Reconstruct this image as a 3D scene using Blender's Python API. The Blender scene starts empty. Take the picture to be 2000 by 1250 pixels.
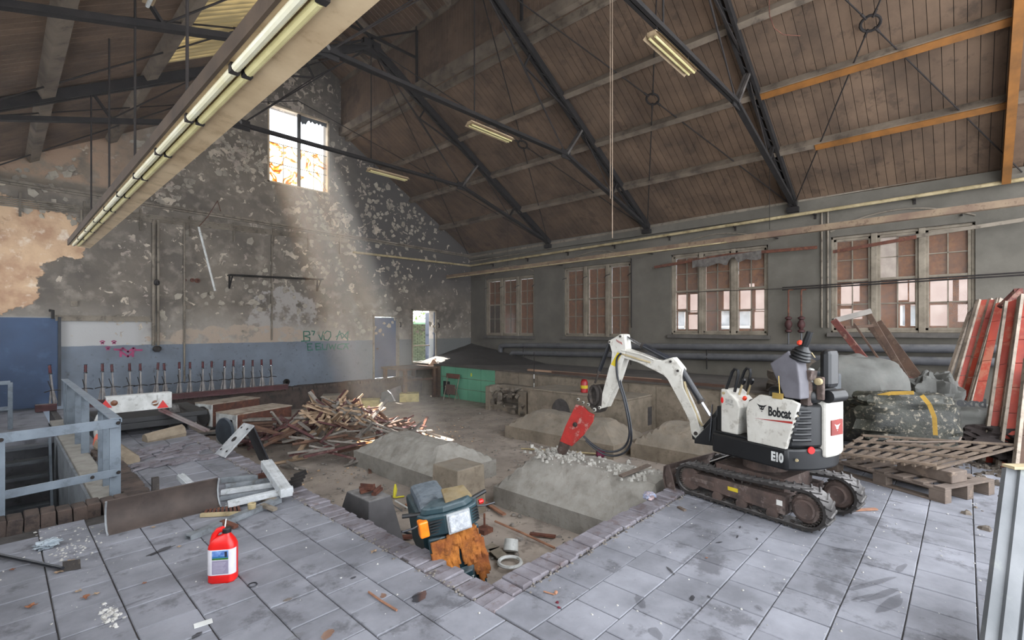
import bpy, math, random
from mathutils import Vector, Matrix, noise
random.seed(7)
R = math.radians
SC = bpy.context.scene
COL = SC.collection
# ---------------- camera, world, sun, exposure ----------------
F, HORIZ, H = 943.1, 640.0, 1.7
TH = math.atan(1005/F)
FW = Vector((math.sin(TH), math.cos(TH), 0)); RT = Vector((math.cos(TH), -math.sin(TH), 0))
cd = bpy.data.cameras.new('camera'); cam = bpy.data.objects.new('camera', cd); COL.objects.link(cam)
cd.sensor_width = 36; cd.lens = F*36/2000; cd.shift_y = 15/2000; cd.clip_start = .05
cam.location = (0, 0, H); cam.rotation_euler = (R(90), 0, -TH); SC.camera = cam
vs = SC.view_settings; vs.view_transform = 'Standard'; vs.look = 'None'; vs.gamma = 1; vs.exposure = EXPOSURE = 0.68
SC.cycles.use_denoising = True; SC.cycles.max_bounces = 8; SC.cycles.diffuse_bounces = 5; SC.cycles.volume_bounces = 0
SC.cycles.sample_clamp_indirect = 6; SC.cycles.caustics_reflective = False; SC.cycles.caustics_refractive = False
wd = bpy.data.worlds.new('sky'); SC.world = wd; wd.use_nodes = True
wn = wd.node_tree; bg = wn.nodes['Background']; bg.inputs['Strength'].default_value = 3.6
bg.inputs['Color'].default_value = (.90, .94, 1.0, 1)
sl = bpy.data.lights.new('sun', 'SUN'); sl.energy = 34; sl.angle = R(.6); sl.color = (1, .96, .90)
sun = bpy.data.objects.new('sun', sl); COL.objects.link(sun)
sd = Vector((-.40, -6.0, -7.5)).normalized(); sun.rotation_euler = sd.to_track_quat('-Z', 'Y').to_euler()
for nm, loc, rot, sx, sy in (('rear_portal', (5, -3.6, 3.4), (R(90), 0, R(0)), 15, 7), ('gable_portal', (6.06, 14.75, 6.9), (R(-90), 0, 0), 1.9, 2.4)):
    al = bpy.data.lights.new(nm, 'AREA'); al.shape = 'RECTANGLE'; al.size = sx; al.size_y = sy; al.cycles.is_portal = True
    ao = bpy.data.objects.new(nm, al); COL.objects.link(ao); ao.location = loc; ao.rotation_euler = rot
GY, WX, LZ, XC = 14.26, 12.82, -.62, 6.04       # gable wall y, window wall x, lower floor z, ridge x
def ray(px, py):
    l = (px-1000)/F; v = FW + RT*l; v.z = (HORIZ-py)/F; return v
def PZ(px, py, z): r = ray(px, py); return Vector((0, 0, H)) + r*((z-H)/r.z)
def PX(px, py, x): r = ray(px, py); return Vector((0, 0, H)) + r*(x/r.x)
def PY(px, py, y): r = ray(px, py); return Vector((0, 0, H)) + r*(y/r.y)
def proj(v):
    d = v.x*FW.x+v.y*FW.y
    if d < .1: return (-9999, -9999)
    return (1000+F*(v.x*RT.x+v.y*RT.y)/d, HORIZ-F*(v.z-H)/d)
def seen(v, m=60): p = proj(Vector(v)); return -m < p[0] < 2000+m and -m < p[1] < 1250+m
# ---------------- materials ----------------
def lin(h):
    h = h.lstrip('#'); c = [int(h[i:i+2], 16)/255 for i in (0, 2, 4)]
    return tuple((x/12.92 if x < .04045 else ((x+.055)/1.055)**2.4) for x in c)+(1,)
MATS = {}
def mat(name, c1, c2=None, scale=4, rough=.85, metal=0, bump=.15, bscale=None, dust=None, damt=.5, spots=None, samt=.5, sscale=8, rnd=0, stretch=None, alpha=None, transmission=0, emit=0):
    if name in MATS: return MATS[name]
    m = bpy.data.materials.new(name); m.use_nodes = True; nt = m.node_tree; N = nt.nodes; L = nt.links
    b = N['Principled BSDF']; b.inputs['Roughness'].default_value = rough; b.inputs['Metallic'].default_value = metal
    g = N.new('ShaderNodeNewGeometry'); pos = g.outputs['Position']
    if stretch:
        mp = N.new('ShaderNodeMapping'); mp.inputs['Scale'].default_value = stretch; L.new(pos, mp.inputs['Vector']); pos = mp.outputs['Vector']
    def nz(sc, det=6, ro=.6):
        n = N.new('ShaderNodeTexNoise'); n.inputs['Scale'].default_value = sc; n.inputs['Detail'].default_value = det; n.inputs['Roughness'].default_value = ro
        L.new(pos, n.inputs['Vector']); return n.outputs['Fac']
    def ramp(fac, a, bb):
        r = N.new('ShaderNodeMapRange'); r.inputs[1].default_value = a; r.inputs[2].default_value = bb; L.new(fac, r.inputs[0]); return r.outputs[0]
    def mix(fac, a, bcol, amt=None):
        x = N.new('ShaderNodeMix'); x.data_type = 'RGBA'
        if amt is not None:
            q = N.new('ShaderNodeMath'); q.operation = 'MULTIPLY'; q.inputs[1].default_value = amt; L.new(fac, q.inputs[0]); fac = q.outputs[0]
        L.new(fac, x.inputs[0])
        for s, v in ((6, a), (7, bcol)):
            if isinstance(v, tuple): x.inputs[s].default_value = v
            else: L.new(v, x.inputs[s])
        return x.outputs[2]
    c1 = lin(c1); c2 = lin(c2) if c2 else tuple(v*.7 for v in c1[:3])+(1,)
    col = mix(ramp(nz(scale), .35, .65), c1, c2)
    if spots: col = mix(ramp(nz(sscale, 8, .7), .54, .62), col, lin(spots), samt)
    if dust:
        sx = N.new('ShaderNodeSeparateXYZ'); L.new(g.outputs['Normal'], sx.inputs[0])
        a = ramp(sx.outputs[2], .3, .9); q = N.new('ShaderNodeMath'); q.operation = 'MULTIPLY'; L.new(a, q.inputs[0]); L.new(ramp(nz(scale*2.3), .3, .6), q.inputs[1])
        col = mix(q.outputs[0], col, lin(dust), damt)
    if rnd:
        oi = N.new('ShaderNodeObjectInfo'); hs = N.new('ShaderNodeHueSaturation'); v = N.new('ShaderNodeMapRange')
        v.inputs[3].default_value = 1-rnd; v.inputs[4].default_value = 1+rnd; L.new(oi.outputs['Random'], v.inputs[0]); L.new(v.outputs[0], hs.inputs['Value']); L.new(col, hs.inputs['Color']); col = hs.outputs[0]
    L.new(col, b.inputs['Base Color'])
    if bump:
        bp = N.new('ShaderNodeBump'); bp.inputs['Strength'].default_value = bump; bp.inputs['Distance'].default_value = .02
        L.new(nz(bscale or scale*6, 8, .7), bp.inputs['Height']); L.new(bp.outputs[0], b.inputs['Normal'])
    if alpha is not None: b.inputs['Alpha'].default_value = alpha
    if transmission: b.inputs['Transmission Weight'].default_value = transmission
    MATS[name] = m; m['p'] = 1
    return m
def nodes_of(m): return m.node_tree.nodes, m.node_tree.links
# ---------------- geometry helpers ----------------
LOC = {}
class MB:
    def __init__(s): s.v = []; s.f = []
    def add(s, vs_, fs):
        o = len(s.v); s.v += [Vector(v) for v in vs_]; s.f += [tuple(i+o for i in f) for f in fs]; return s
    def box(s, a, b, M=None):
        x0, y0, z0 = a; x1, y1, z1 = b
        v = [Vector(p) for p in ((x0,y0,z0),(x1,y0,z0),(x1,y1,z0),(x0,y1,z0),(x0,y0,z1),(x1,y0,z1),(x1,y1,z1),(x0,y1,z1))]
        if M: v = [M @ p for p in v]
        return s.add(v, ((3,2,1,0),(4,5,6,7),(0,1,5,4),(1,2,6,5),(2,3,7,6),(3,0,4,7)))
    def frus(s, a, b, z0, z1):   # a,b = (x0,y0,x1,y1) bottom and top
        v = [(a[0],a[1],z0),(a[2],a[1],z0),(a[2],a[3],z0),(a[0],a[3],z0),(b[0],b[1],z1),(b[2],b[1],z1),(b[2],b[3],z1),(b[0],b[3],z1)]
        return s.add(v, ((3,2,1,0),(4,5,6,7),(0,1,5,4),(1,2,6,5),(2,3,7,6),(3,0,4,7)))
    def bar(s, p, q, w, h, up=(0,0,1), M=None):
        p = Vector(p); q = Vector(q); d = (q-p); l = d.length; d.normalize(); up = Vector(up)
        sd_ = d.cross(up)
        if sd_.length < 1e-4: sd_ = d.cross(Vector((0,1,0)))
        sd_.normalize(); u = sd_.cross(d)
        c = [(-1,-1),(1,-1),(1,1),(-1,1)]
        v = [p+sd_*(a*w/2)+u*(b*h/2) for a, b in c]+[q+sd_*(a*w/2)+u*(b*h/2) for a, b in c]
        if M: v = [M @ x for x in v]
        return s.add(v, ((0,1,2,3),(7,6,5,4),(0,4,5,1),(1,5,6,2),(2,6,7,3),(3,7,4,0)))
    def tube(s, pts, r, n=8, cap=True, M=None, radii=None):
        pts = [Vector(p) for p in pts]; rings = []; prev = None
        for i, p in enumerate(pts):
            d = (pts[min(i+1, len(pts)-1)]-pts[max(i-1, 0)])
            if d.length < 1e-9: d = Vector((0,0,1))
            d.normalize()
            if prev is None:
                a = d.cross(Vector((0,0,1)))
                if a.length < .05: a = d.cross(Vector((0,1,0)))
            else: a = prev - d*prev.dot(d)
            a.normalize(); prev = a; b = d.cross(a); rr = radii[i] if radii else r
            rings.append([p+(a*math.cos(t*2*math.pi/n)+b*math.sin(t*2*math.pi/n))*rr for t in range(n)])
        v = [x for rg in rings for x in rg]
        if M: v = [M @ x for x in v]
        f = [(i*n+j, i*n+(j+1) % n, (i+1)*n+(j+1) % n, (i+1)*n+j) for i in range(len(pts)-1) for j in range(n)]
        if cap: f += [tuple(range(n-1, -1, -1)), tuple((len(pts)-1)*n+j for j in range(n))]
        return s.add(v, f)
    def prism(s, poly, o, ax, ay, t0, t1):    # poly in (a,b), o + a*ax + b*ay, extruded along ax x ay from t0 to t1
        o = Vector(o); ax = Vector(ax); ay = Vector(ay); n = ax.cross(ay).normalized(); k = len(poly)
        v = [o+ax*a+ay*b+n*t0 for a, b in poly]+[o+ax*a+ay*b+n*t1 for a, b in poly]
        return s.add(v, [tuple(range(k-1, -1, -1)), tuple(range(k, 2*k))]+[(i, (i+1) % k, k+(i+1) % k, k+i) for i in range(k)])
    def lathe(s, prof, c, axis=(0,0,1), n=16, sc=(1,1)):   # prof (r,h)
        c = Vector(c); ax = Vector(axis).normalized(); a = ax.cross(Vector((0,0,1)))
        if a.length < .05: a = Vector((1,0,0))
        a.normalize(); b = ax.cross(a); v = []
        for r_, h_ in prof:
            v += [c+ax*h_+(a*math.cos(t*2*math.pi/n)*sc[0]+b*math.sin(t*2*math.pi/n)*sc[1])*r_ for t in range(n)]
        f = [(i*n+j, i*n+(j+1) % n, (i+1)*n+(j+1) % n, (i+1)*n+j) for i in range(len(prof)-1) for j in range(n)]
        f += [tuple(range(n-1, -1, -1)), tuple((len(prof)-1)*n+j for j in range(n))]
        return s.add(v, f)
    def chip(s, c, r, fl=.4):
        c = Vector(c); k = random.randint(4, 6); a0 = random.random()*6
        b = [(c+Vector((math.cos(a0+i*6.283/k)*r*random.uniform(.6, 1.2), math.sin(a0+i*6.283/k)*r*random.uniform(.6, 1.2), 0))) for i in range(k)]
        t = [c+(p-c)*random.uniform(.4, .9)+Vector((0, 0, r*fl*random.uniform(.6, 1.5))) for p in b]
        return s.add(b+t, [tuple(range(k-1, -1, -1)), tuple(range(k, 2*k))]+[(i, (i+1) % k, k+(i+1) % k, k+i) for i in range(k)])
    def build(s, name, m, parent=None, kind=None, label=None, smooth=False, bev=0, M=None):
        me = bpy.data.meshes.new(name); off = LOC.get(parent.name, Vector()) if parent else Vector()
        vv = s.v
        if M: vv = [M @ v for v in vv]
        me.from_pydata([tuple(v-off) for v in vv], [], s.f); me.update()
        if m: me.materials.append(m)
        if smooth:
            me.polygons.foreach_set('use_smooth', [True]*len(me.polygons))
            try: me.set_sharp_from_angle(angle=R(35))
            except Exception: pass
        o = bpy.data.objects.new(name, me); COL.objects.link(o)
        if parent: o.parent = parent; LOC[o.name] = off
        if kind: o['kind'] = kind
        if label: o['label'] = label
        if bev:
            md = o.modifiers.new('bevel', 'BEVEL'); md.width = bev; md.segments = 2; md.limit_method = 'ANGLE'
        return o
def tag(o, label, cat, group=None):
    o['label'] = label; o['category'] = cat
    if group: o['group'] = group
    return o
def thing(name, label, cat, loc=(0,0,0), group=None):
    o = bpy.data.objects.new(name, None); COL.objects.link(o); o.location = loc; o.empty_display_size = .1
    LOC[o.name] = Vector(loc); tag(o, label, cat, group); return o
def struct(name, loc=(0,0,0)):
    o = bpy.data.objects.new(name, None); COL.objects.link(o); o.location = loc; LOC[o.name] = Vector(loc); o['kind'] = 'structure'; o.empty_display_size = .1; return o
def solo(mb, name, m, label, cat, group=None, c=None, **k):   # one-mesh thing with its origin at its base centre
    if c is None:
        n = len(mb.v); c = sum(mb.v, Vector())/n; c.z = min(v.z for v in mb.v)
    c = Vector(c); mb.v = [v-c for v in mb.v]
    o = mb.build(name, m, **k); o.location = c; return tag(o, label, cat, group)
def copy_tree(o, parent=None):
    c = o.copy(); COL.objects.link(c); c.parent = parent
    for ch in o.children: copy_tree(ch, c)
    return c
def inst(name, me, parent, loc, rot=(0,0,0), sc=(1,1,1)):
    o = bpy.data.objects.new(name, me); COL.objects.link(o); o.parent = parent; o.location = Vector(loc)-(LOC.get(parent.name, Vector()) if parent else Vector()); o.rotation_euler = rot; o.scale = sc; return o
def text_mb(txt, size, M, depth=.002, offset=0, spacing=1, shear=0):
    cu = bpy.data.curves.new('t', 'FONT'); cu.body = txt; cu.size = size; cu.extrude = depth; cu.offset = offset; cu.resolution_u = 3; cu.space_character = spacing; cu.shear = shear
    o = bpy.data.objects.new('t', cu); COL.objects.link(o); me = bpy.data.meshes.new_from_object(o)
    mb = MB(); mb.add([M @ v.co for v in me.vertices], [tuple(p.vertices) for p in me.polygons])
    bpy.data.objects.remove(o); bpy.data.curves.remove(cu); bpy.data.meshes.remove(me); return mb
def frame(o, ax, ay):
    ax = Vector(ax).normalized(); ay = Vector(ay).normalized(); az = ax.cross(ay)
    return Matrix(((ax.x, ay.x, az.x, o[0]), (ax.y, ay.y, az.y, o[1]), (ax.z, ay.z, az.z, o[2]), (0,0,0,1)))
def ribbon(mb, pts, w, n, t=.004):    # flat stroke lying on a surface with normal n
    n = Vector(n)
    for p, q in zip(pts, pts[1:]):
        p = Vector(p); q = Vector(q); d = (q-p).normalized()*w*.3; mb.bar(p-d, q+d, w, t, up=n)
# ---- the palette ----
mTILE = mat('floor_tile', '#8b8c93', '#6e6f75', 2.2, .8, bump=.25, spots='#47464a', samt=.6, sscale=2.4, rnd=.13)
mDIRT = mat('joint_dirt', '#504c4a', '#3d3a38', 9, .95)
mBRICK = mat('edge_brick', '#858288', '#6a6468', 5, .9, bump=.4, spots='#5b4a46', samt=.6, rnd=.12)
mREDBRICK = mat('dark_brick', '#584a42', '#3e3531', 4, .9, bump=.4, spots='#27211f', samt=.6, rnd=.15)
mLOW = mat('dusty_concrete', '#a5998d', '#877d74', 1.6, .95, bump=.5, bscale=14, spots='#5b534c', samt=.5, sscale=4)
mCONC = mat('raw_concrete', '#8f8b83', '#77726a', 3, .92, bump=.5, bscale=22, spots='#6d655c', samt=.5, sscale=11, dust='#aaa79f', damt=.5)
mCONC2 = mat('warm_concrete', '#8d8171', '#706658', 3, .92, bump=.4, bscale=20, spots='#5d5244', samt=.5, dust='#807a70', damt=.6)
mWALLR = mat('window_wall_plaster', '#6b665d', '#57534b', .9, .92, bump=.25, bscale=30, spots='#5d5950', samt=.5, sscale=2.2)
mTRIM = mat('grimy_trim', '#8a8072', '#6c6357', 2, .9, bump=.2, spots='#4d453c', samt=.6)
mFRAME = mat('window_frame_paint', '#8f8575', '#72685a', 3, .8, bump=.1, spots='#665c4f', samt=.5)
mPLANK = mat('soot_brown_planks', '#705b49', '#544437', 1.2, .9, bump=.3, bscale=12, spots='#3b3028', samt=.5, sscale=2.5, rnd=.1)
mPURL = mat('pale_timber', '#7d7061', '#574c41', 1.5, .9, bump=.3, spots='#483f37', samt=.6, sscale=3)
mORANGE = mat('orange_timber', '#8f5d28', '#704a22', 3, .7)
mSTEEL = mat('sooty_steel', '#231e1c', '#151211', 6, .88, metal=0, bump=.3, dust='#4a4139', damt=.3)
mROD = mat('rusty_rod', '#2a2320', '#1a1614', 9, .85)
mRUST = mat('rust', '#6b4030', '#4a2d24', 9, .85, bump=.3, spots='#8b5b40', samt=.5)
mPIPE = mat('pale_pipe', '#b7a682', '#92835f', 4, .7, spots='#6d614b', samt=.5)
mPIPEG = mat('grey_pipe', '#5b5b5d', '#48484b', 3, .6, dust='#83807a', damt=.5)
mGREYP = mat('grey_blue_paint', '#77828c', '#636d77', 4, .55, bump=.05, spots='#4f565e', samt=.4, dust='#98a0a8', damt=.5)
mWHITE = mat('dirty_white', '#d8d9d6', '#b9bab6', 6, .5, bump=.06, spots='#7b7a74', samt=.45, sscale=14)
mBLACK = mat('black_plastic', '#18191b', '#111214', 8, .5, bump=.05, dust='#4c4a47', damt=.3)
mRUBBER = mat('rubber', '#34302e', '#262321', 9, .8, bump=.2, dust='#8f8c8a', damt=.7)
mREDP = mat('red_plastic', '#e0201c', '#c41a18', 5, .35, bump=.02)
mCHROME = mat('chrome', '#c9ccd0', '#aeb1b5', 5, .2, metal=1, bump=0)
# ---------------- structure ----------------
def roofz(x):
    if x <= 4.70: return 4.6+(x+.74)*.588
    if x >= 7.38: return 4.6+(12.82-x)*.588
    return 9.42+(1.34-abs(x-XC))*.5
# gable plaster: soot, peeled patches, bare plaster, blue-grey dado (paint with an edge of its own)
def gable_material():
    m = bpy.data.materials.new('gable_plaster'); m.use_nodes = True; N, L = nodes_of(m); b = N['Principled BSDF']; b.inputs['Roughness'].default_value = .93
    g = N.new('ShaderNodeNewGeometry'); pos = g.outputs['Position']; sx = N.new('ShaderNodeSeparateXYZ'); L.new(pos, sx.inputs[0])
    def nz(sc, det=8, ro=.6, vec=pos, dist=0):
        n = N.new('ShaderNodeTexNoise'); n.inputs['Scale'].default_value = sc; n.inputs['Detail'].default_value = det; n.inputs['Roughness'].default_value = ro; n.inputs['Distortion'].default_value = dist; L.new(vec, n.inputs['Vector']); return n.outputs['Fac']
    def mr(f, a, c, lo=0, hi=1):
        r = N.new('ShaderNodeMapRange'); r.inputs[1].default_value = a; r.inputs[2].default_value = c; r.inputs[3].default_value = lo; r.inputs[4].default_value = hi; L.new(f, r.inputs[0]); return r.outputs[0]
    def mth(op, a, c):
        q = N.new('ShaderNodeMath'); q.operation = op
        for i, v in enumerate((a, c)):
            if isinstance(v, (int, float)): q.inputs[i].default_value = v
            else: L.new(v, q.inputs[i])
        return q.outputs[0]
    def mix(f, a, c):
        x = N.new('ShaderNodeMix'); x.data_type = 'RGBA'
        if isinstance(f, (int, float)): x.inputs[0].default_value = f
        else: L.new(f, x.inputs[0])
        for s, v in ((6, a), (7, c)):
            if isinstance(v, tuple): x.inputs[s].default_value = v
            else: L.new(v, x.inputs[s])
        return x.outputs[2]
    X, Z = sx.outputs[0], sx.outputs[2]
    col = mix(mr(nz(.9), .35, .65), lin('#7d7468'), lin('#5f5850'))
    col = mix(mr(nz(3.5), .5, .7), col, lin('#92897d'))
    # darker soot to the right part
    col = mix(mth('MULTIPLY', mr(X, 6.2, 8.5), mr(Z, 2.6, 3.6)), col, lin('#575350'))
    # lighter warm upper-left
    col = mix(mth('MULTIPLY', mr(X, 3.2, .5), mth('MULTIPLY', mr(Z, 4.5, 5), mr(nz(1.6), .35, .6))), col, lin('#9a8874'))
    # pale zone over the dado
    pale = mth('MULTIPLY', mr(Z, 2.3, 1.3), mr(nz(1.1, 6), .3, .62)); pale = mth('MULTIPLY', pale, mr(X, 12, 7, .25, 1))
    col = mix(pale, col, lin('#b3aca2'))
    pal2 = mth('MULTIPLY', mr(X, 2.7, 2.2), mr(Z, 1.95, 1.85)); col = mix(pal2, col, lin('#b4b3b1'))
    # peeled paint flakes
    vo = N.new('ShaderNodeTexVoronoi'); vo.inputs['Scale'].default_value = 6; nn = N.new('ShaderNodeTexNoise'); nn.inputs['Scale'].default_value = 4; nn.inputs['Detail'].default_value = 5; L.new(pos, nn.inputs['Vector'])
    va = N.new('ShaderNodeVectorMath'); va.operation = 'MULTIPLY_ADD'; va.inputs[1].default_value = (.6, .6, .6); L.new(nn.outputs['Color'], va.inputs[0]); L.new(pos, va.inputs[2]); L.new(va.outputs[0], vo.inputs['Vector'])
    sepc = N.new('ShaderNodeSeparateColor'); L.new(vo.outputs['Color'], sepc.inputs[0])
    zone = mth('MULTIPLY', mth('MULTIPLY', mr(nz(.75, 5), .5, .66), mr(Z, 1.2, 1.5)), .6); zone = mth('ADD', zone, mth('MULTIPLY', mth('MULTIPLY', mth('MULTIPLY', mr(Z, 2.6, 4.2), mr(X, .6, 3)), mr(nz(1.1, 5), .44, .56)), mr(X, 11.5, 9.5, 0, .55)))
    pn = nz(4.6, 9, .55, pos, .7); cell = mr(mth('ADD', pn, mth('MULTIPLY', zone, .13)), .645, .655) if True else mth('LESS_THAN', sepc.outputs[0], mth('MULTIPLY', zone, .42)); edge = mr(vo.outputs['Distance'], .8, .6)
    peel = mth('MULTIPLY', cell, edge)
    pc = mix(mr(nz(2.2), .4, .6), lin('#cabda9'), lin('#a3968a')); col = mix(peel, col, pc)
    # bare plaster patches
    def blob(cx, cz, rx, rz, amp=.5):
        dx = mth('DIVIDE', mth('SUBTRACT', X, cx), rx); dz = mth('DIVIDE', mth('SUBTRACT', Z, cz), rz)
        d = mth('SQRT', mth('ADD', mth('MULTIPLY', dx, dx), mth('MULTIPLY', dz, dz)), 0)
        return mr(mth('ADD', d, mth('MULTIPLY', mth('SUBTRACT', nz(2.4, 9, .65), .5), amp*2.6)), 1.02, .97)
    bare = blob(.1, 3.65, 1.25, .72); bare2 = blob(.1, 2.75, .55, .75, .4); bm = mth('MAXIMUM', bare, bare2)
    bc = mix(mr(nz(2.2), .4, .62), lin('#d6b592'), lin('#b48f72')); bc = mix(mr(nz(5), .55, .68), bc, lin('#e5d3bd'))
    col = mix(bm, col, bc)
    b3 = mth('MULTIPLY', blob(5.6, 2.1, .9, .75), mr(nz(3), .42, .5)); col = mix(b3, col, lin('#a39d97'))
    b4 = mth('MULTIPLY', blob(4.6, 1.45, 1.9, .3), mr(nz(3.3), .42, .5)); col = mix(b4, col, lin('#ab9b8b'))
    b5 = mth('MULTIPLY', mth('MULTIPLY', mr(X, 2.6, 1.5), mr(Z, 4.85, 4.95)), mr(nz(2.6), .4, .5)); col = mix(b5, col, lin('#a58a73'))
    # dado
    dz = mth('ADD', Z, mth('MULTIPLY', mth('SUBTRACT', nz(3), .5), .05)); dado = mr(dz, 1.30, 1.285)
    dc = mix(mr(nz(1.3), .35, .65), lin('#78828f'), lin('#697079')); dc = mix(mr(X, 6.5, 10), dc, lin('#70716f')); dc = mix(mr(nz(9), .6, .72), dc, lin('#585b60'))
    col = mix(dado, col, dc)
    L.new(col, b.inputs['Base Color'])
    bp = N.new('ShaderNodeBump'); bp.inputs['Strength'].default_value = .6; bp.inputs['Distance'].default_value = .03
    hh = mth('ADD', mth('SUBTRACT', mth('MULTIPLY', nz(20), .35), peel), mth('MULTIPLY', bm, -1.2)); L.new(hh, bp.inputs['Height']); L.new(bp.outputs[0], b.inputs['Normal'])
    MATS['gable'] = m; return m
gable_material()
def strips(mb, xs, holes, z0, top, place):
    """vertical strips between xs with rectangular holes; place(x,z,depth)->point"""
    xs = sorted(set(round(x, 4) for x in xs))
    for x0, x1 in zip(xs, xs[1:]):
        xm = (x0+x1)/2; hs = sorted([h for h in holes if h[0] <= xm <= h[1]], key=lambda h: h[2]); z = z0; segs = []
        for h in hs: segs.append((z, z, h[2], h[2])); z = h[3]
        segs.append((z, z, top(x0+1e-5), top(x1-1e-5)))
        for a0, a1, b0, b1 in segs:
            v = [place(x0, a0, 0), place(x1, a1, 0), place(x1, b1, 0), place(x0, b0, 0), place(x0, a0, 1), place(x1, a1, 1), place(x1, b1, 1), place(x0, b0, 1)]
            mb.add(v, ((0,1,2,3),(7,6,5,4),(4,5,1,0),(5,6,2,1),(6,7,3,2),(7,4,0,3)))
GW = (5.18, 6.97, 5.80, 8.02)     # gable window x0 x1 z0 z1
dA, dB = PY(731, 618, GY), PY(776, 741, GY); hA, hB = PY(806, 606, GY), PY(850, 707, GY)
mb = MB(); xs = [-.74+i*.5 for i in range(28)]+[12.82, 4.7, 7.38, 4.701, 7.379, XC, GW[0], GW[1], dA.x, dB.x, hA.x, hB.x]
xs = [x for x in xs if x <= 12.82]
strips(mb, xs, [GW, (dA.x, dB.x, .0, dA.z), (hA.x, hB.x, .48, hA.z)], -2.4, roofz, lambda x, z, t: (x, GY+.38*t, z))
gable = mb.build('wall_back', MATS['gable'], kind='structure')
# curled paint flakes that stand off the plaster
mb = MB()
for i in range(1500):
    x = random.uniform(.2, 11.5); z = random.choice((random.uniform(1.35, 4.2), random.uniform(3.2, 7.6), random.uniform(4.6, 6.8)))
    if z > roofz(x)-.2 or (GW[0]-.1 < x < GW[1]+.1 and GW[2]-.1 < z < GW[3]+.1): continue
    if noise.noise(Vector((x*.8, 3.3, z*.9))) < ((.02 if i % 3 else -.2) if z > 4 or x > 4.5 else .25): continue
    s = random.uniform(.03, .1); a = random.uniform(0, 6.28); k = 5; pts = []; c = Vector((x, GY, z))
    for j in range(k):
        t = a+j*6.283/k; rr = s*random.uniform(.5, 1.3); u, w = math.cos(t)*rr, math.sin(t)*rr
        lift = .006+max(0, (u*math.cos(a)+w*math.sin(a))/s)*random.uniform(.02, .06); pts.append(c+Vector((u, -lift, w)))
    mb.add(pts+[p+Vector((0, .004, 0)) for p in pts], [tuple(range(k)), tuple(range(2*k-1, k-1, -1))])
mb.build('paint_flake', mat('peeling_paint', '#aaa191', '#8b8377', 3, .8, spots='#6d655b', samt=.7), gable, kind='stuff')
# cove trims and ledge along the gable wall
def run(name, prof, pts, m, **k):
    mb = MB()
    for p, q in zip(pts, pts[1:]): mb.bar(p, q, prof[0], prof[1])
    return mb.build(name, m, **k)
mb = MB(); a0, a1 = PY(0, 350, GY), PY(920, 500, GY)
for dz_, w, h in ((0, .09, .05), (-.05, .05, .04)): mb.bar((-.7, GY-w/2, a0.z+dz_), (12.8, GY-w/2, a1.z+dz_), w, h)
mb.build('trim_1', mTRIM, kind='structure')
# ---- window wall (right) with four window openings ----
WIN = []
for (xa, xb, zs, zt) in ((948, 1043, 659, 541), (1101, 1232, 661, 517), (1310, 1500, 657, 488), (1622, 1905, 653, 448)):
    A = PX(xa, zs, WX); B = PX(xb, zs, WX); xm = (xa+xb)/2; T = PX(xm, zt, WX); S = PX(xm, zs-3, WX); WIN.append((B.y, A.y, S.z, T.z))
mb = MB(); xs = [-3.6+i*.9 for i in range(20)]+[14.6]+[w[0] for w in WIN]+[w[1] for w in WIN]; xs = [x for x in xs if x <= 14.6]
strips(mb, xs, WIN, -.7, lambda y: 4.72, lambda y, z, t: (WX+.36*t, y, z))
wall_r = mb.build('wall_right', mWALLR, kind='structure')
mb = MB()   # segmental relieving arches scratched above each window and thin string bands
for (y0, y1, z0, z1) in WIN:
    pts = []; 
    for i in range(15):
        t = -1+2*i/14; pts.append((WX-.012, (y0+y1)/2+t*(y1-y0)*.5, z1+.12+.3*(1-t*t)))
    mb.tube(pts, .018, 5)
mb.build('window_arch', mTRIM, wall_r)
mb = MB(); yA = GY
for px0, py0, px1, py1, w, h in ((923, 503, 2000, 318, .10, .07), (923, 511, 2000, 333, .06, .04)):
    p = PX(px0, py0, WX); q = PX(px1, py1, WX); d = (q-p)/(q.y-p.y); p2_ = p+d*(GY-p.y); q2 = q+d*(-3.4-q.y); mb.bar(p2_+Vector((-w/2, 0, 0)), q2+Vector((-w/2, 0, 0)), w, h)
mb.build('trim_2', mTRIM, kind='structure')
# plaster cove between the window wall and the roof planks
mb = MB(); mb.box((WX-.1, -3.6, 4.36), (WX+.36, GY, 4.62)); mb.build('trim_3', mWALLR, kind='structure')
mb = MB(); mb.box((-1.1, -1.2, -2.4), (-.74, GY+.38, 1.1)); mb.box((-1.1, -1.2, 3.9), (-.74, GY+.38, 4.62))
for k in range(7): mb.box((-1.1, -1.2+k*2.45, 1.1), (-.74, -.2+k*2.45, 3.9))
mb.build('wall_left', mWALLR, kind='structure')
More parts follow.
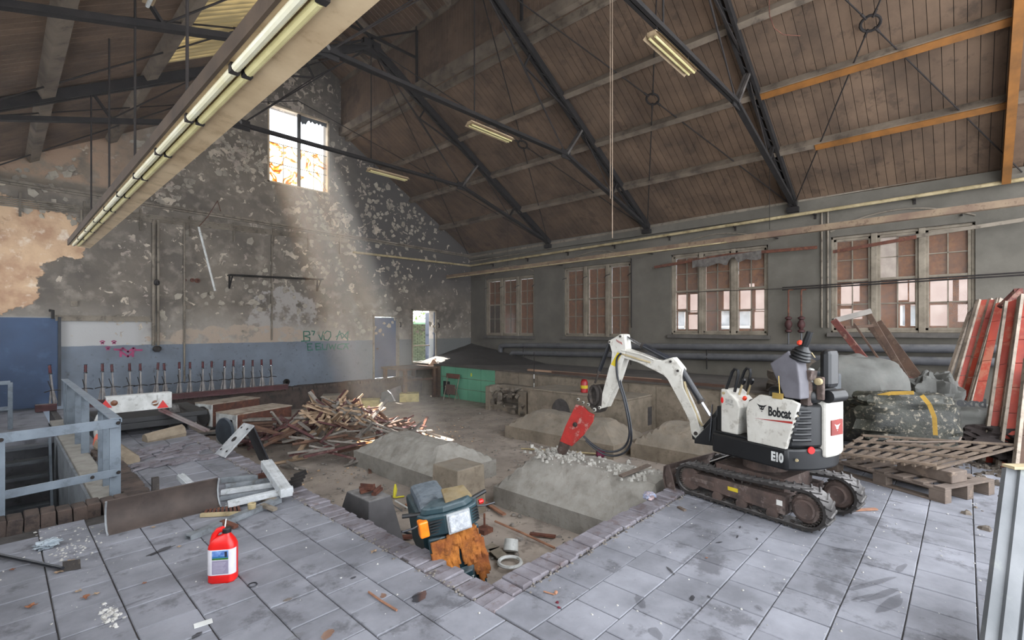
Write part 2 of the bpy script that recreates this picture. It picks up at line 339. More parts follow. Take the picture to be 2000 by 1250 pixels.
# ---- roof ----
ceil = struct('ceiling')
def plank_mesh(nm, L_, w, t):
    mb = MB(); mb.box((0, -w/2, 0), (L_, w/2, t)); me = bpy.data.meshes.new(nm); me.from_pydata([tuple(v) for v in mb.v], [], mb.f); return me
SL = math.atan(.588); LR = (WX+.35-7.38)/math.cos(SL)
pm = plank_mesh('plank', LR, .142, .025); pm.materials.append(mPLANK)
k = 0; y = -1.3
while y < GY+.3:
    inst('plank', pm, ceil, (WX+.35, y, roofz(WX+.35)), (0, -SL, math.pi), (1, 1, 1)).rotation_euler = Matrix(((-math.cos(SL), 0, math.sin(SL)), (0, -1, 0), (math.sin(SL), 0, math.cos(SL)))).to_euler()
    ML = Matrix(((math.cos(SL), 0, -math.sin(SL)), (0, 1, 0), (math.sin(SL), 0, math.cos(SL)))).to_euler()
    base = Vector((-1.1, y, roofz(-1.1)))
    def at(s): return base+Vector((math.cos(SL)*s, 0, math.sin(SL)*s))
    LL = (4.70+1.1)/math.cos(SL)
    s0 = (1.80+1.1)/math.cos(SL); s1 = (3.30+1.1)/math.cos(SL)
    if 7.0 < y < 9.9: segs = [(0, s0), (s1, LL)]
    elif 10.7 < y < 14: segs = [(0, s1)]
    else: segs = [(0, LL)]
    for a, b in segs: inst('plank', pm, ceil, at(a), ML, ((b-a)/LR, 1, 1))
    y += .15
mb = MB(); mb.box((0, -1.3, .026), (LR, GY+.3, .05)); MRr = Matrix.Translation((WX+.35, 0, roofz(WX+.35))) @ Matrix(((-math.cos(SL), 0, math.sin(SL), 0), (0, 1, 0, 0), (math.sin(SL), 0, math.cos(SL), 0), (0, 0, 0, 1)))
mb.v = [MRr @ v for v in mb.v]; mb.build('roof_cover', mDIRT, ceil)
# translucent corrugated roof sheets that let daylight through
def sheet_mat():
    m = bpy.data.materials.new('translucent_sheet'); m.use_nodes = True; N, L = nodes_of(m); b = N['Principled BSDF']
    b.inputs['Base Color'].default_value = lin('#9c8c66'); b.inputs['Roughness'].default_value = .6
    tr = N.new('ShaderNodeBsdfTranslucent'); tr.inputs[0].default_value = lin('#c2a970'); mx = N.new('ShaderNodeMixShader')
    g = N.new('ShaderNodeNewGeometry'); sx = N.new('ShaderNodeSeparateXYZ'); L.new(g.outputs['Position'], sx.inputs[0]); q = N.new('ShaderNodeMath'); q.operation = 'MULTIPLY'; q.inputs[1].default_value = 39.27; L.new(sx.outputs[1], q.inputs[0])
    s_ = N.new('ShaderNodeMath'); s_.operation = 'SINE'; L.new(q.outputs[0], s_.inputs[0]); nn = N.new('ShaderNodeTexNoise'); nn.inputs['Scale'].default_value = 1.4; nn.inputs['Detail'].default_value = 6; L.new(g.outputs['Position'], nn.inputs['Vector'])
    ad = N.new('ShaderNodeMath'); ad.operation = 'MULTIPLY_ADD'; ad.inputs[1].default_value = .22; L.new(s_.outputs[0], ad.inputs[0]); L.new(nn.outputs['Fac'], ad.inputs[2])
    r_ = N.new('ShaderNodeMapRange'); r_.inputs[1].default_value = .35; r_.inputs[2].default_value = .85; r_.inputs[3].default_value = .004; r_.inputs[4].default_value = .07; L.new(ad.outputs[0], r_.inputs[0]); L.new(r_.outputs[0], mx.inputs[0])
    L.new(b.outputs[0], mx.inputs[1]); L.new(tr.outputs[0], mx.inputs[2]); L.new(mx.outputs[0], N['Material Output'].inputs[0]); return m
mSHEET = sheet_mat()
def corrugated(x0, x1, y0, y1):
    mb = MB(); n = int((y1-y0)/.02); v = []
    for i in range(n+1):
        yy = y0+(y1-y0)*i/n; dz = .035*math.sin(yy*2*math.pi/.16); v += [(x0, yy, roofz(x0)+.03+dz), (x1, yy, roofz(x1)+.03+dz)]
    mb.add(v, [(2*i, 2*i+1, 2*i+3, 2*i+2) for i in range(n)]); return mb.build('corrugated_sheet', mSHEET, ceil, smooth=True)
corrugated(1.75, 3.35, 6.93, 9.95); corrugated(3.25, 4.7, 10.62, 14.1)
# lantern: side skirts of narrow vertical boards, and its own little roof
mb = MB()
for xx in (7.38, 4.70):
    y = -1.3
    while y < GY: mb.box((xx-.012, y, 7.8), (xx+.012, y+.092, 9.42)); y += .1
mb.build('skirt_board', mPLANK, ceil, kind='stuff')
mb = MB()
for x0, x1 in ((4.70, XC), (7.38, XC)):
    y = -1.3
    while y < GY+.2:
        mb.add([(x0, y, 9.42), (x1, y, 10.09), (x1, y+.14, 10.09), (x0, y+.14, 9.42), (x0, y, 9.45), (x1, y, 10.12), (x1, y+.14, 10.12), (x0, y+.14, 9.45)], ((0,1,2,3),(7,6,5,4),(0,3,7,4),(1,5,6,2),(0,4,5,1),(3,2,6,7)))
        y += .15
mb.build('lantern_board', mPLANK, ceil, kind='stuff')
mb = MB()   # beam at the foot of each skirt (the pale stepped fascia)
for xx, s in ((7.38, 1), (4.70, -1)):
    mb.box((xx-.09, -1.3, 7.70), (xx+.06, GY, 7.94)); mb.box((xx-.03+s*.16, -1.3, 7.58), (xx+.07+s*.16, GY, 7.74)); mb.box((xx-.05, -1.3, 9.3), (xx+.05, GY, 9.44))
mb.build('lantern_beam', mPURL, ceil)
def purlin(x, w=.12, h=.16, m=mPURL, y0=-1.3, y1=GY, nm='purlin', dz=0):
    mb = MB(); s = SL if x > XC else -SL; up = Vector((math.sin(s), 0, math.cos(s))); z = roofz(x)-h/2/math.cos(SL)+dz
    mb.bar((x, y0, z), (x, y1, z), w, h, up=up); return mb.build(nm, m, ceil)
for x in (8.72, 9.97, 11.28): purlin(x)
for x in (.5, 1.78, 3.32): purlin(x, .17, .14)
for x, y0, y1 in ((9.95, -.6, 2.85), (11.26, -.6, 2.2)): purlin(x, .13, .025, mORANGE, y0, y1, 'orange_batten', -.18)
mb = MB(); up = Vector((math.sin(SL), 0, math.cos(SL))); mb.bar(Vector((WX-.1, -.55, roofz(WX-.1)-.2)), Vector((7.5, -.55, roofz(7.5)-.2)), .12, .3, up=up); mb.build('orange_rafter', mORANGE, ceil)
mb = MB(); p, q = PX(1860, 308, WX-.12), PX(2000, 283, WX-.12); mb.bar(p, q+(q-p)*.5, .04, .12); mb.build('white_patch_board', mat('pale_board', '#b9ab9b', '#a2958a', 3), ceil, label='pale board nailed along the eave')
# cross battens of the lantern
mb = MB()
for yy in (11.6, 12.6, 9.6, 8.9, 7.4, 5.2): 
    for s in (-1, 1): mb.bar((XC, yy, 10.0), (XC+s*1.34, yy, 9.36), .1, .14)
mb.build('lantern_rafter', mPURL, ceil)
# ---- floors ----
fl = struct('floor'); fr = struct('floor.001'); lf = struct('floor.002')
mb = MB(); mb.box((-.74, -3.6, -.3), (2.2, 5.75, -.012)); mb.box((.74, 5.75, -.3), (2.2, 13.87, -.012)); mb.build('bedding', mDIRT, fl)
mb = MB(); mb.box((2.2, -3.6, -.3), (WX, 2.28, -.012)); mb.build('bedding', mDIRT, fr)
def box_mesh(nm, a, b, m, bev=0):
    mb = MB()
    if bev: mb.frus((a[0], a[1], b[0], b[1]), (a[0]+bev, a[1]+bev, b[0]-bev, b[1]-bev), b[2]-bev, b[2]); mb.box(a, (b[0], b[1], b[2]-bev)); mb.f = [f for f in mb.f if f not in ((3,2,1,0), (12,13,14,15))]
    else: mb.box(a, b)
    me = bpy.data.meshes.new(nm); me.from_pydata([tuple(v) for v in mb.v], [], mb.f); me.materials.append(m); return me
tm2 = box_mesh('tile', (-.1462, -.1495, -.035), (.1462, .1495, 0), mTILE, .004)
tm = box_mesh('tile', (-.1462, -.1455, -.035), (.1462, .1455, 0), mTILE, .004)
tcols = {}
def tiles(parent, cells, cap, tm=tm):
    cells = [c for c in cells]; vis = [c for c in cells if seen((c[0], c[1], 0), 40)]; vis.sort(key=lambda c: c[0]**2+c[1]**2)
    for (x, y) in vis[:cap]: inst('tile', tm, parent, (x, y, random.uniform(-.0025, .0025)), (random.gauss(0, .004), random.gauss(0, .004), random.gauss(0, .004)))
    rest = vis[cap:]+[c for c in cells if c not in set(vis)]; mb = MB()
    for (x, y) in rest: mb.box((x-.1455, y-.1455, -.035), (x+.1455, y+.1455, 0))
    if rest: mb.build('tile', mTILE, parent, kind='stuff')
cells = []
for i in range(9):
    xc = 2.03-.15-.3*i; y = -3.3+(.15 if i % 2 else 0)-(.04*i % .1)
    while y < 13.8:
        if y < 5.6 or xc > .85: cells.append((xc, y))
        y += .3
tiles(fl, cells, 290)
cells = []; halves = []; j = 0; y = 1.93
while y > -3.3:
    x = 2.185
    if j % 2: halves.append(y); x = 2.335
    while x < WX-.1: cells.append((x, y)); x += .3
    y -= .305; j += 1
tiles(fr, cells, 280, tm2)
hm = box_mesh('half_tile', (-.0705, -.1495, -.035), (.0705, .1495, 0), mTILE, .004)
for y in halves: inst('half_tile', hm, fr, (2.108, y, 0))
def bricks(nm, axis, a0, a1, c0, c1, z, m, pitch=.1, h=.07, jit=.012):
    par = struct(nm); L_ = c1-c0
    me = box_mesh('brick', (-.046, -L_/2, -h), (.046, L_/2, 0), m, .007); a = a0; n = 0
    while a < a1:
        zz = z+random.uniform(-jit, jit*.3); oc = random.gauss(0, .008); rt_ = random.gauss(0, .02)
        loc, rot = ((a, (c0+c1)/2+oc, zz), (random.gauss(0, .02), random.gauss(0, .03), rt_)) if axis == 'x' else (((c0+c1)/2+oc, a, zz), (random.gauss(0, .02), random.gauss(0, .03), math.pi/2+rt_))
        inst('brick', me, par, loc, rot); a += pitch; n += 1
    return par
bL = bricks('trim_4', 'y', 2.10, 13.8, 2.035, 2.235, .004, mBRICK); bR = bricks('trim_5', 'x', 2.28, 9.5, 2.095, 2.285, .02, mBRICK)
mb = MB(); mb.box((2.0, 2.08, -.75), (2.215, 13.86, -.06)); mb.build('edge_wall', mREDBRICK, bL)
mb = MB(); mb.box((2.2, 2.0, -.75), (WX, 2.262, -.05)); mb.build('edge_wall', mREDBRICK, bR)
# lower floor, a dusty uneven slab
mb = MB(); nx, ny = 90, 100; x0, x1, y0, y1 = 2.1, WX, 2.15, GY
v = []
for j in range(ny+1):
    for i in range(nx+1):
        x = x0+(x1-x0)*i/nx; y = y0+(y1-y0)*j/ny; z = LZ+.018*noise.noise(Vector((x*1.3, y*1.3, 0)))+.012*noise.noise(Vector((x*5, y*5, 1)))
        if y < 3.6: z += .05*min(1, (3.6-y))*abs(noise.noise(Vector((x*2.5, y*2.5, 4))))
        v.append((x, y, z))
mb.add(v, [(j*(nx+1)+i, j*(nx+1)+i+1, (j+1)*(nx+1)+i+1, (j+1)*(nx+1)+i) for j in range(ny) for i in range(nx)]); mb.build('slab', mLOW, lf, smooth=True)
# low brick ledge along the gable wall
mb = MB(); mb.box((2.2, 13.9, -.7), (12.82, GY, -.03)); led = mb.build('trim_6', mREDBRICK, kind='structure')
me = box_mesh('brick', (-.046, -.19, -.08), (.046, .19, 0), mREDBRICK, .006); a = 2.25
while a < 9.9: inst('brick', me, led, (a, 14.06, .02+random.uniform(-.01, .004)), (random.gauss(0, .02), random.gauss(0, .02), random.gauss(0, .02))); a += .1
# stair pit on the left
pit = struct('floor.003'); mb = MB(); mb.box((-.74, 5.9, -2.4), (.72, 13.9, -2.3)); mb.build('pit_floor', mDIRT, pit)
mb = MB(); mb.box((.62, 5.95, -2.3), (.74, 12.0, -.02)); mb.box((-.74, 5.75, -2.3), (.74, 5.95, -.06)); mb.build('pit_wall', mat('pit_plaster', '#8b9096', '#6f7479', 2, .9, spots='#565a5e', samt=.5), pit)
mb = MB(); mb.box((.64, 5.95, -.02), (.84, 12.0, .03)); mb.build('coping', mCONC, pit, bev=.01)
mb = MB(); mb.box((-.74, 10.9, -2.3), (.64, GY, -.12)); mb.box((-.74, 10.6, -.14), (.64, GY, -.02)); mb.build('landing', mTILE, pit)
par = bricks('trim_7', 'x', -.7, .80, 5.72, 5.92, .12, mREDBRICK, h=.15); par2 = bricks('trim_8', 'y', 5.95, 8.6, .86, 1.06, .06, mREDBRICK, h=.1)
# ---------------- windows, doors, pipes, trusses, lamps ----------------
def glass_mat(nm, col, a):
    m = bpy.data.materials.new(nm); m.use_nodes = True; N, L = nodes_of(m); b = N['Principled BSDF']; b.inputs['Base Color'].default_value = lin(col); b.inputs['Roughness'].default_value = .12
    t = N.new('ShaderNodeBsdfTransparent'); mx = N.new('ShaderNodeMixShader'); mx.inputs[0].default_value = a; L.new(t.outputs[0], mx.inputs[1]); L.new(b.outputs[0], mx.inputs[2]); L.new(mx.outputs[0], N['Material Output'].inputs[0]); return m
mGLASS = glass_mat('dusty_glass', '#8d8a82', .16)
mBOARD = mat('chipboard', '#8f5226', '#6e3f1e', 14, .85, bump=.1, spots='#a8692f', samt=.4, sscale=3, rnd=.12)
mDARKB = mat('dark_board', '#4a3326', '#37271e', 10, .85)
def casement(win, y0, y1, z0, z1, x, holes, dark=None, paper=None):
    """y0<y1; in the picture larger y is to the left: u runs from y1 to y0"""
    fw = .055; U = lambda u: y1-fw-(y1-y0-2*fw)*u; V = lambda v: z0+fw+(z1-z0-2*fw)*v
    mb = MB(); mb.box((x-.03, y0, z0), (x+.04, y0+fw, z1)); mb.box((x-.03, y1-fw, z0), (x+.04, y1, z1)); mb.box((x-.03, y0, z0), (x+.04, y1, z0+fw)); mb.box((x-.03, y0, z1-fw), (x+.04, y1, z1))
    mb.box((x-.02, y0+fw, V(.53)), (x+.035, y1-fw, V(.53)+.05)); mb.build('casement_frame', mFRAME, win, bev=.006)
    mb = MB(); mb.box((x, U(.5)-.011, V(0)), (x+.03, U(.5)+.011, V(1)))
    for v in (.27, .78): mb.box((x, U(1), V(v)-.009), (x+.03, U(0), V(v)+.009))
    mb.build('glazing_bar', mFRAME, win)
    rows = (0, .27, .545, .78, 1)
    for r_ in range(4):
        for c in range(2):
            mb = MB(); mb.box((x+.012, U(c*.5+.5), V(rows[r_])), (x+.016, U(c*.5), V(rows[r_+1])))
            mb.build('pane', mGLASS if not (paper and (c, r_) in paper) else mat('pale_paper', '#b5a89c', '#a19489', 5), win)
    us = sorted({0, 1}|{h[0] for h in holes}|{h[1] for h in holes}); vs_ = sorted({0, .545, 1}|{h[2] for h in holes}|{h[3] for h in holes}); k = 0
    mb = MB(); mb2 = MB()
    for a, b in zip(us, us[1:]):
        for c, d in zip(vs_, vs_[1:]):
            um, vm = (a+b)/2, (c+d)/2
            if any(h[0] < um < h[1] and h[2] < vm < h[3] for h in holes): continue
            t = mb2 if (dark and dark(um, vm)) else mb; t.box((x+.05, U(b), V(c)), (x+.065, U(a), V(d)))
    if mb.v: mb.build('boarding', mBOARD, win)
    if mb2.v: mb2.build('boarding', mDARKB, win)
H0 = []
spec = [[(H0, lambda u, v: v < .55), (H0, None), (H0, None)],
        [(H0, None), (H0, None), (H0, None)],
        [([(.06, .48, .30, .5), (.62, .98, .25, .5), (.06, .42, .02, .26), (.55, .95, .02, .22)], None), ([(.72, .99, .28, .52), (.62, .99, .02, .26)], None), ([(.05, .46, .28, .52), (.64, .99, .25, .52), (.02, .45, .03, .25), (.6, .97, .03, .24), (.4, .6, .55, .6)], None)],
        [([(.12, .52, .26, .5), (.52, .72, .3, .52), (.1, .5, .12, .22), (.5, .8, .1, .2)], None), ([(.5, .78, .3, .52), (.82, .98, .28, .52), (.56, .7, .02, .25), (.86, .99, .02, .25)], None), ([(.03, .49, .27, .5), (.52, .62, .27, .5), (.78, .99, .27, .5), (.03, .5, .02, .24), (.75, .99, .06, .24)], None)]]
for n, ((y0, y1, z0, z1), sp) in enumerate(zip(WIN, spec)):
    win = struct('window_%d' % (n+2)); x = WX+.10; w = (y1-y0); cw = w/3
    mb = MB(); mb.box((x-.05, y0, z0), (x+.12, y0+.05, z1)); mb.box((x-.05, y1-.05, z0), (x+.12, y1, z1)); mb.box((x-.05, y0, z1-.06), (x+.12, y1, z1)); mb.box((x-.05, y0, z0), (x+.12, y1, z0+.05))
    for k in (1, 2): mb.box((x-.07, y0+cw*k-.055, z0), (x+.12, y0+cw*k+.055, z1))
    mb.build('window_frame', mFRAME, win, bev=.01)
    mb = MB(); mb.box((WX-.10, y0-.06, z0-.10), (x+.1, y1+.06, z0)); mb.build('sill', mat('sill_stone', '#5f5a54', '#4b4743', 3), win, bev=.01)
    for k in range(3):
        h, dk = sp[k]; yb = y1-cw*k; casement(win, yb-cw+.05, yb-.05, z0+.05, z1-.06, x, h, dk, {(0, 3), (0, 2)} if (n == 3 and k == 1) else None)
    if n < 2:      # stay hooks
        for k in range(4):
            mb = MB(); yk = y1-cw*k; mb.tube([(x-.07, yk+.12, z1-.42), (x-.1, yk+.02, z1-.36), (x-.08, yk-.1, z1-.33)], .012, 5); mb.build('stay_hook', mROD, win)
# gable window: steel bars, clear over peeling amber film
win = struct('window_1'); gx0, gx1, gz0, gz1 = GW; y = GY+.05; zm = gz0+(gz1-gz0)*.52; xm = (gx0+gx1)/2
mb = MB(); mb.box((gx0, y-.08, gz0), (gx0+.05, y+.06, gz1)); mb.box((gx1-.05, y-.08, gz0), (gx1, y+.06, gz1)); mb.box((gx0, y-.08, gz1-.05), (gx1, y+.06, gz1)); mb.box((gx0, y-.08, gz0), (gx1, y+.06, gz0+.04)); mb.build('window_frame', mat('pale_sash', '#b8a890', '#9c8a72', 4), win)
mb = MB(); mb.box((xm-.045, y-.04, gz0), (xm+.045, y+.03, gz1)); mb.build('mullion', mSTEEL, win)
mb = MB()
for z in (gz0+(gz1-gz0)*.26, zm): mb.box((gx0, y-.01, z-.008), (gx1, y+.01, z+.008))
for x in (gx0+.45, gx1-.45): mb.box((x-.006, y-.01, gz0), (x+.006, y+.01, zm))
mb.build('glazing_bar', mROD, win)
def film_mat():
    m = bpy.data.materials.new('peeling_amber_film'); m.use_nodes = True; N, L = nodes_of(m); n = N.new('ShaderNodeTexNoise'); n.inputs['Scale'].default_value = 1.9; n.inputs['Distortion'].default_value = 1.2; n.inputs['Detail'].default_value = 4
    g = N.new('ShaderNodeNewGeometry'); L.new(g.outputs['Position'], n.inputs['Vector']); cr = N.new('ShaderNodeValToRGB'); e = cr.color_ramp.elements
    e[0].position = .0; e[0].color = (.75, .7, .6, 1); e[1].position = .41; e[1].color = (.85, .82, .74, 1)
    for p, c in ((.44, (.8, .4, .08, 1)), (.455, (.25, .03, .02, 1)), (.475, (.8, .45, .1, 1)), (.51, (.9, .86, .78, 1))): q = e.new(p); q.color = c
    L.new(n.outputs['Fac'], cr.inputs[0]); t = N.new('ShaderNodeBsdfTransparent'); L.new(cr.outputs[0], t.inputs[0]); L.new(t.outputs[0], N['Material Output'].inputs[0]); return m
mFILM = film_mat(); mCLEAR = glass_mat('clear_glass', '#c0c4c6', .04)
for a, b in ((gx0, xm), (xm, gx1)):
    mb = MB(); mb.box((a+.03, y, gz0+.03), (b-.03, y+.004, zm)); mb.build('film_pane', mFILM, win, label='pane with peeling amber film')
    mb = MB(); mb.box((a+.03, y, zm), (b-.03, y+.004, gz1-.03)); mb.build('pane', mCLEAR, win)
mb = MB(); k = 16; top = [(xm+.06+(gx1-xm-.1)*i/k, gz1-.05) for i in range(k+1)]; bot = [(a, b-.04-.10*abs(math.sin(i*1.3))-(.12 if i < 4 else 0)) for i, (a, b) in enumerate(top)]
mb.prism(bot+top[::-1], (0, y+.02, 0), (1, 0, 0), (0, 0, 1), 0, .01); mb.build('torn_cover', mat('torn_grey', '#4f5358'), win)
# doors
mBLUE = mat('blue_door_paint', '#3c577c', '#33496a', 1.2, .55, bump=.08, spots='#4d6a90', samt=.4, sscale=3)
mBLUED = mat('dark_blue_paint', '#3a5070', '#2f425f', 1.2, .55, bump=.08)
d = struct('door_1'); mb = MB(); mb.box((dA.x+.02, GY+.06, .02), (dB.x-.02, GY+.11, dA.z-.03)); mb.build('door_leaf', mBLUED, d)
def jamb(par, x0, x1, z0, z1, m, w=.06, bottom=False):
    mb = MB(); mb.box((x0-w, GY-.03, z0), (x0, GY+.12, z1+w)); mb.box((x1, GY-.03, z0), (x1+w, GY+.12, z1+w)); mb.box((x0-w, GY-.03, z1), (x1+w, GY+.12, z1+w))
    if bottom: mb.box((x0-w, GY-.12, z0-.05), (x1+w, GY+.3, z0))
    mb.build('door_frame', m, par)
jamb(d, dA.x, dB.x, 0, dA.z-.01, mTRIM); mb = MB(); mb.lathe([(.02, 0), (.02, .06), (.03, .07), (.03, .09)], (dA.x+.12, GY+.06, 1.0), (0, -1, 0), 8); mb.build('door_knob', mROD, d)
mb = MB(); mb.box((dA.x+.3, GY+.02, dA.z-.04), (dB.x-.1, GY+.05, dA.z-.02)); mb.build('painted_light_line', mWHITE, d)  # white strip painted in for daylight showing above the door leaf
d = struct('door_2'); jamb(d, hA.x, hB.x, .48, hA.z-.01, mFRAME, .05, True)
a = R(103); q = frame((hB.x, GY+.02, .5), (-math.cos(a), math.sin(a), 0), (0, 0, 1)); mb = MB(); mb.box((0, 0, -.02), (.82, hA.z-.55, .02), q)
for z in (.12, .95, 1.9): mb.box((.02, z, -.03), (.8, z+.08, .035), q)
mb.build('door_leaf', mat('navy_leaf', '#1d2638', '#18202f', 2, .6), d)
mb = MB(); mb.box((hA.x+.05, GY+.35, .48), (hA.x+.09, GY+.39, hA.z)); mb.box((hA.x, GY+.35, 1.02), (hB.x, GY+.39, 1.06)); mb.build('outer_frame', mFRAME, d)
# what is seen through the hatch: brick yard wall with foliage
yard = struct('wall_front'); me = box_mesh('brick', (-.105, -.05, 0), (.105, .05, .058), mat('yard_brick', '#56604a', '#3f4a38', 6, .9, rnd=.2))
for r_ in range(30):
    for c in range(9): inst('brick', me, yard, (9.6+c*.225+(.11 if r_ % 2 else 0)+.9, 16.2, -.2+r_*.068))
mb = MB(); mb.box((10.2, 16.25, -.3), (12.8, 16.3, 1.85)); mb.build('mortar', mDIRT, yard); mb = MB(); mb.box((10.2, 16.1, 1.84), (12.8, 16.35, 1.92)); mb.build('cap', mat('mint_cap', '#8fb9a0'), yard)
mb = MB()
for i in range(260):
    c = Vector((random.uniform(10.2, 12.8), random.uniform(16.6, 17.2), random.uniform(1.7, 3.4))); M_ = Matrix.Translation(c) @ Matrix.Rotation(random.random()*6, 4, Vector((random.random(), random.random(), 1)).normalized()); mb.add([M_ @ Vector(p) for p in ((-.09, 0, 0), (0, .05, 0), (.09, 0, 0), (0, -.05, .01))], ((0, 1, 2, 3),))
mb.build('foliage', mat('leaf_green', '#8a9c5c', '#5f7340', 8), yard, kind='stuff')
# large blue sliding door at far left
d = struct('door_3'); b1 = PY(113, 621, GY-.06); mb = MB(); mb.box((-.74, GY-.06, 0.02), (b1.x, GY-.005, b1.z)); mb.build('door_leaf', mBLUE, d)
mb = MB(); mb.box((b1.x, GY-.09, .02), (b1.x+.05, GY, b1.z+.02)); mb.build('door_edge', mat('door_edge', '#3a3d42'), d)
mb = MB(); p = PY(103, 612, GY-.1); mb.tube([(p.x-.05, GY-.1, p.z+.06), (p.x, GY-.13, p.z+.06), (p.x, GY-.13, p.z-.12)], .03, 8); mb.build('roller_bracket', mSTEEL, d)
# ---- exterior seen through the gaps: pale facade, van ----
fac = struct('wall_front.001'); fx = WX+7; mb = MB(); holes = []
for k in range(9):
    for z in (.5, 3.9): holes.append((-7+k*2.6, -5.6+k*2.6, z, z+1.9))
xs = sorted({-9, 16}|{h[0] for h in holes}|{h[1] for h in holes}); strips(mb, xs, holes, -.3, lambda y: 7, lambda y, z, t: (fx+.3*t, y, z))
mb.build('facade', mat('pink_brick_facade', '#a3938c', '#8f7b74', 1.5, .9), fac); mb = MB()
for h in holes:
    mb.box((fx+.1, h[0], h[2]), (fx+.14, h[0]+.07, h[3])); mb.box((fx+.1, h[1]-.07, h[2]), (fx+.14, h[1], h[3])); mb.box((fx+.1, (h[0]+h[1])/2-.03, h[2]), (fx+.14, (h[0]+h[1])/2+.03, h[3])); mb.box((fx+.1, h[0], h[2]+1.2), (fx+.14, h[1], h[2]+1.27)); mb.box((fx-.08, h[0]-.1, h[2]-.12), (fx+.1, h[1]+.1, h[2]))
mb.build('facade_windows', mat('white_frames', '#e8e6e2'), fac); mb = MB(); mb.box((fx+.2, -9, 0), (fx+.22, 16, 6.9)); mb.build('facade_glass', mat('curtain', '#b9bcc0', '#8f9499', 2), fac)
mb = MB(); mb.box((WX+.36, -9, -.4), (fx+.3, 16, -.28)); mb.build('street', mat('street', '#8c8c8c'), fac)
def car(cx, cy, m, label):
    t = thing('parked_car', label, 'car', (cx, cy, -.28)); prof = [(-2.1, .3), (-2.1, .85), (-1.2, 1.0), (-.6, 1.45), (1.2, 1.5), (1.9, 1.05), (2.1, .95), (2.1, .3)]
    mb = MB(); mb.prism(prof, (cx-.8, cy, -.28), (0, 1, 0), (0, 0, 1), 0, 1.6); mb.build('body', m, t, bev=.06)
    mb = MB(); mb.prism([(-1.0, 1.02), (-.55, 1.38), (.2, 1.41), (.2, 1.02)], (cx-.82, cy, -.28), (0, 1, 0), (0, 0, 1), 0, .01); mb.prism([(.3, 1.02), (.3, 1.41), (1.1, 1.4), (1.6, 1.05)], (cx-.82, cy, -.28), (0, 1, 0), (0, 0, 1), 0, .01); mb.build('side_window', mat('car_glass', '#30363c', None, 4, .1, bump=0), t)
    for dy in (-1.3, 1.3): mb = MB(); mb.lathe([(.3, 0), (.32, .05), (.32, .18), (.2, .2)], (cx-.8, cy+dy, .04), (-1, 0, 0), 16); mb.build('wheel', mRUBBER, t)
car(WX+3.4, 3.6, mWHITE, 'white parked car outside, seen through the broken boards of the third window'); car(WX+3.4, -1.2, mat('silver_car', '#c3c8d0', None, 3, .3, metal=.3, bump=0), 'silver parked car outside, seen through the boards of the nearest window')
# ---- pipes ----
def pipe(name, pts, r, m, label, cat='pipe', n=10, **k):
    mb = MB(); mb.tube(pts, r, n); return solo(mb, name, m, label, cat, smooth=True, **k)
def elbow(pts, r, k=5):
    out = [Vector(pts[0])]
    for a, b, c in zip(pts, pts[1:], pts[2:]):
        a, b, c = Vector(a), Vector(b), Vector(c); p = b+(a-b).normalized()*r; q = b+(c-b).normalized()*r
        for i in range(k+1): t = i/k; out.append(p*(1-t)**2+b*2*t*(1-t)+q*t*t)
    out.append(Vector(pts[-1])); return out
pg = [PY(693, 493, GY-.08), PY(918, 520, GY-.08)]; y1_ = PX(923, 519, WX-.08); y2_ = PX(2000, 351, WX-.08); yd = y2_+(y2_-y1_)*.3
t = thing('cream_pipe', 'cream painted pipe running along the cove of the gable and window walls', 'pipe', (WX-.1, 6, 3.9)); mb = MB()
mb.tube(elbow([(pg[0].x, GY, pg[0].z+.01), (pg[0].x, GY-.1, pg[0].z), (WX-.12, GY-.1, y1_.z), (WX-.12, yd.y, yd.z)], .08), .038, 10); mb.build('tube', mPIPE, t, smooth=True)
for i in range(9): yy = 13-1.75*i; zz = y1_.z+(yd.z-y1_.z)*(y1_.y-yy)/(y1_.y-yd.y); mb = MB(); mb.box((WX-.14, yy-.02, zz-.06), (WX, yy+.02, zz-.035)); mb.box((WX-.03, yy-.02, zz-.14), (WX, yy+.02, zz-.03)); mb.build('bracket', mROD, t)
# hanging rail (long channel on the window side)
b0, b1_ = PX(866, 545, 11.63), PX(2000, 400, 11.63); t = thing('overhead_rail', 'long rust-brown channel rail hanging in front of the window wall', 'rail', (11.6, 6, 3.5))
e = b1_+(b1_-b0)*.25; mb = MB(); mb.bar(b0, e, .10, .012); mb.bar(b0+Vector((.05, 0, .06)), e+Vector((.05, 0, .06)), .012, .12); mb.bar(b0+Vector((-.05, 0, .06)), e+Vector((-.05, 0, .06)), .012, .12); mb.build('channel', mat('brown_channel', '#6b5648', '#8c7a62', 2, .8, spots='#4b352b', samt=.6), t)
mb = MB(); mb.bar(b0+Vector((-.055, 0, .005)), b0+(e-b0)*.55+Vector((-.055, 0, .005)), .02, .03); mb.build('lower_lip', mPIPE, t)
for i in range(6): p = b0+(e-b0)*(.08+.17*i); mb = MB(); mb.bar((p.x, p.y, p.z+.1), (WX, p.y, p.z+.16), .03, .03); mb.build('wall_bracket', mROD, t)
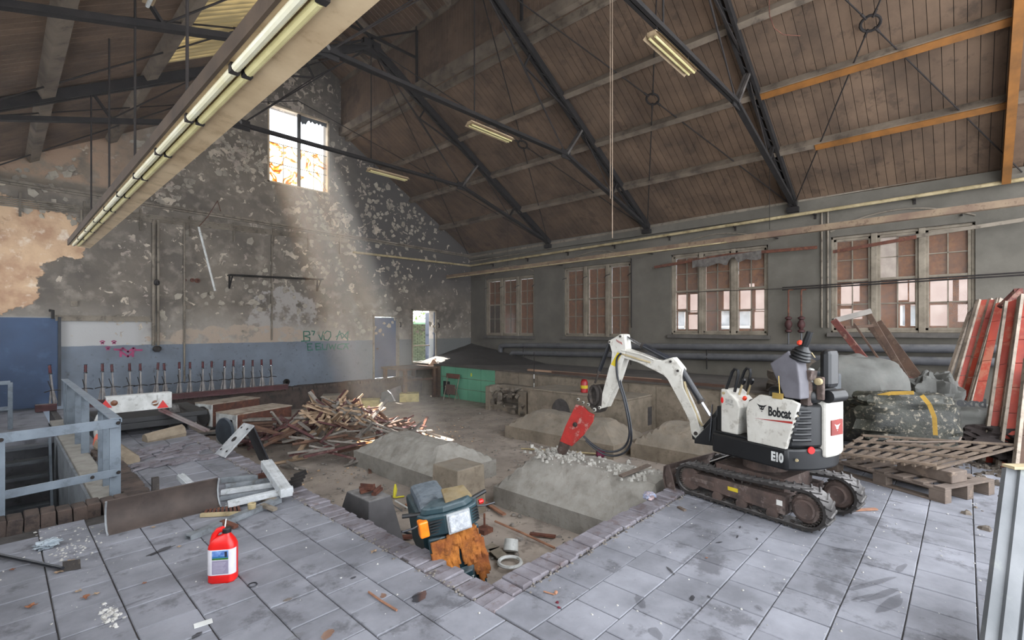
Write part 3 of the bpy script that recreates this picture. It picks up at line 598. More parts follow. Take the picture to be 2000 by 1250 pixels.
# grey insulated heating pipes below the sills
for nm, pts, lab in (('a', ((978, 696), (982, 674.5), (1850, 681)), 'upper of the two grey heating pipes below the windows'), ('b', ((992, 697), (1000, 689), (1862, 706)), 'lower of the two grey heating pipes below the windows')):
    off = .13; p = [PX(x, y_, WX-off) for x, y_ in pts]; q = p[2]+(p[2]-p[1])*.45
    if nm == 'a': P_ = [(p[1].x, p[1].y+.12, .45), (p[1].x, p[1].y+.12, p[1].z), q]
    else: P_ = [(p[1].x, p[1].y+.05, .46), (p[1].x, p[1].y+.05, p[1].z), q]
    pipe('heating_pipe', elbow(P_, .16), .088, mPIPEG, lab, n=14)
for i, (px, py) in enumerate(((886, 0), (1070, 0), (1222, 0), (1600, 0))):
    pass
for i, yy in enumerate((11.3, 7.1, 4.9)):
    mb = MB(); mb.tube([(WX-.02, yy, 1.12), (WX-.2, yy, 1.12), (WX-.2, yy, .62)], .018, 6); mb.build('pipe_hook', mROD, wall_r)
# dark twin pipe lines crossing the windows with valves
t = thing('gas_line', 'pair of thin dark pipes crossing the nearest window, with two valves', 'pipe', (WX-.2, 2, 2)); xw = WX-.16
for k, (pa, pb) in enumerate((((1528, 562), (2000, 532)), ((1528, 566), (2000, 537)))):
    p, q = PX(*pa, xw), PX(*pb, xw); mb = MB(); mb.tube([p, q+(q-p)*.3], .017, 6); mb.build('line_pipe', mROD, t, smooth=True)
p, q = PX(1340, 571, xw), PX(1528, 564, xw); mb = MB(); mb.tube([p, q], .008, 5); mb.build('thin_line', mROD, t)
for px in (1540, 1565):
    a_, b_ = PX(px, 566, xw), PX(px, 622, xw); mb = MB(); mb.tube(elbow([(xw, a_.y-.1, a_.z), (xw, a_.y, a_.z), b_], .04), .018, 6); mb.build('drop_pipe', mRUST, t, smooth=True)
    mb = MB(); z = b_.z; mb.lathe([(.03, 0), (.075, -.03), (.075, -.06), (.035, -.08), (.05, -.1), (.08, -.16), (.08, -.22), (.05, -.27), (.035, -.3), (.075, -.32), (.075, -.36), (.04, -.38)], (xw, b_.y, z+.05), (0, 0, 1), 12); mb.build('valve', mat('valve_red_brown', '#4e2c2a', '#38211f', 9, .7), t, smooth=True)
    mb = MB(); mb.tube([(xw, b_.y, z-.3), (xw, b_.y, 1.0)], .02, 6); mb.build('lower_pipe', mPIPEG, t)
# vertical conduits on the window wall between third and fourth windows
for px in (1605, 1617): a_, b_ = PX(px, 410, WX-.03), PX(px, 640, WX-.03); pipe('wall_conduit', [a_, b_], .02, mTRIM, 'left thin conduit on the pier beside the nearest window' if px == 1605 else 'right thin conduit on the pier beside the nearest window', 'conduit', n=6)
a_, b_ = PX(1233, 505, WX-.02), PX(1233, 640, WX-.02); t = pipe('wall_conduit', [a_, b_], .014, mROD, 'thin dark conduit ending in a fitting right of the second window', 'conduit', n=6)
# gable conduits
def gp(px, py, off=.03): v = PY(px, py, GY-off); return v
t = thing('conduit_bundle', 'five parallel conduits running along the gable wall under the cove', 'conduit', (3, GY, 4.3))
for i in range(5):
    z0 = 4.66-.04*0; a_, b_ = gp(0, 384+4*i), gp(400, 433+2.6*i); d_ = (b_-a_)/(b_.x-a_.x); xe = 7.6; mb = MB(); mb.tube([a_-d_*.7, a_+d_*(xe-a_.x)], .016, 6); mb.build('conduit', mTRIM, t, smooth=True)
for i in range(8): mb = MB(); mb.box((.3+i, GY-.06, 4.0), (.34+i, GY, 4.5)); mb.build('clip', mTRIM, t)
for px, r_, z0, lab in ((300, .035, 1.27, 'thicker left pipe of the pair running down the gable wall to the dado'), (309, .028, 1.27, 'thinner right pipe of the pair running down the gable wall to the dado'), (360, .022, .35, 'slim pipe running down the gable wall past the dado behind the levers'), (531, .02, 1.35, 'slim pipe on the gable wall left of the green graffiti'), (159, .02, 3.6, 'short conduit dropping from the bundle near the bare plaster')):
    a_ = gp(px, 438); mb = MB(); mb.tube([(a_.x, GY-.04, 4.3), (a_.x, GY-.04, z0)], r_, 8); solo(mb, 'drop_pipe', mTRIM, lab, 'pipe', smooth=True)
mb = MB(); a_ = gp(300, 674); mb.lathe([(.05, 0), (.09, .05), (.09, .1), (.05, .14)], (a_.x+.06, GY-.08, 1.12), n=10); solo(mb, 'pipe_fitting', mSTEEL, 'black fitting at the foot of the pipe pair on the gable wall', 'fitting')
mb = MB(); a_ = gp(305, 552); mb.lathe([(.03, 0), (.06, .03), (.06, .1), (.03, .14)], (a_.x, GY-.1, a_.z-.07), n=10); solo(mb, 'pipe_valve', mSTEEL, 'small dark valve halfway down the pipe pair on the gable wall', 'valve')
mb = MB(); a_, b_ = gp(108, 622, .05), gp(292, 622, .05); mb.box((a_.x, GY-.08, a_.z-.05), (b_.x, GY, a_.z+.05)); mb.box((a_.x, GY-.1, a_.z+.05), (b_.x, GY, a_.z+.07)); solo(mb, 'wall_duct', mTRIM, 'boxed horizontal duct on the gable wall right of the blue sliding door', 'duct')
t = thing('wall_shelf', 'dark steel shelf rail on brackets across the gable wall', 'shelf', (5.4, GY, 3.1)); a_, b_ = gp(447, 537, .15), gp(628, 546, .15); mb = MB(); mb.bar(a_, b_, .3, .03); mb.build('rail', mSTEEL, t)
for p in (a_+(b_-a_)*.02, b_-(b_-a_)*.03): mb = MB(); mb.bar((p.x, GY-.02, p.z), (p.x, GY-.02, p.z-.35), .04, .03); mb.bar((p.x, GY-.28, p.z-.02), (p.x, GY-.02, p.z-.33), .03, .02); mb.build('bracket', mSTEEL, t)
for px, py, s, lab in ((145, 593, .12, 'square switch plate on the plaster above the boxed duct'), (369, 600, .09, 'small box on the gable wall beside the slim pipe'), (516, 604, .1, 'small box left of the thin pipe above the green graffiti'), (673, 608, .09, 'small box on the gable wall above the green graffiti')):
    a_ = gp(px, py); mb = MB(); mb.box((a_.x-s/2, GY-.03, a_.z-s/2), (a_.x+s/2, GY, a_.z+s/2)); mb.box((a_.x-s/5, GY-.045, a_.z-s/5), (a_.x+s/5, GY-.03, a_.z+s/5)); solo(mb, 'switch_box', mTRIM, lab, 'switch', bev=.006)
for px, py, r_, lab in ((376, 547, .05, 'left of two rusty sockets on the gable wall'), (386, 548, .06, 'right of two rusty sockets on the gable wall'), (362, 547, .035, 'smallest rusty socket at the slim gable pipe')):
    a_ = gp(px, py); mb = MB(); mb.lathe([(r_, 0), (r_, .03), (r_*.5, .035), (r_*.45, .01)], (a_.x, GY, a_.z), (0, -1, 0), 10); solo(mb, 'round_socket', mRUST, lab, 'socket')
for px, py, lab in ((782, 633, 'dark wall hook between the blue door and the open hatch'), (857, 635, 'dark wall hook right of the open hatch')):
    a_ = gp(px, py); mb = MB(); mb.tube([(a_.x, GY, a_.z+.06), (a_.x, GY-.06, a_.z+.04), (a_.x, GY-.06, a_.z-.06), (a_.x, GY-.03, a_.z-.1)], .022, 6); solo(mb, 'wall_hook', mSTEEL, lab, 'hook')
a_, b_ = PY(388, 443, GY-.5), PY(420, 568, GY-.4); t = thing('hanging_tube', 'white fluorescent tube dangling by its cable in front of the gable wall', 'lamp', a_); mb = MB(); mb.tube([a_, b_], .026, 8); mb.build('tube', mWHITE, t, smooth=True); mb = MB(); c_ = PY(425, 392, GY-.15); mb.tube([a_, a_+(c_-a_)*.5+Vector((.02, .1, -.05)), c_, Vector((c_.x+.1, GY-.05, 4.75))], .009, 5); mb.build('cable', mRUST, t)
# ---- trusses ----
def truss(y, label, first=False):
    t = thing('roof_truss', label, 'truss', (XC, y, 5.6), 'riveted roof trusses'); up = Vector((0, 1, 0))
    def b_(nm, p, q, w, h, m=mSTEEL, twin=0):
        mb = MB()
        if twin:
            for s in (-twin/2, twin/2): mb.bar((p[0], y+s, p[1]), (q[0], y+s, q[1]), w, h, up=(0, 0, 1))
        else: mb.bar((p[0], y, p[1]), (q[0], y, q[1]), w, h)
        return mb.build(nm, m, t)
    def rod(p, q, r_=.013): mb = MB(); mb.tube([(p[0], y, p[1]), (q[0], y, q[1])], r_, 6); return mb.build('rod', mROD, t)
    for s in (1, -1):
        X_ = lambda x: XC+s*(x-XC)
        foot, ap, N_ = (X_(12.72), 4.56), (XC, 8.36), (X_(8.85), 5.64)
        b_('rafter', foot, ap, .055, .15, twin=.11)
        mb = MB()
        for k in range(26):
            a = k/26; x = foot[0]+(ap[0]-foot[0])*a; z = foot[1]+(ap[1]-foot[1])*a; dx, dz = (ap[0]-foot[0])/26*.5, (ap[1]-foot[1])/26*.5; mb.bar((x, y-.05, z-.075), (x+dx, y+.05, z+dz-.075), .03, .01)
        mb.build('lacing', mSTEEL, t, kind='stuff')
        b_('lower_chord', foot, N_, .05, .07, twin=.05); b_('strut', N_, (X_(9.45), 6.38), .05, .05, mat('grey_strut', '#5d5854', '#3c3835', 5, .6), twin=.06)
        b_('strut', (X_(10.8), 5.13), (X_(11.05), 5.5), .035, .03, twin=.04); rod(N_, (X_(7.42), 7.08)); rod((X_(7.42), 7.08), (XC, 8.3)); rod(N_, ap, .014); rod((X_(10.8), 5.13), (X_(9.45), 6.4))
        b_('strut', (X_(7.42), 7.08), (X_(7.62), 7.42), .035, .035); b_('strut', (X_(7.42), 7.08), (X_(9.1), 6.6), .03, .035, mROD)
        mb = MB(); mb.box((N_[0]-.16, y-.012, N_[1]-.1), (N_[0]+.16, y+.012, N_[1]+.1)); mb.build('gusset', mSTEEL, t)
        mb = MB(); mb.box((foot[0]-.12, y-.12, 4.38), (foot[0]+.12, y+.12, 4.5)); mb.build('shoe', mSTEEL, t)
    b_('tie_beam', (3.23, 5.64), (8.85, 5.64), .06, .06, twin=.05); mb = MB(); mb.tube([(XC, y, 5.64), (XC, y, 8.3)], .014, 6); mb.build('rod', mROD, t)
    # lantern posts and crossed braces above the apex
    for s in (1, -1): b_('lantern_post', (XC+s*1.3, 7.6), (XC+s*1.3, 9.4), .05, .05)
    b_('lantern_brace', (XC-1.3, 7.75), (XC+1.3, 9.3), .04, .04); b_('lantern_brace', (XC+1.3, 7.75), (XC-1.3, 9.3), .04, .04); b_('lantern_tie', (XC-1.3, 8.6), (XC+1.3, 8.6), .05, .05)
    mb = MB(); mb.box((XC-.22, y-.07, 8.14), (XC+.22, y+.07, 8.46)); mb.build('apex_plate', mSTEEL, t)
    return t
TY = (10.23, 6.62, 2.92, -.75)
truss(TY[0], 'dark riveted roof truss nearest the gable wall'); truss(TY[1], 'dark riveted roof truss, second from the gable wall'); truss(TY[2], 'dark riveted roof truss, third from the gable wall, nearest the viewer')
def ringbrace(ya, yb, s, label):
    X_ = lambda x: XC+s*(x-XC); ym = (ya+yb)/2; c = Vector((X_(9.38), ym, 6.48)); t = thing('bracing_ring', label, 'brace', c, 'ring and rod wind braces'); n = Vector((math.sin(SL)*s, 0, math.cos(SL)))
    mb = MB(); ax = Vector((0, 1, 0)); bx = n.cross(ax); pts = [c+(ax*math.cos(i*math.pi/8)+bx*math.sin(i*math.pi/8))*.13 for i in range(17)]; mb.tube(pts, .022, 6, cap=False); mb.build('ring', mSTEEL, t, smooth=True)
    for yy in (ya, yb):
        for e_ in (Vector((X_(12.7), yy, 4.52)), Vector((XC, yy, 8.35))):
            d_ = (e_-c).normalized(); mb = MB(); mb.tube([c+d_*.1, e_], .013, 6); mb.build('rod', mROD, t)
            mb = MB(); mb.tube([c+d_*.1, c+d_*.22], .022, 6); mb.build('turnbuckle', mROD, t)
for ya, yb, w in ((GY, TY[0], 'against the gable'), (TY[0], TY[1], 'in the second bay'), (TY[1], TY[2], 'in the third bay'), (TY[2], TY[3], 'in the nearest bay')):
    ringbrace(ya, yb, 1, 'iron bracing ring with four rods, under the right roof slope '+w)
    if ya > 5: ringbrace(ya, yb, -1, 'iron bracing ring with four rods, under the left roof slope '+w)
# tie-mounted short lamps
mTUBE = mat('lamp_tube', '#d9cf9a', '#c6bb86', 3, .25, bump=0); mREF = mat('cream_reflector', '#b9a384', '#9d876a', 2.5, .5, spots='#806c52', samt=.5, sscale=5)
def lamp(x0, x1, y, z, label, dz=0):
    t = thing('strip_lamp', label, 'lamp', ((x0+x1)/2, y, z), 'strip lamps under the trusses'); mb = MB(); mb.bar((x0, y, z), (x1, y, z+dz), .12, .05); mb.build('housing', mREF, t)
    mb = MB(); mb.add([(x0, y-.12, z-.04), (x1, y-.12, z-.04+dz), (x1, y-.05, z+.02+dz), (x0, y-.05, z+.02), (x0, y+.12, z-.04), (x1, y+.12, z-.04+dz), (x1, y+.05, z+.02+dz), (x0, y+.05, z+.02)], ((0, 1, 2, 3), (7, 6, 5, 4))); mb.build('reflector', mREF, t)
    for s in (-.04, .04): mb = MB(); mb.tube([(x0+.03, y+s, z-.045), (x1-.03, y+s, z-.045+dz)], .016, 8); mb.build('tube', mTUBE, t, smooth=True)
    for x in (x0+.15, x1-.15): mb = MB(); mb.tube([(x, y, z), (x, y, z+.16)], .008, 5); mb.build('hanger', mROD, t)
lamp(5.97, 7.05, TY[0], 5.44, 'cream strip lamp hung under the truss nearest the gable wall'); lamp(5.91, 7.03, TY[1], 5.46, 'cream strip lamp hung under the second truss from the gable wall'); lamp(5.71, 6.98, TY[2], 5.46, 'cream strip lamp hung under the third truss, nearest the viewer')
a_ = PY(288, 12, TY[1]-.1); t = thing('strip_lamp', 'strip lamp at the top edge of the picture, under the left roof slope', 'lamp', a_)
mb = MB(); mb.box((a_.x-.05, a_.y-1.2, a_.z+.02), (a_.x+.05, a_.y, a_.z+.06)); mb.build('housing', mREF, t); mb = MB(); mb.tube([a_, a_+Vector((0, -1.2, 0))], .02, 8); mb.build('tube', mWHITE, t, smooth=True)
for dy in (-.15, -1.0): mb = MB(); mb.tube([a_+Vector((0, dy, .05)), Vector((a_.x, a_.y+dy, roofz(a_.x)-.03))], .008, 5); mb.build('hanger', mROD, t)
# long trunking with paired tubes on the left
t = thing('lamp_trunking', 'long cream lamp trunking with paired fluorescent tubes at the left of the hall', 'lamp', (1.05, 7, 3.2)); y0, y1 = 1.4, 11.85; z = 3.2
mb = MB(); mb.box((.885, y0, z+.01), (1.16, y1, z+.07)); mb.build('trunking', mat('dusty_top', '#5b4a39', '#43362a', 3), t)
mREF2 = mat('warm_reflector', '#cfb895', '#b59c7a', 2.5, .5, spots='#97805f', samt=.4, sscale=5); mb = MB(); mb.box((.885, y0, z+.0), (1.01, y1, z+.01)); mb.build('reflector', mREF2, t); mb = MB(); mb.add([(1.03, y0, z-.012), (1.03, y1, z-.012), (1.175, y1, z-.03), (1.175, y0, z-.03), (1.012, y0, z+.0), (1.012, y1, z+.0), (1.175, y1, z-.018), (1.175, y0, z-.018)], ((3, 2, 1, 0), (4, 5, 6, 7), (0, 1, 5, 4), (3, 7, 6, 2))); mb.build('reflector', mREF2, t)
mb = MB(); mb.box((.865, y0, z-.01), (.885, y1, z+.09)); mb.build('reflector', mat('sooty_reflector', '#4d3e30', '#382c22', 3), t)
yy = 2.09; k = 0
while yy < 11.5:
    for x in (.925, .992):
        mb = MB(); mb.tube([(x, yy+.03, z-.028), (x, min(yy+.92, y1-.03), z-.028)], .025, 10); mb.build('tube', mTUBE if x > .95 else mat('whiter_tube', '#d6d2bb', '#c9c19c', 3, .25, bump=0), t, smooth=True)
        mb = MB(); mb.box((x-.025, yy-.025, z-.05), (x+.025, yy+.02, z+.01)); mb.build('lamp_holder', mROD, t)
    yy += .95
for yy in (TY[0], 8.4, TY[1], 4.5, TY[2]):
    zt = roofz(1.03)-.05; mb = MB(); mb.tube([(1.03, yy, z+.07), (1.03, yy, zt)], .012, 6); mb.build('hanger_rod', mROD, t)
# loose wires and ropes
mb = MB(); x_, y_ = 6.2, 3.3
p = PY(1196, 465, 3.6); mb.tube([(p.x, 3.6, p.z), (p.x, 3.6, 8.8)], .006, 5); mb.tube([(p.x-.02, 3.62, p.z+.55), (p.x-.03, 3.62, 8.8)], .005, 5); solo(mb, 'hanging_rope', mat('pale_cord', '#a08c78'), 'pale cord hanging straight down from the roof in mid hall', 'rope')
p = PX(1503, 448, 11.6); mb = MB(); mb.tube([(11.6, p.y, p.z), (11.6, p.y, 5.2)], .006, 4); solo(mb, 'hanging_wire', mROD, 'thin dark wire from roof to the channel rail by the third truss', 'wire')
p = PX(992, 524, 11.6); mb = MB(); mb.tube([(11.6, p.y, p.z), (11.6, p.y, 5.25)], .005, 4); solo(mb, 'hanging_wire', mROD, 'thin wire from roof to the channel rail above the farthest window', 'wire')
c_ = [PZ(*q, 6.2) for q in ((1502, 0), (1503, 30), (1512, 55), (1530, 68), (1563, 70))]; mb = MB(); mb.tube(c_, .007, 5); solo(mb, 'loose_cable', mRUST, 'thin reddish cable curling down from the right roof slope', 'cable')
c_ = [PZ(*q, 6.0) for q in ((1650, 188), (1663, 215), (1678, 245), (1690, 270), (1700, 305), (1712, 340), (1735, 365))]; mb = MB(); mb.tube(c_, .003, 4)
for i in range(14): j = i/13*5.9; a_ = c_[int(j)].lerp(c_[int(j)+1], j % 1); mb.lathe([(.004, -.02), (.016, 0), (.004, .02)], a_, (1, 1, 0), 5)
solo(mb, 'cobweb_strand', mWHITE, 'white flecked dusty strand hanging under the near roof planks', 'cobweb')
# ---------------- mini excavator with breaker ----------------
EC = Vector((5.126-.98*.05, 1.395+.2*.05, 0)); TU = Vector((.19945, .97991, 0)).normalized()
ex = thing('mini_excavator', 'white and black tracked mini excavator with raised boom and red breaker, beside the pit', 'excavator', EC)
MT = frame(EC, TU, (-TU.y, TU.x, 0)); ab = R(72); BU = Vector((math.cos(ab), math.sin(ab), 0)); EB = EC+BU*.02; MBd = frame(EB, BU, (-BU.y, BU.x, 0)) @ Matrix.Diagonal((.87, .9, .99, 1))
mXW = mat('excavator_white', '#cfccc3', '#bcb8ae', 5, .4, bump=.03, spots='#8a8173', samt=.5, sscale=12); mXB = mat('excavator_black', '#17181a', '#101113', 6, .4, bump=.04, dust='#4b4845', damt=.22)
mXR = mat('track_frame_rust', '#5a4a43', '#3f3531', 7, .85, bump=.3, spots='#7b6f68', samt=.6, sscale=9); mBRK = mat('breaker_red', '#b8302a', '#96261f', 7, .6, bump=.15, spots='#c9a69c', samt=.55, sscale=7)
mHYD = mat('black_rod', '#1f2023', '#2b2d33', 6, .3, bump=0); mDKM = mat('dirty_metal', '#3d3733', '#2a2623', 8, .6, metal=.3, bump=.3, spots='#6b6159', samt=.5)
rs, rz, rr = -.52, .185, .155; fs, fz, frr = .58, .165, .135
def loop(off):
    pts = []
    for i in range(17): a = math.pi/2+math.pi*i/16; pts.append((rs+math.cos(a)*(rr+off), rz+math.sin(a)*(rr+off)))
    for i in range(1, 12): t = i/12; pts.append((rs+(fs-rs)*t, rz-rr-off+(fz-frr-rz+rr)*t))
    for i in range(17): a = -math.pi/2+math.pi*i/16; pts.append((fs+math.cos(a)*(frr+off), fz+math.sin(a)*(frr+off)))
    for i in range(1, 12): t = i/12; pts.append((fs+(rs-fs)*t, fz+frr+off+(rz+rr-fz-frr)*t-.012*math.sin(t*math.pi)))
    return pts
for side, (t0, t1) in enumerate(((.22, .40), (-.40, -.22))):
    nm = 'rubber_track'; A, B = loop(-.012), loop(.012); n = len(A); mb = MB()
    v = [MT @ Vector((p[0], t, p[1])) for q in (A, B) for t in (t0, t1) for p in q]
    f = []
    for i in range(n): j = (i+1) % n; f += [(i, j, n+j, n+i), (2*n+i, 3*n+i, 3*n+j, 2*n+j), (i, 2*n+i, 2*n+j, j), (n+i, n+j, 3*n+j, 3*n+i)]
    mb.add(v, f); tk = mb.build(nm, mRUBBER, ex, smooth=True)
    # evenly spaced chevron lugs and inner guide teeth
    P = loop(.012); seg = []; Ltot = 0
    for i in range(n): d = math.dist(P[i], P[(i+1) % n]); seg.append((Ltot, d)); Ltot += d
    N_ = 46; me = None
    for k in range(N_):
        s = Ltot*k/N_; i = max(q for q in range(n) if seg[q][0] <= s); a, b = P[i], P[(i+1) % n]; fr_ = (s-seg[i][0])/max(seg[i][1], 1e-6)
        p = (a[0]+(b[0]-a[0])*fr_, a[1]+(b[1]-a[1])*fr_); dx, dz = b[0]-a[0], b[1]-a[1]; l = math.hypot(dx, dz); dx /= l; dz /= l; nx_, nz_ = dz, -dx
        if (nx_*(p[0]-.03)+nz_*(p[1]-.17)) < 0: nx_, nz_ = -nx_, -nz_
        lug = MB(); w = .011; q = []
        for (tt, sh) in ((t0-.004, -.02), ((t0+t1)/2, .025), (t1+.004, -.02)):
            for o_, hh in ((-w, 0), (w, 0), (w*.6, .011), (-w*.6, .011)): q.append(MT @ Vector((p[0]+dx*(o_+sh)+nx_*hh, tt, p[1]+dz*(o_+sh)+nz_*hh)))
        lug.add(q, [(0, 1, 2, 3), (11, 10, 9, 8)]+[(g*4+i_, (g+1)*4+i_, (g+1)*4+(i_+1) % 4, g*4+(i_+1) % 4) for g in (0, 1) for i_ in range(4)])
        if side == 0 or k % 1 == 0: lug.build('tread_lug', mRUBBER, tk)
    if side == 0:
        mb = MB(); Q = loop(-.02)
        for k in range(0, n, 1): mb.lathe([(.012, 0), (.006, .03)], MT @ Vector((Q[k][0], t1-.03, Q[k][1])), MT.to_3x3() @ Vector((.03-Q[k][0], 0, .17-Q[k][1])), 6)
        mb.build('guide_tooth', mDKM, tk, kind='stuff')
    ti = t1-.012 if side == 0 else t1-.05; o = MT @ Vector((0, 0, 0)); F_ = MT.to_3x3() @ Vector((1, 0, 0)); U_ = Vector((0, 0, 1)); Lf = MT.to_3x3() @ Vector((0, 1, 0))
    mb = MB(); mb.prism([(-.36, .085), (-.36, .245), (.3, .245), (.56, .235), (.56, .12), (.3, .105), (-.1, .095)], o-Lf*(0), F_, U_, -(t1-.015), -(t0+.02)); mb.build('track_frame', mXR, ex, bev=.008)
    mb = MB(); mb.prism([(.3, .155), (.3, .20), (.54, .20), (.54, .155)], o, F_, U_, -(t1+.0), -(t1-.02)); mb.build('tension_cover', mXR, ex, bev=.004)
    for s in (.27, .03, -.25): mb = MB(); c = MT @ Vector((s, t0+.03, .07)); mb.lathe([(.05, 0), (.05, .03), (.03, .04), (.03, .10), (.05, .11), (.05, .14), (.02, .145)], c, Lf, 16); mb.build('track_roller', mXR, ex, smooth=True)
    c = MT @ Vector((rs, t0+.02, rz)); mb = MB(); prof = []
    mb.lathe([(.10, 0), (.125, .02), (.125, .11), (.11, .13), (.085, .135), (.085, .16), (.07, .165), (.06, .16)], c, Lf, 22); mb.build('sprocket', mXR, ex, smooth=True)
    mb = MB()
    for k in range(14): a = k/14*6.283; q = MT @ Vector((rs+math.cos(a)*.125, t0+.09, rz+math.sin(a)*.125)); q2 = MT @ Vector((rs+math.cos(a)*.142, t0+.09, rz+math.sin(a)*.142)); mb.bar(q, q2, .02, .07, up=Lf)
    mb.build('sprocket_teeth', mDKM, ex)
    c = MT @ Vector((fs, t0+.03, fz)); mb = MB(); mb.lathe([(.06, 0), (.115, .02), (.115, .12), (.07, .13), (.03, .13)], c, Lf, 20); mb.build('idler', mXR, ex, smooth=True)
# yellow and white stickers on the frame
for s0, s1, z0, z1, m, nm in ((.06, .16, .165, .20, mat('sticker_yellow', '#d9c02c'), 'yellow_sticker'), (-.34, -.29, .16, .205, mat('sticker_white', '#d8d6d0'), 'white_sticker')):
    mb = MB(); mb.box((s0, (.386), z0), (s1, .388, z1), MT); mb.build(nm, m, ex)
mb = MB(); mb.box((-.3, -.27, .16), (.35, .27, .36), MT); mb.lathe([(.2, 0), (.2, .12)], MT @ Vector((0, 0, .34)), n=20); mb.build('chassis', mXR, ex)
# dozer blade at the front
mb = MB(); q = [(.80, .0), (.83, .1), (.84, .2), (.815, .26), (.80, .26), (.82, .2), (.81, .1), (.78, .0)]
mb.prism(q, EC, F_, U_, -.45, .45); 
for t in (-.44, .44): mb.prism([(.70, .02), (.82, 0), (.85, .12), (.84, .24), (.78, .26), (.74, .16)], EC+Lf*t, F_, U_, -.01, .01)
mb.build('dozer_blade', mXR, ex)
mb = MB()
for t in (-.2, .2): mb.bar(MT @ Vector((.2, t, .22)), MT @ Vector((.80, t, .1)), .05, .06)
mb.build('blade_arm', mXR, ex); mb = MB(); mb.tube([MT @ Vector((.3, .1, .42)), MT @ Vector((.52, .1, .3))], .016, 8); mb.build('blade_ram', mCHROME, ex)
# slewing body
def rounded(s_front, R_, ta, tb, n=20):      # plan: straight flanks, tail an arc about the slewing centre
    arc = [ta+(tb-ta)*i/n for i in range(n+1)]
    return [(s_front, ta)]+[(-math.sqrt(R_*R_-(t*.9)**2)/.87-.02, t) for t in arc]+[(s_front, tb)]
def slab(poly, z0, z1, nm, m, bev=.01, sc=1, **k):
    mb = MB(); n_ = len(poly); v = [MBd @ Vector((a, b, z0)) for a, b in poly]+[MBd @ Vector((a, b*sc, z1)) for a, b in poly]
    mb.add(v, [tuple(range(n_)), tuple(range(2*n_-1, n_-1, -1))]+[(i, n_+i, n_+(i+1) % n_, (i+1) % n_) for i in range(n_)]); return mb.build(nm, m, ex, bev=bev, smooth=True, **k)
slab(rounded(.33, .59, -.41, .43), .49, .68, 'lower_body', mXB, .02)
slab(rounded(-.1, .585, -.39, .415), .68, 1.06, 'rear_cover', mXB, .03)
def side(poly, t0, t1, nm, m, bev=.008, label=None):
    mb = MB(); mb.prism(poly, EB, BU*.87, U_*.99, -t1*.9, -t0*.9); return mb.build(nm, m, ex, bev=bev, label=label)
wp = side([(-.12, .675), (-.53, .675), (-.66, 1.08), (-.58, 1.105), (-.30, 1.115), (-.255, 1.115), (-.13, 1.035), (-.105, .95)], .40, .442, 'side_panel', mXW)
# louvres of the rear corner
for k in range(6):
    z = .76+.048*k; s0 = -.555-(z-.675)*.33; mb = MB()
    pts = [(s0, .43), (-.585, .405), (-.625, .35), (-.66, .26)]; mb.tube([MBd @ Vector((a, b, z)) for a, b in pts], .014, 6); mb.build('louvre', mXB, ex, smooth=True)
mb = MB(); P_ = rounded(-.5, .62, -.36, .11, 12); v = [MBd @ Vector((a, b, z)) for z in (.60, 1.09) for a, b in P_]; n_ = len(P_); mb.add(v, [tuple(range(n_)), tuple(range(2*n_-1, n_-1, -1))]+[(i, n_+i, n_+(i+1) % n_, (i+1) % n_) for i in range(n_)]); mb.build('counterweight', mXW, ex, bev=.02)
def on_rear(s, t, z): return MBd @ Vector((s, t, z))
mb = MB(); mb.box((-.742, -.14, .79), (-.72, .05, .92), MBd); mb.build('rear_badge', mat('badge_red', '#8c2a20', '#73221a', 8, .5), ex)
# maker's cat head mark drawn as flat strokes (side panel and rear badge)
def cathead(M, s, m, par):
    head = [(-.42, .12), (-.9, .62), (-.3, .42), (.3, .42), (.9, .62), (.42, .12), (.34, -.2), (.12, -.34), (0, -.3), (-.12, -.34), (-.34, -.2)]
    mb = MB(); mb.add([M @ Vector((a*s, b*s, 0)) for a, b in head], [tuple(range(len(head)))])
    mb.add([M @ Vector((a*s, b*s, 0)) for a, b in ((-.1, -.45), (.1, -.45), (.12, -.6), (-.12, -.6))], [(0, 1, 2, 3)])
    mb.build('cat_head_mark', m, par)
    mb = MB()
    for sg in (-1, 1): mb.add([M @ Vector((a*s*sg, b*s, .0015)) for a, b in ((.08, .02), (.3, .16), (.28, .02), (.12, -.06))], [(0, 1, 2, 3)])
    mb.build('mark_eyes', mXW if m is not mXW else mXB, par)
LM = frame(MBd @ Vector((-.235, .4435, .99)), -BU, (0, 0, 1))        # writing reads along -forward on the left side
ink = mat('black_ink', '#141416', None, 9, .6, bump=0)
cathead(frame(MBd @ Vector((-.285, .444, 1.0)), -BU, (0, 0, 1)), .055, ink, wp)
tx = text_mb('Bobcat', .112, frame(MBd @ Vector((-.352, .444, .945)), -BU, (0, 0, 1)) @ Matrix.Diagonal((.64, 1, 1, 1)), .001, .004, 1.0); tx.build('lettering', ink, wp)
mb = MB(); mb.add([MBd @ Vector((-.19, .4435, .895)), MBd @ Vector((-.60, .4435, .905)), MBd @ Vector((-.60, .4435, .925))], [(0, 1, 2)]); mb.build('red_stripe', mat('stripe_red', '#a83028'), wp)
tx = text_mb('E10', .105, frame(MBd @ Vector((-.375, .4315, .555)), -BU, (0, 0, 1)) @ Matrix.Diagonal((.72, 1, 1, 1)), .0015, .005, .95); tx.build('lettering', mWHITE, ex)
cathead(frame(MBd @ Vector((-.7425, -.045, .855)), (BU.y, -BU.x, 0), (0, 0, 1)), .05, mXW, ex)
mb = MB(); mb.lathe([(.032, 0), (.03, .008)], MBd @ Vector((-.655, .24, .67)), MBd.to_3x3() @ Vector((-.9, .4, 0)), 14); mb.build('reflector', mREDP, ex)
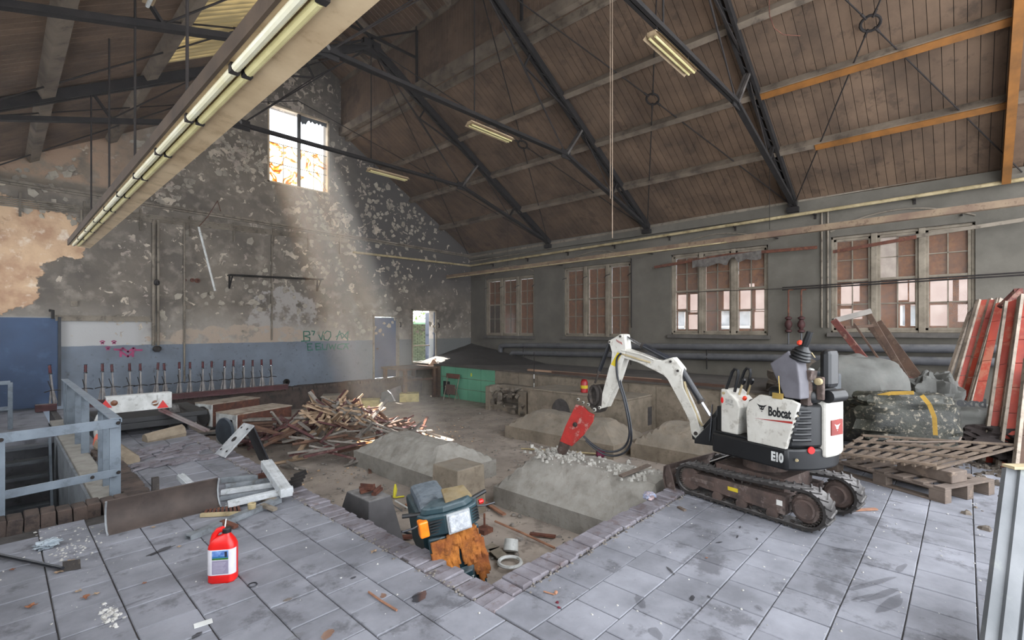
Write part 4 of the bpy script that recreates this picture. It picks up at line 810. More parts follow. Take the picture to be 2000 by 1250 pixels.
for q in ((-.60, .375, .59), (-.60, .37, .96)): mb = MB(); mb.lathe([(.014, 0), (.012, .01)], MBd @ Vector(q), MBd.to_3x3() @ Vector((-.3, .9, 0)), 8); mb.build('bolt', mPIPE, ex)
slab([(.32, -.40), (-.1, -.40), (-.1, .40), (.32, .40)], .68, .70, 'foot_plate', mXB, .004)
# console in front of the operator
cs = side([(.235, .70), (.03, .70), (.00, .96), (.03, 1.02), (.16, 1.115), (.235, 1.12)], .12, .40, 'console', mXW, .012)
mb = MB(); mb.box((.20, .10, .72), (.26, .30, 1.08), MBd); mb.build('console_back', mXB, ex, bev=.01)
mb = MB(); mb.lathe([(.014, 0), (.014, .012)], MBd @ Vector((.195, .40, 1.08)), MBd.to_3x3() @ Vector((0, 1, 0)), 8); mb.build('bolt', mPIPE, ex)
mb = MB(); mb.lathe([(.02, 0), (.016, .008)], MBd @ Vector((.215, .40, 1.01)), MBd.to_3x3() @ Vector((0, 1, 0)), 10, sc=(.7, 1.6)); mb.build('red_lamp', mREDP, ex)
mb = MB(); mb.box((.08, .401, .97), (.175, .403, 1.03), MBd); mb.build('info_sticker', mat('sticker_grey', '#bdbab2', '#8e8b84', 60), ex)
for t in (.36, .16):
    mb = MB(); mb.tube([MBd @ Vector(p) for p in ((.2, t, 1.1), (.12, t, 1.29), (.09, t, 1.32), (.05, t, 1.31), (.045, t, 1.27), (.09, t, 1.1))], .014, 8); mb.build('grab_handle', mXB, ex, smooth=True)
for t, s in ((.30, .04), (.22, -.0)):
    mb = MB(); mb.tube([MBd @ Vector((s+.04, t, 1.07)), MBd @ Vector((s, t, 1.18))], .010, 6); mb.build('lever', mPIPE, ex); mb = MB(); mb.lathe([(.01, 0), (.022, .02), (.024, .05), (.012, .065)], MBd @ Vector((s, t, 1.17)), MBd.to_3x3() @ Vector((-.3, 0, 1)), 8); mb.build('lever_knob', mXB, ex, smooth=True)
mb = MB(); mb.lathe([(.012, 0), (.02, .01), (.02, .03), (.008, .04)], MBd @ Vector((-.0, .33, 1.03)), MBd.to_3x3() @ Vector((-.5, 0, 1)), 8); mb.build('red_knob', mat('orange_red', '#e2401f', None, 5, .4, bump=0), ex)
for s, t, z in ((.1, -.38, 1.05), (-.22, -.3, 1.54)):
    mb = MB(); mb.lathe([(.008, 0), (.026, .015), (.028, .04), (.01, .055)], MBd @ Vector((s, t, z)), n=8); mb.build('red_knob', mat('orange_red', '#e2401f'), ex, smooth=True); mb = MB(); mb.tube([MBd @ Vector((s, t, z)), MBd @ Vector((s-.03, t, z-.25))], .008, 5); mb.build('lever', mXB, ex)
# seat, grey arm box, boot and joystick
slab([(-.2, -.24), (-.68, -.24), (-.68, .24), (-.2, .24)], 1.06, 1.18, 'seat_cushion', mXB, .04)
slab([(-.05, -.4), (-.6, -.4), (-.6, -.26), (-.05, -.26)], .7, 1.3, 'right_console', mat('dark_grey_plastic', '#3e4246', '#33373a', 6, .6), .02)
mGREYX = mat('grey_arm_box', '#66646a', '#57555a', 5, .6, bump=.05, dust='#8a8884', damt=.3)
side([(-.35, 1.40), (-.40, 1.30), (-.46, 1.20), (-.50, 1.115), (-.66, 1.115), (-.655, 1.25), (-.63, 1.42), (-.54, 1.52), (-.35, 1.43)][:8], .27, .42, 'arm_box', mGREYX, .012)
bo = MBd @ Vector((-.60, .34, 1.45)); bd = (MBd.to_3x3() @ Vector((-.42, 0, .9))).normalized(); mb = MB(); mb.lathe([(.085, 0), (.09, .012), (.075, .025), (.085, .035), (.068, .05), (.076, .06), (.06, .075), (.066, .085), (.045, .1), (.03, .12)], bo, bd, 14); mb.build('joystick_boot', mXB, ex, smooth=True)
mb = MB(); mb.tube([bo+bd*.1, bo+bd*.16, bo+bd*.24+Vector((0, 0, .01))], .03, 8, radii=[.022, .03, .026]); mb.build('joystick', mXB, ex, smooth=True)
mb = MB(); mb.tube([MBd @ Vector((-.1, -.33, 1.3)), MBd @ Vector((-.2, -.33, 1.45)), MBd @ Vector((-.24, -.33, 1.5))], .02, 8, radii=[.014, .02, .026]); mb.build('joystick', mXB, ex, smooth=True)
mb = MB(); mb.box((-.50, .425, 1.10), (-.40, .45, 1.15), MBd); mb.tube([MBd @ Vector((-.47, .44, 1.15)), MBd @ Vector((-.46, .44, 1.3))], .004, 4); mb.build('latch', mat('brass', '#b79a52', None, 5, .4, metal=.6), ex)
# folded roll bar and seat back
side([(-.57, 1.05), (-.65, 1.05), (-.65, 1.27), (-.575, 1.27)], .20, .28, 'roll_bar_post', mXR, .006); side([(-.56, 1.26), (-.68, 1.27), (-.69, 1.35), (-.58, 1.36)], .19, .29, 'roll_bar_bracket', mXR, .006)
mb = MB(); mb.box((-.77, -.05, 1.20), (-.67, .15, 1.53), MBd); mb.build('seat_back', mXB, ex, bev=.04)
mb = MB(); mb.box((-.74, .15, 1.10), (-.67, .19, 1.30), MBd); mb.build('roll_bar_arm', mXR, ex, bev=.012); mb = MB(); mb.lathe([(.03, 0), (.03, .03), (.015, .035)], MBd @ Vector((-.705, .19, 1.26)), MBd.to_3x3() @ Vector((0, 1, 0)), 12); mb.build('pivot_bolt', mPIPE, ex)
mb = MB(); mb.tube([MBd @ Vector((-.74, -.12, 1.13)), MBd @ Vector((-.74, .12, 1.13))], .055, 14); mb.build('rolled_cover', mXB, ex, smooth=True)
mb = MB(); mb.lathe([(.035, 0), (.045, .03), (.04, .10), (.02, .13)], MBd @ Vector((-.60, .20, 1.24)), MBd.to_3x3() @ Vector((-.3, 0, 1)), 10); mb.build('white_rag', mWHITE, ex, smooth=True); mb = MB(); mb.box((-.63, .23, 1.25), (-.57, .25, 1.27), MBd); mb.build('red_tag', mREDP, ex)
mb = MB(); mb.tube([MBd @ Vector(p) for p in ((-.52, .2, 1.44), (-.64, .2, 1.50), (-.67, .2, 1.46))], .006, 5); mb.build('wire_hook', mPIPE, ex)
# boom, stick, rams in their own vertical plane
BP0 = EC+BU*.45; TIP = Vector((5.13, 3.95, 0)); BD = Vector((TIP.x-BP0.x, TIP.y-BP0.y, 0)).normalized(); BN = Vector((-BD.y, BD.x, 0))   # BN: left, toward viewer
def bp(px, py, off=0):
    r = ray(px, py); P0_ = BP0+BN*off; n = BN; d = (P0_-Vector((0, 0, H))).dot(n)/r.dot(n); return Vector((0, 0, H))+r*d
def plate(px, w0, w1, nm, m, bev=.006):
    P_ = [bp(*q, off=w1) for q in px]; mb = MB(); n_ = len(P_); v = P_+[p-BN*(w1-w0) for p in P_]
    mb.add(v, [tuple(range(n_)), tuple(range(2*n_-1, n_-1, -1))]+[(i, n_+i, n_+(i+1) % n_, (i+1) % n_) for i in range(n_)])
    return mb.build(nm, m, ex, bev=bev)
def pin(px, py, r_, off, nm='pin'):
    mb = MB(); mb.lathe([(r_, 0), (r_, .014), (r_*.6, .018)], bp(px, py, off), BN, 14); mb.build(nm, mat('pin_white', '#c9c6bd', '#aaa69c'), ex, smooth=True)
    mb = MB(); mb.lathe([(r_*.55, 0), (r_*.5, .01)], bp(px, py, off)+BN*.016, BN, 10); mb.build(nm, mDKM, ex)
boom = plate([(1350, 848), (1360, 858), (1368, 850), (1367, 838), (1358, 809), (1345, 780), (1334, 757), (1331, 740), (1333, 721), (1322, 707), (1314, 698), (1306, 700), (1294, 704), (1279, 702), (1248, 690), (1216, 679), (1211, 690), (1230, 702), (1250, 710), (1279, 724), (1296, 733), (1303, 740), (1315, 762), (1328, 786), (1346, 822)], -.06, .06, 'boom', mXW)
for a in ((1360, 846, .04), (1311, 706, .028), (1325, 724, .028)): pin(*a, .06)
plate([(1213, 652), (1219, 654), (1222, 680), (1219, 700), (1206, 740), (1193, 772), (1182, 796), (1174, 798), (1176, 769), (1189, 719), (1193, 709), (1195, 688), (1190, 670), (1192, 664)], -.075, .075, 'stick', mXW)
for a in ((1213, 657, .026), (1192, 668, .022)): pin(*a, .075)
mb = MB(); mb.add([bp(*q, off=.0765) for q in ((1206, 688), (1214, 692), (1201, 716), (1193, 712))], [(0, 1, 2, 3)]); mb.build('yellow_decal', mat('sticker_yellow', '#d9c02c'), ex)
mb = MB()
for k in range(4): mb.bar(bp(1204+k*3, 663+k*1.6, .0765), bp(1206+k*3, 668+k*1.6, .0765), .003, .012, up=BN)
mb.build('red_lettering', mat('stripe_red', '#a83028'), ex)
def ram(p0, p1, f, r_, off, nm, rod=mCHROME, tube_=mHYD):
    a, b = bp(*p0, off), bp(*p1, off); c = a.lerp(b, f); mb = MB(); mb.tube([a, c], r_, 12); mb.build(nm, tube_, ex, smooth=True); mb = MB(); mb.tube([c, b], r_*.5, 10); mb.build('ram_rod', rod, ex, smooth=True)
    mb = MB(); mb.lathe([(r_*1.15, 0), (r_*1.15, .03)], c-(b-a).normalized()*.03, b-a, 12); mb.build('ram_gland', mDKM, ex, smooth=True)
ram((1313, 705), (1219, 656), .62, .034, 0, 'stick_ram'); ram((1331, 722), (1387, 812), .72, .038, 0, 'boom_ram'); ram((1191, 669), (1162, 748), .75, .026, 0, 'bucket_ram', rod=mDKM)
for k, (a, b, c) in enumerate((((1214, 684), (1250, 692), (1277, 703)), ((1214, 691), (1246, 701), (1270, 708)), ((1216, 697), (1246, 706), (1262, 712)))):
    mb = MB(); mb.tube([bp(*a, .07), bp(*b, .075), bp(*c, .068)], .011, 7); mb.build('hydraulic_line', mXW if k != 1 else mPIPE, ex, smooth=True)
for k, off in enumerate((.03, -.03)): mb = MB(); mb.tube([bp(1337, 745, off), bp(1344, 775, off), bp(1352, 790, off), bp(1365, 822, off), bp(1372, 832, off)], .013, 7); mb.build('hydraulic_line', mPIPE, ex, smooth=True)
mb = MB(); P_ = [bp(*q) for q in ((1384, 800), (1388, 856), (1352, 862), (1352, 835))]; 
mb.box((.33, -.10, .49), (.50, .14, .90), MBd); mb.build('boom_foot', mXB, ex, bev=.01)
plate([(1400, 800), (1400, 870), (1352, 858), (1350, 842), (1368, 838)], -.09, -.065, 'swing_bracket', mXB); plate([(1400, 812), (1400, 872), (1356, 866), (1356, 858)], .065, .09, 'swing_bracket', mXB)
mb = MB(); P_ = [bp(*q, .1) for q in ((1391, 790), (1389, 830), (1386, 862))]; mb.tube(P_, .008, 5); mb.build('bracket_edge', mCHROME, ex)
# quick hitch and breaker
plate([(1150, 763), (1158, 752), (1170, 752), (1178, 768), (1180, 792), (1172, 806), (1160, 806), (1150, 792), (1146, 776)], -.07, .07, 'hitch', mDKM, .01)
mb = MB(); c = bp(1160, 772, .08); ring = [c+(BD*math.cos(i*.3927)*.055+Vector((0, 0, 1))*math.sin(i*.3927)*.11) for i in range(17)]; mb.tube(ring, .026, 8, cap=False); mb.build('hitch_ring', mDKM, ex, smooth=True)
for q in ((1130, 780, .02), (1140, 786, .016), (1162, 800, .025), (1172, 796, .02), (1150, 790, .02)): pin(*q, .075)
brk = plate([(1124, 790), (1131, 792), (1139, 793), (1148, 804), (1160, 810), (1157, 824), (1148, 838), (1138, 851), (1116, 872), (1093, 862), (1104, 832), (1118, 803)], .035, .06, 'breaker_plate', mBRK, .008)
plate([(1124, 790), (1131, 792), (1139, 793), (1148, 804), (1160, 810), (1157, 824), (1148, 838), (1138, 851), (1116, 872), (1093, 862), (1104, 832), (1118, 803)], -.1, -.075, 'breaker_plate', mBRK, .008)
plate([(1118, 800), (1150, 812), (1135, 848), (1118, 866), (1098, 858)], -.07, .03, 'breaker_core', mDKM, .02)
mb = MB(); mb.lathe([(.03, 0), (.03, .02), (.015, .03)], bp(1124, 829, .06), BN, 10); mb.build('bolt', mDKM, ex)
a, b, c = bp(1106, 862, -.02), bp(1097, 882, -.02), bp(1091, 891, -.02); mb = MB(); mb.tube([a, b, b+(c-b)*.3], .06, 12, radii=[.085, .065, .045]); mb.build('breaker_nose', mXR, ex, smooth=True); mb = MB(); mb.tube([b, c], .03, 8, radii=[.032, .008]); mb.build('chisel', mHYD, ex)
for off, m_ in ((.09, mHYD), (-.02, mHYD)):
    pts = [(1213, 690), (1206, 698), (1204, 712), (1207, 740), (1218, 779), (1227, 822), (1229, 851), (1220, 872), (1200, 882), (1176, 879), (1155, 866), (1140, 852)]
    if off < 0: pts = [(x+4, y+(8 if y > 840 else 2)) for x, y in pts]
    P_ = [bp(*q, off) for q in pts]; Q = []
    for i in range(len(P_)-1):
        p0, p1, p2, p3 = P_[max(i-1, 0)], P_[i], P_[i+1], P_[min(i+2, len(P_)-1)]
        for k in range(5): t = k/5; Q.append(.5*((2*p1)+(p2-p0)*t+(2*p0-5*p1+4*p2-p3)*t*t+(3*p1-p0-3*p2+p3)*t**3))
    mb = MB(); mb.tube(Q+[P_[-1]], .013, 8); mb.build('hose', m_, ex, smooth=True)
# ---------------- foundations, platform, furniture on the lower floor ----------------
def hip_block(x0, y0, x1, y1, X0, Y0, X1, Y1, zb, zt, label, m=None, group=None):
    """rough concrete foundation: upright base, hipped upper part"""
    mb = MB(); nx, ny = 14, 26; z0 = LZ-.05; rng = random.Random(x0*7+y0)
    def P(u, v):   # u,v in 0..1 over footprint
        return x0+(x1-x0)*u, y0+(y1-y0)*v
    def hz(x, y):
        f = min((x-x0)/(X0-x0), (x1-x)/(x1-X1), (y-y0)/(Y0-y0), (y1-y)/(y1-Y1), 1); z = zb+(zt-zb)*max(0, f)
        if f > 0.02: z += .022*noise.noise(Vector((x*4, y*4, zt)))+.012*noise.noise(Vector((x*13, y*13, 2)))
        return z
    v = [(*P(i/nx, j/ny), hz(*P(i/nx, j/ny))) for j in range(ny+1) for i in range(nx+1)]; W_ = nx+1
    f = [(j*W_+i, j*W_+i+1, (j+1)*W_+i+1, (j+1)*W_+i) for j in range(ny) for i in range(nx)]
    per = [i for i in range(W_)]+[j*W_+nx for j in range(1, ny+1)]+[ny*W_+i for i in range(nx-1, -1, -1)]+[j*W_ for j in range(ny-1, 0, -1)]
    n0 = len(v); v += [(v[i][0], v[i][1], z0) for i in per]; k = len(per); f += [(n0+i, n0+(i+1) % k, per[(i+1) % k], per[i]) for i in range(k)]
    mb.add(v, f); return solo(mb, 'concrete_foundation', m or mCONC, label, 'foundation', group, c=((x0+x1)/2, (y0+y1)/2, LZ))
hip_block(4.10, 5.36, 5.35, 7.5, 4.5, 5.75, 4.85, 7.1, -.36, -.07, 'sloping grey concrete foundation left, behind the square concrete post')
hb = hip_block(4.46, 2.3, 5.75, 4.52, 4.92, 2.45, 5.4, 4.22, -.38, .0, 'sloping concrete foundation being broken up under the breaker chisel')
hip_block(7.40, 4.5, 8.6, 7.15, 7.85, 4.95, 8.15, 6.7, -.38, -.05, 'sloping gritty foundation behind the breaker hammer', mCONC2)
hip_block(7.76, 2.3, 9.0, 4.37, 8.15, 2.5, 8.6, 3.95, -.36, .0, 'sloping gritty foundation directly behind the excavator boom foot', mCONC2)
# freshly crushed rubble along the top where the chisel bites, plus the pale dust run
mb = MB()
for i in range(420): x, y = random.gauss(5.12, .13), random.choice((random.gauss(3.95, .18), random.uniform(2.6, 4.2))); mb.chip((x, y, -.005), random.choice((.008, .014, .022, .032)), .9)
o = mb.build('crushed_concrete', mat('fresh_concrete', '#b3b0a8', '#918e86', 9, .95), None, kind='stuff'); tag(o, 'pale crushed concrete lying on the foundation under the chisel', 'rubble')
mb = MB(); mb.frus((3.74, 4.40, 4.22, 4.92), (3.76, 4.42, 4.20, 4.90), -.66, -.015); solo(mb, 'concrete_post', mCONC2, 'square pinkish concrete post standing before the left foundation', 'post', bev=.015)
mb = MB(); mb.frus((2.58, 4.42, 3.02, 5.20), (2.66, 4.55, 2.93, 5.02), -.64, -.12); solo(mb, 'steel_pedestal', mat('dark_pedestal', '#4f4d4e', '#403e3f', 4, .7, dust='#8c8a88', damt=.8), 'dark tapered pedestal in the pit close to the brick edge', 'pedestal', bev=.012)
mb = MB()
for p, q in (((2.70, 4.80, -.09), (2.86, 4.76, -.07)), ((2.74, 4.86, -.06), (2.80, 4.70, -.05)), ((2.78, 4.66, -.10), (2.92, 4.74, -.09))): mb.bar(p, q, .05, .03); mb.bar((p[0], p[1], p[2]+.02), (q[0], q[1], q[2]+.02), .01, .05)
solo(mb, 'scrap_iron', mRUST, 'small piece of rusty iron lying on the dark pedestal', 'scrap')
# cube foundations
def cube_block(x0, y0, x1, y1, zt, label, recess=False, broken=False):
    t = thing('cube_foundation', label, 'foundation', ((x0+x1)/2, (y0+y1)/2, LZ)); mb = MB()
    if broken:
        mb.box((x0, y0, LZ-.02), (x0+.16, y0+.30, zt-.06)); mb.box((x0, y1-.18, LZ-.02), (x0+.16, y1, zt-.02)); mb.box((x0+.14, y0, LZ-.02), (x0+.7, y1, -.45)); mb.box((x0+.62, y0, LZ-.02), (x1, y1, zt)); mb.box((x0+.14, y0, LZ-.02), (x0+.7, y0+.12, zt)); mb.box((x0+.14, y1-.14, LZ-.02), (x0+.7, y1, zt))
        mb.box((x0+.4, y0, zt-.1), (x0+.7, y1, zt))
        mb.build('block', mCONC2, t, bev=.01)
        mb = MB(); rr_ = random.Random(4)
        for i in range(46):
            c = Vector((x0+rr_.uniform(-.05, .55), y0+rr_.uniform(.05, y1-y0-.05), rr_.uniform(LZ, zt-.04))); 
            if c.z < -.3: c.x = x0+rr_.uniform(-.05, .35)
            r_ = rr_.uniform(.04, .11); M_ = Matrix.Translation(c) @ Matrix.Rotation(rr_.random()*6, 4, Vector((rr_.random(), rr_.random(), rr_.random()+.1)).normalized()); mb.box((-r_, -r_*.6, -r_*.5), (r_, r_*.7, r_*.4), M_)
        mb.build('broken_core', mat('broken_core', '#5c544b', '#8d8375', 7, .95, bump=.6), t, kind='stuff')
    else:
        if recess:
            mb.box((x0, y0, LZ-.02), (x1, y1, zt)); mb.box((x0-.02, y0-.02, zt), (x1, y1+.02, zt+.04)); mb.build('block', mCONC2, t, bev=.01)
            mb = MB(); mb.box((x0+.9, y0-.008, LZ+.12), (x0+1.2, y0+.01, zt-.24)); mb.build('recess', mDIRT, t)
            mb = MB(); c = Vector((x0-.01, (y0+y1)/2+.35, -.3)); mb.lathe([(.33, 0), (.33, .012)], c, (-1, 0, 0), 20, sc=(.8, 1)); mb.build('round_opening', mDIRT, t)
        else: mb.box((x0, y0, LZ-.02), (x1, y1, zt)); mb.build('block', mCONC2, t, bev=.012)
    return t
cube_block(9.45, 8.35, 11.0, 9.9, .07, 'cube foundation with a smashed open front, before the green wall', broken=True)
cube_block(9.1, 5.2, 11.0, 8.0, .15, 'large cube foundation with dark openings, behind the breaker hammer', recess=True)
# raised platform along the window wall with its green end
t = struct('floor.004'); mb = MB(); mb.box((10.2, 2.3, -.7), (WX, GY, .44)); mb.build('platform_body', mCONC2, t)
mb = MB(); mb.box((10.15, 2.3, .42), (WX, GY-.0, .47)); mb.build('platform_top', mat('platform_top', '#57514b', '#443f3a', 2, .95, bump=.4), t)
mG = mat('green_tile_paint', '#6aa98a', '#5a9679', 1.5, .6, bump=.1, spots='#74a689', samt=.3, sscale=3); me = box_mesh('panel', (-.02, -.295, 0), (0, .295, .33), mG, .004)
grn = thing('green_wall', 'green painted low panel wall at the end of the raised platform', 'wall', (10.18, 12, LZ))
for i in range(5):
    for j in range(3): inst('panel', me, grn, (10.195, 13.0-.6*i-.29+.25, LZ+.02+.345*j))
mb = MB(); mb.box((10.165, 12.35, LZ+.1), (10.18, 12.68, LZ+.55)); mb.build('opening', mat('black_hole', '#0c0c0c', None, 3, 1, bump=0), grn)
mb = MB(); mb.lathe([(.05, 0), (.04, .004)], (10.175, 11.3, .22), (-1, 0, 0), 8, sc=(.8, 1.2)); mb.build('yellow_splash', mat('splash_yellow', '#d8e04a', None, 5, .6, bump=0), grn)
me = box_mesh('panel', (-.02, -.345, 0), (0, .345, .98), mCONC2, .004); par = struct('trim_9')
for i in range(12): inst('panel', me, par, (10.195, 10.0-.7*i-.36, LZ+.02))
# heap of dark earth in the corner
mb = MB(); N_ = 24; v = []
for j in range(N_+1):
    for i in range(N_+1):
        x = 10.3+2.5*i/N_; y = 9.6+4.6*j/N_; h = .46+.62*max(0, 1-math.hypot((x-12.8)/2.6, (y-14.2)/3.9))+.02*noise.noise(Vector((x*3, y*3, 1))); v.append((x, y, h))
mb.add(v, [(j*(N_+1)+i, j*(N_+1)+i+1, (j+1)*(N_+1)+i+1, (j+1)*(N_+1)+i) for j in range(N_) for i in range(N_)]); tag(mb.build('earth_heap', mat('dark_earth', '#3d3833', '#2f2a26', 3, .95, bump=.5), None, kind='stuff', smooth=True), 'dark earth heaped in the corner on the raised platform', 'earth')
# long boards on the platform front edge
for (a, b, w, lab, m) in (((1032, 711), (1290, 716), .1, 'pale long board lying along the raised platform edge', mat('fresh_board', '#b09078', '#94765f', 2)), ((1085, 716), (1420, 727), .12, 'rust-brown long board below the pale one on the platform edge', mat('brown_board', '#5d4336', '#47342b', 2))):
    p, q = PX(*a, 10.35), PX(*b, 10.35); mb = MB(); mb.bar((10.35, p.y, .50), (10.35, q.y, .50 if w < .11 else .49), w, .05) if w < .11 else mb.bar((10.2, p.y, .48), (10.2, q.y, .48), .05, .1); solo(mb, 'long_board', m, lab, 'board')
p = PZ(1365, 719, .47); t = thing('black_bucket', 'black plastic bucket on the raised platform below the third window', 'bucket', (p.x, p.y, .47)); mb = MB(); mb.lathe([(.13, 0), (.16, .26), (.175, .265), (.175, .28), (.15, .28), (.12, .02)], p, n=18); mb.build('pail', mBLACK, t, smooth=True)
mb = MB(); q_ = [p+Vector((0, .17*math.cos(a), .28-.1*math.sin(a))) for a in [i*.314 for i in range(11)]]; mb.tube(q_, .005, 5); mb.build('handle', mROD, t)
# survey rod on the smashed cube
p = PZ(1043, 750, .08); t = thing('survey_rod', 'thin black and white rod standing on the smashed cube foundation', 'rod', (9.75, 8.55, .07)); z = .07; b = Vector((9.9, 8.55, 0)); b = PX(1043, 755, 9.95)
for k in range(8): mb = MB(); mb.tube([(9.95, b.y, .08+.12*k), (9.95, b.y, .08+.12*(k+1))], .011, 6); mb.build('rod_band', (mWHITE if k % 2 == 0 and k < 4 else mROD), t)
# folding chair before the green wall
t = thing('folding_chair', 'folding chair with brown slats leaning before the green wall', 'chair', (9.95, 12.0, LZ)); y0, y1, x = 11.72, 12.28, 9.95
for yy in (y0, y1): mb = MB(); mb.tube([(x-.1, yy, LZ), (x+.1, yy, .18)], .014, 6); mb.build('leg', mFRAME, t)
for yy in (y0+.04, y1-.04): mb = MB(); mb.tube([(x+.14, yy, LZ), (x-.06, yy, -.18)], .014, 6); mb.build('leg', mFRAME, t)
mb = MB(); mb.bar((x+.09, y0-.02, .14), (x+.09, y1+.08, .14), .03, .15); mb.build('backrest', mat('chair_wood', '#6f4537', '#5a382d'), t, bev=.01); mb = MB(); mb.bar((x-.02, y0+.08, -.28), (x-.02, y1-.06, -.28), .04, .32); mb.build('seat', mat('chair_seat', '#6b554b', '#584640'), t, bev=.01)
# wooden table against the gable wall and the bundle on it
t = thing('wooden_table', 'dark wooden bench table under the open hatch', 'table', (9.5, 13.4, LZ)); mb = MB(); mb.box((8.75, 12.85, .34), (10.12, GY-.05, .40)); mb.build('table_top', mat('old_wood', '#67503f', '#4a392d', 2, .85, spots='#2f251e', samt=.5), t, bev=.01)
for x, y in ((8.85, 12.95), (9.98, 12.95), (8.85, 14.1), (9.98, 14.1)): mb = MB(); mb.box((x-.05, y-.05, LZ), (x+.05, y+.05, .34)); mb.build('leg', MATS['old_wood'], t)
mb = MB(); mb.box((8.85, 12.93, -.02), (9.98, 12.97, .05)); mb.build('stretcher', MATS['old_wood'], t); mb = MB(); mb.box((10.06, 12.8, LZ), (10.15, 13.05, .42)); mb.build('side_board', MATS['old_wood'], t)
p = PY(846, 704, 13.3); mb = MB(); mb.lathe([(.16, 0), (.15, .06), (.09, .13), (.05, .2), (.02, .22)], (p.x, 13.3, .40), n=9, sc=(1.2, .8)); solo(mb, 'cloth_bundle', mat('pinkish_rag', '#b89680', '#94765f', 5), 'crumpled pinkish rag on the bench table under the hatch', 'rag', smooth=True)
mb = MB(); mb.lathe([(.04, 0), (.05, .03), (.03, .06), (.01, .07)], (p.x+.1, 13.35, .6), (.6, 0, 1), 8); solo(mb, 'small_rag', mWHITE, 'small pale scrap on top of the rag by the hatch', 'scrap')
# foam blocks and plate near the ledge
def lump(x0, y0, x1, y1, z0, z1, m, name, label, cat, rz=0):
    c = Vector(((x0+x1)/2, (y0+y1)/2, z0)); M_ = Matrix.Rotation(rz, 4, 'Z'); mb = MB(); mb.box((x0-c.x, y0-c.y, 0), (x1-c.x, y1-c.y, z1-z0), M_); mb.v = [v+c for v in mb.v]; return solo(mb, name, m, label, cat, bev=.012)
mYEL = mat('yellow_foam', '#b3a66c', '#93864f', 6, .9, spots='#6d6440', samt=.5)
p = PZ(804, 784, LZ); lump(p.x-.3, p.y-.1, p.x+.3, p.y+.35, LZ, LZ+.26, mYEL, 'foam_block', 'yellowish foam block on the floor before the bench table', 'block', R(-35))
p = PZ(722, 797, LZ); lump(p.x-.35, p.y-.1, p.x+.35, p.y+.4, LZ, LZ+.24, mYEL, 'foam_block', 'dirty yellow foam block just behind the wood pile', 'block', R(-35))
p = PZ(655, 800, LZ); lump(p.x-.28, p.y-.1, p.x+.28, p.y+.4, LZ, LZ+.42, mCONC2, 'stone_block', 'grey stone block by the ledge, left behind the wood pile', 'block', R(-30))
p, q = PZ(755, 787, LZ), PZ(790, 782, LZ); mb = MB(); a = Vector((p.x, p.y, LZ)); v = [a+Vector(w) for w in ((-.15, .1, .02), (.35, -.15, .02), (.62, .1, .28), (.66, .22, .46), (.1, .45, .25))]; mb.add(v+[w+Vector((0, 0, .012)) for w in v], [(0, 1, 2, 3, 4), (9, 8, 7, 6, 5)]); solo(mb, 'bent_sheet', mat('bent_metal', '#77777a', '#5f6063', 4, .6, metal=.3), 'bent grey metal sheet leaning beside the yellow foam block', 'sheet')
# old white cabinets lying by the ledge
def cabinet(px, py, w, dpt, h, label, rz, front):
    p = PZ(px, py, LZ); c = Vector((p.x, p.y, LZ)); t = thing('white_cabinet', label, 'cabinet', c); M_ = Matrix.Translation(c) @ Matrix.Rotation(rz, 4, 'Z')
    mb = MB(); mb.box((0, 0, 0), (w, .02, h), M_); mb.box((0, dpt-.02, 0), (w, dpt, h), M_); mb.box((0, 0, 0), (w, dpt, .02), M_); mb.box((w-.02, 0, 0), (w, dpt, h), M_); mb.build('side_sheet', mRUST, t, bev=.004)
    mb = MB(); mb.box((-.01, -.01, h), (w+.01, dpt+.01, h+.02), M_); mb.build('top_sheet', mat('stained_lid', '#b5a898', '#8f8172', 5, .8, spots='#6c4a35', samt=.5, sscale=5), t)
    mb = MB(); mb.box((-.012, -.012, 0), (.012, .11, h), M_); mb.box((-.012, dpt-.1, 0), (.012, dpt, h), M_); mb.box((-.012, 0, h-.1), (.012, dpt, h), M_); mb.box((-.012, 0, 0), (.012, dpt, .06), M_); mb.build('front_frame', mWHITE, t, bev=.004)
    c2 = M_ @ Vector((-.03, dpt*.45, h*.48)); n = M_.to_3x3() @ Vector((-1, 0, 0))
    if front == 'dish': mb = MB(); mb.lathe([(.02, .02), (.26, 0), (.27, .03), (.25, .05), (.03, .05)], c2, n, 24); mb.build('round_door', mat('dark_lid', '#4b5560', '#39424b', 5, .5, dust='#8a8f95', damt=.5), t, smooth=True)
    else: mb = MB(); mb.lathe([(.24, 0), (.24, .03), (.2, .035), (.19, .0)], c2, n, 24); mb.build('round_opening', mSTEEL, t, smooth=True); mb = MB(); mb.box((-.0, dpt*.05, .05), (.02, dpt*.9, h*.9), M_); mb.build('inner_panel', mat('tan_panel', '#a98b63', '#8f7350'), t)
    return t
cabinet(462, 874, 1.25, .62, .62, 'white appliance cabinet with a dark round lid, lying behind the slat bundle', R(17), 'dish')
cabinet(414, 838, 1.2, .62, .55, 'white appliance cabinet with a round hole, farther left beside the ledge', R(17), 'hole')
# dark folded sheet and leaning plates near cabinets
p, q = PZ(385, 812, LZ), PZ(420, 838, LZ); mb = MB(); mb.bar(Vector((p.x-.2, p.y+.4, LZ+.25)), Vector((q.x, q.y-.1, LZ+.02)), .45, .03); solo(mb, 'dark_plate', mBLACK, 'dark flat plate leaning left of the white cabinets', 'plate')
p = PZ(395, 850, LZ); 
for i, (dx, dy, r_) in enumerate(((0, 0, .16), (.22, -.12, .13))): mb = MB(); mb.lathe([(r_, 0), (r_*1.05, .015), (r_*.7, .03), (r_*.3, .02)], (p.x+dx, p.y+dy, LZ+.01+.012*i), n=14); solo(mb, 'grey_disc', mPIPEG, ('larger', 'smaller')[i]+' grey disc lying on the floor before the white cabinets', 'disc')
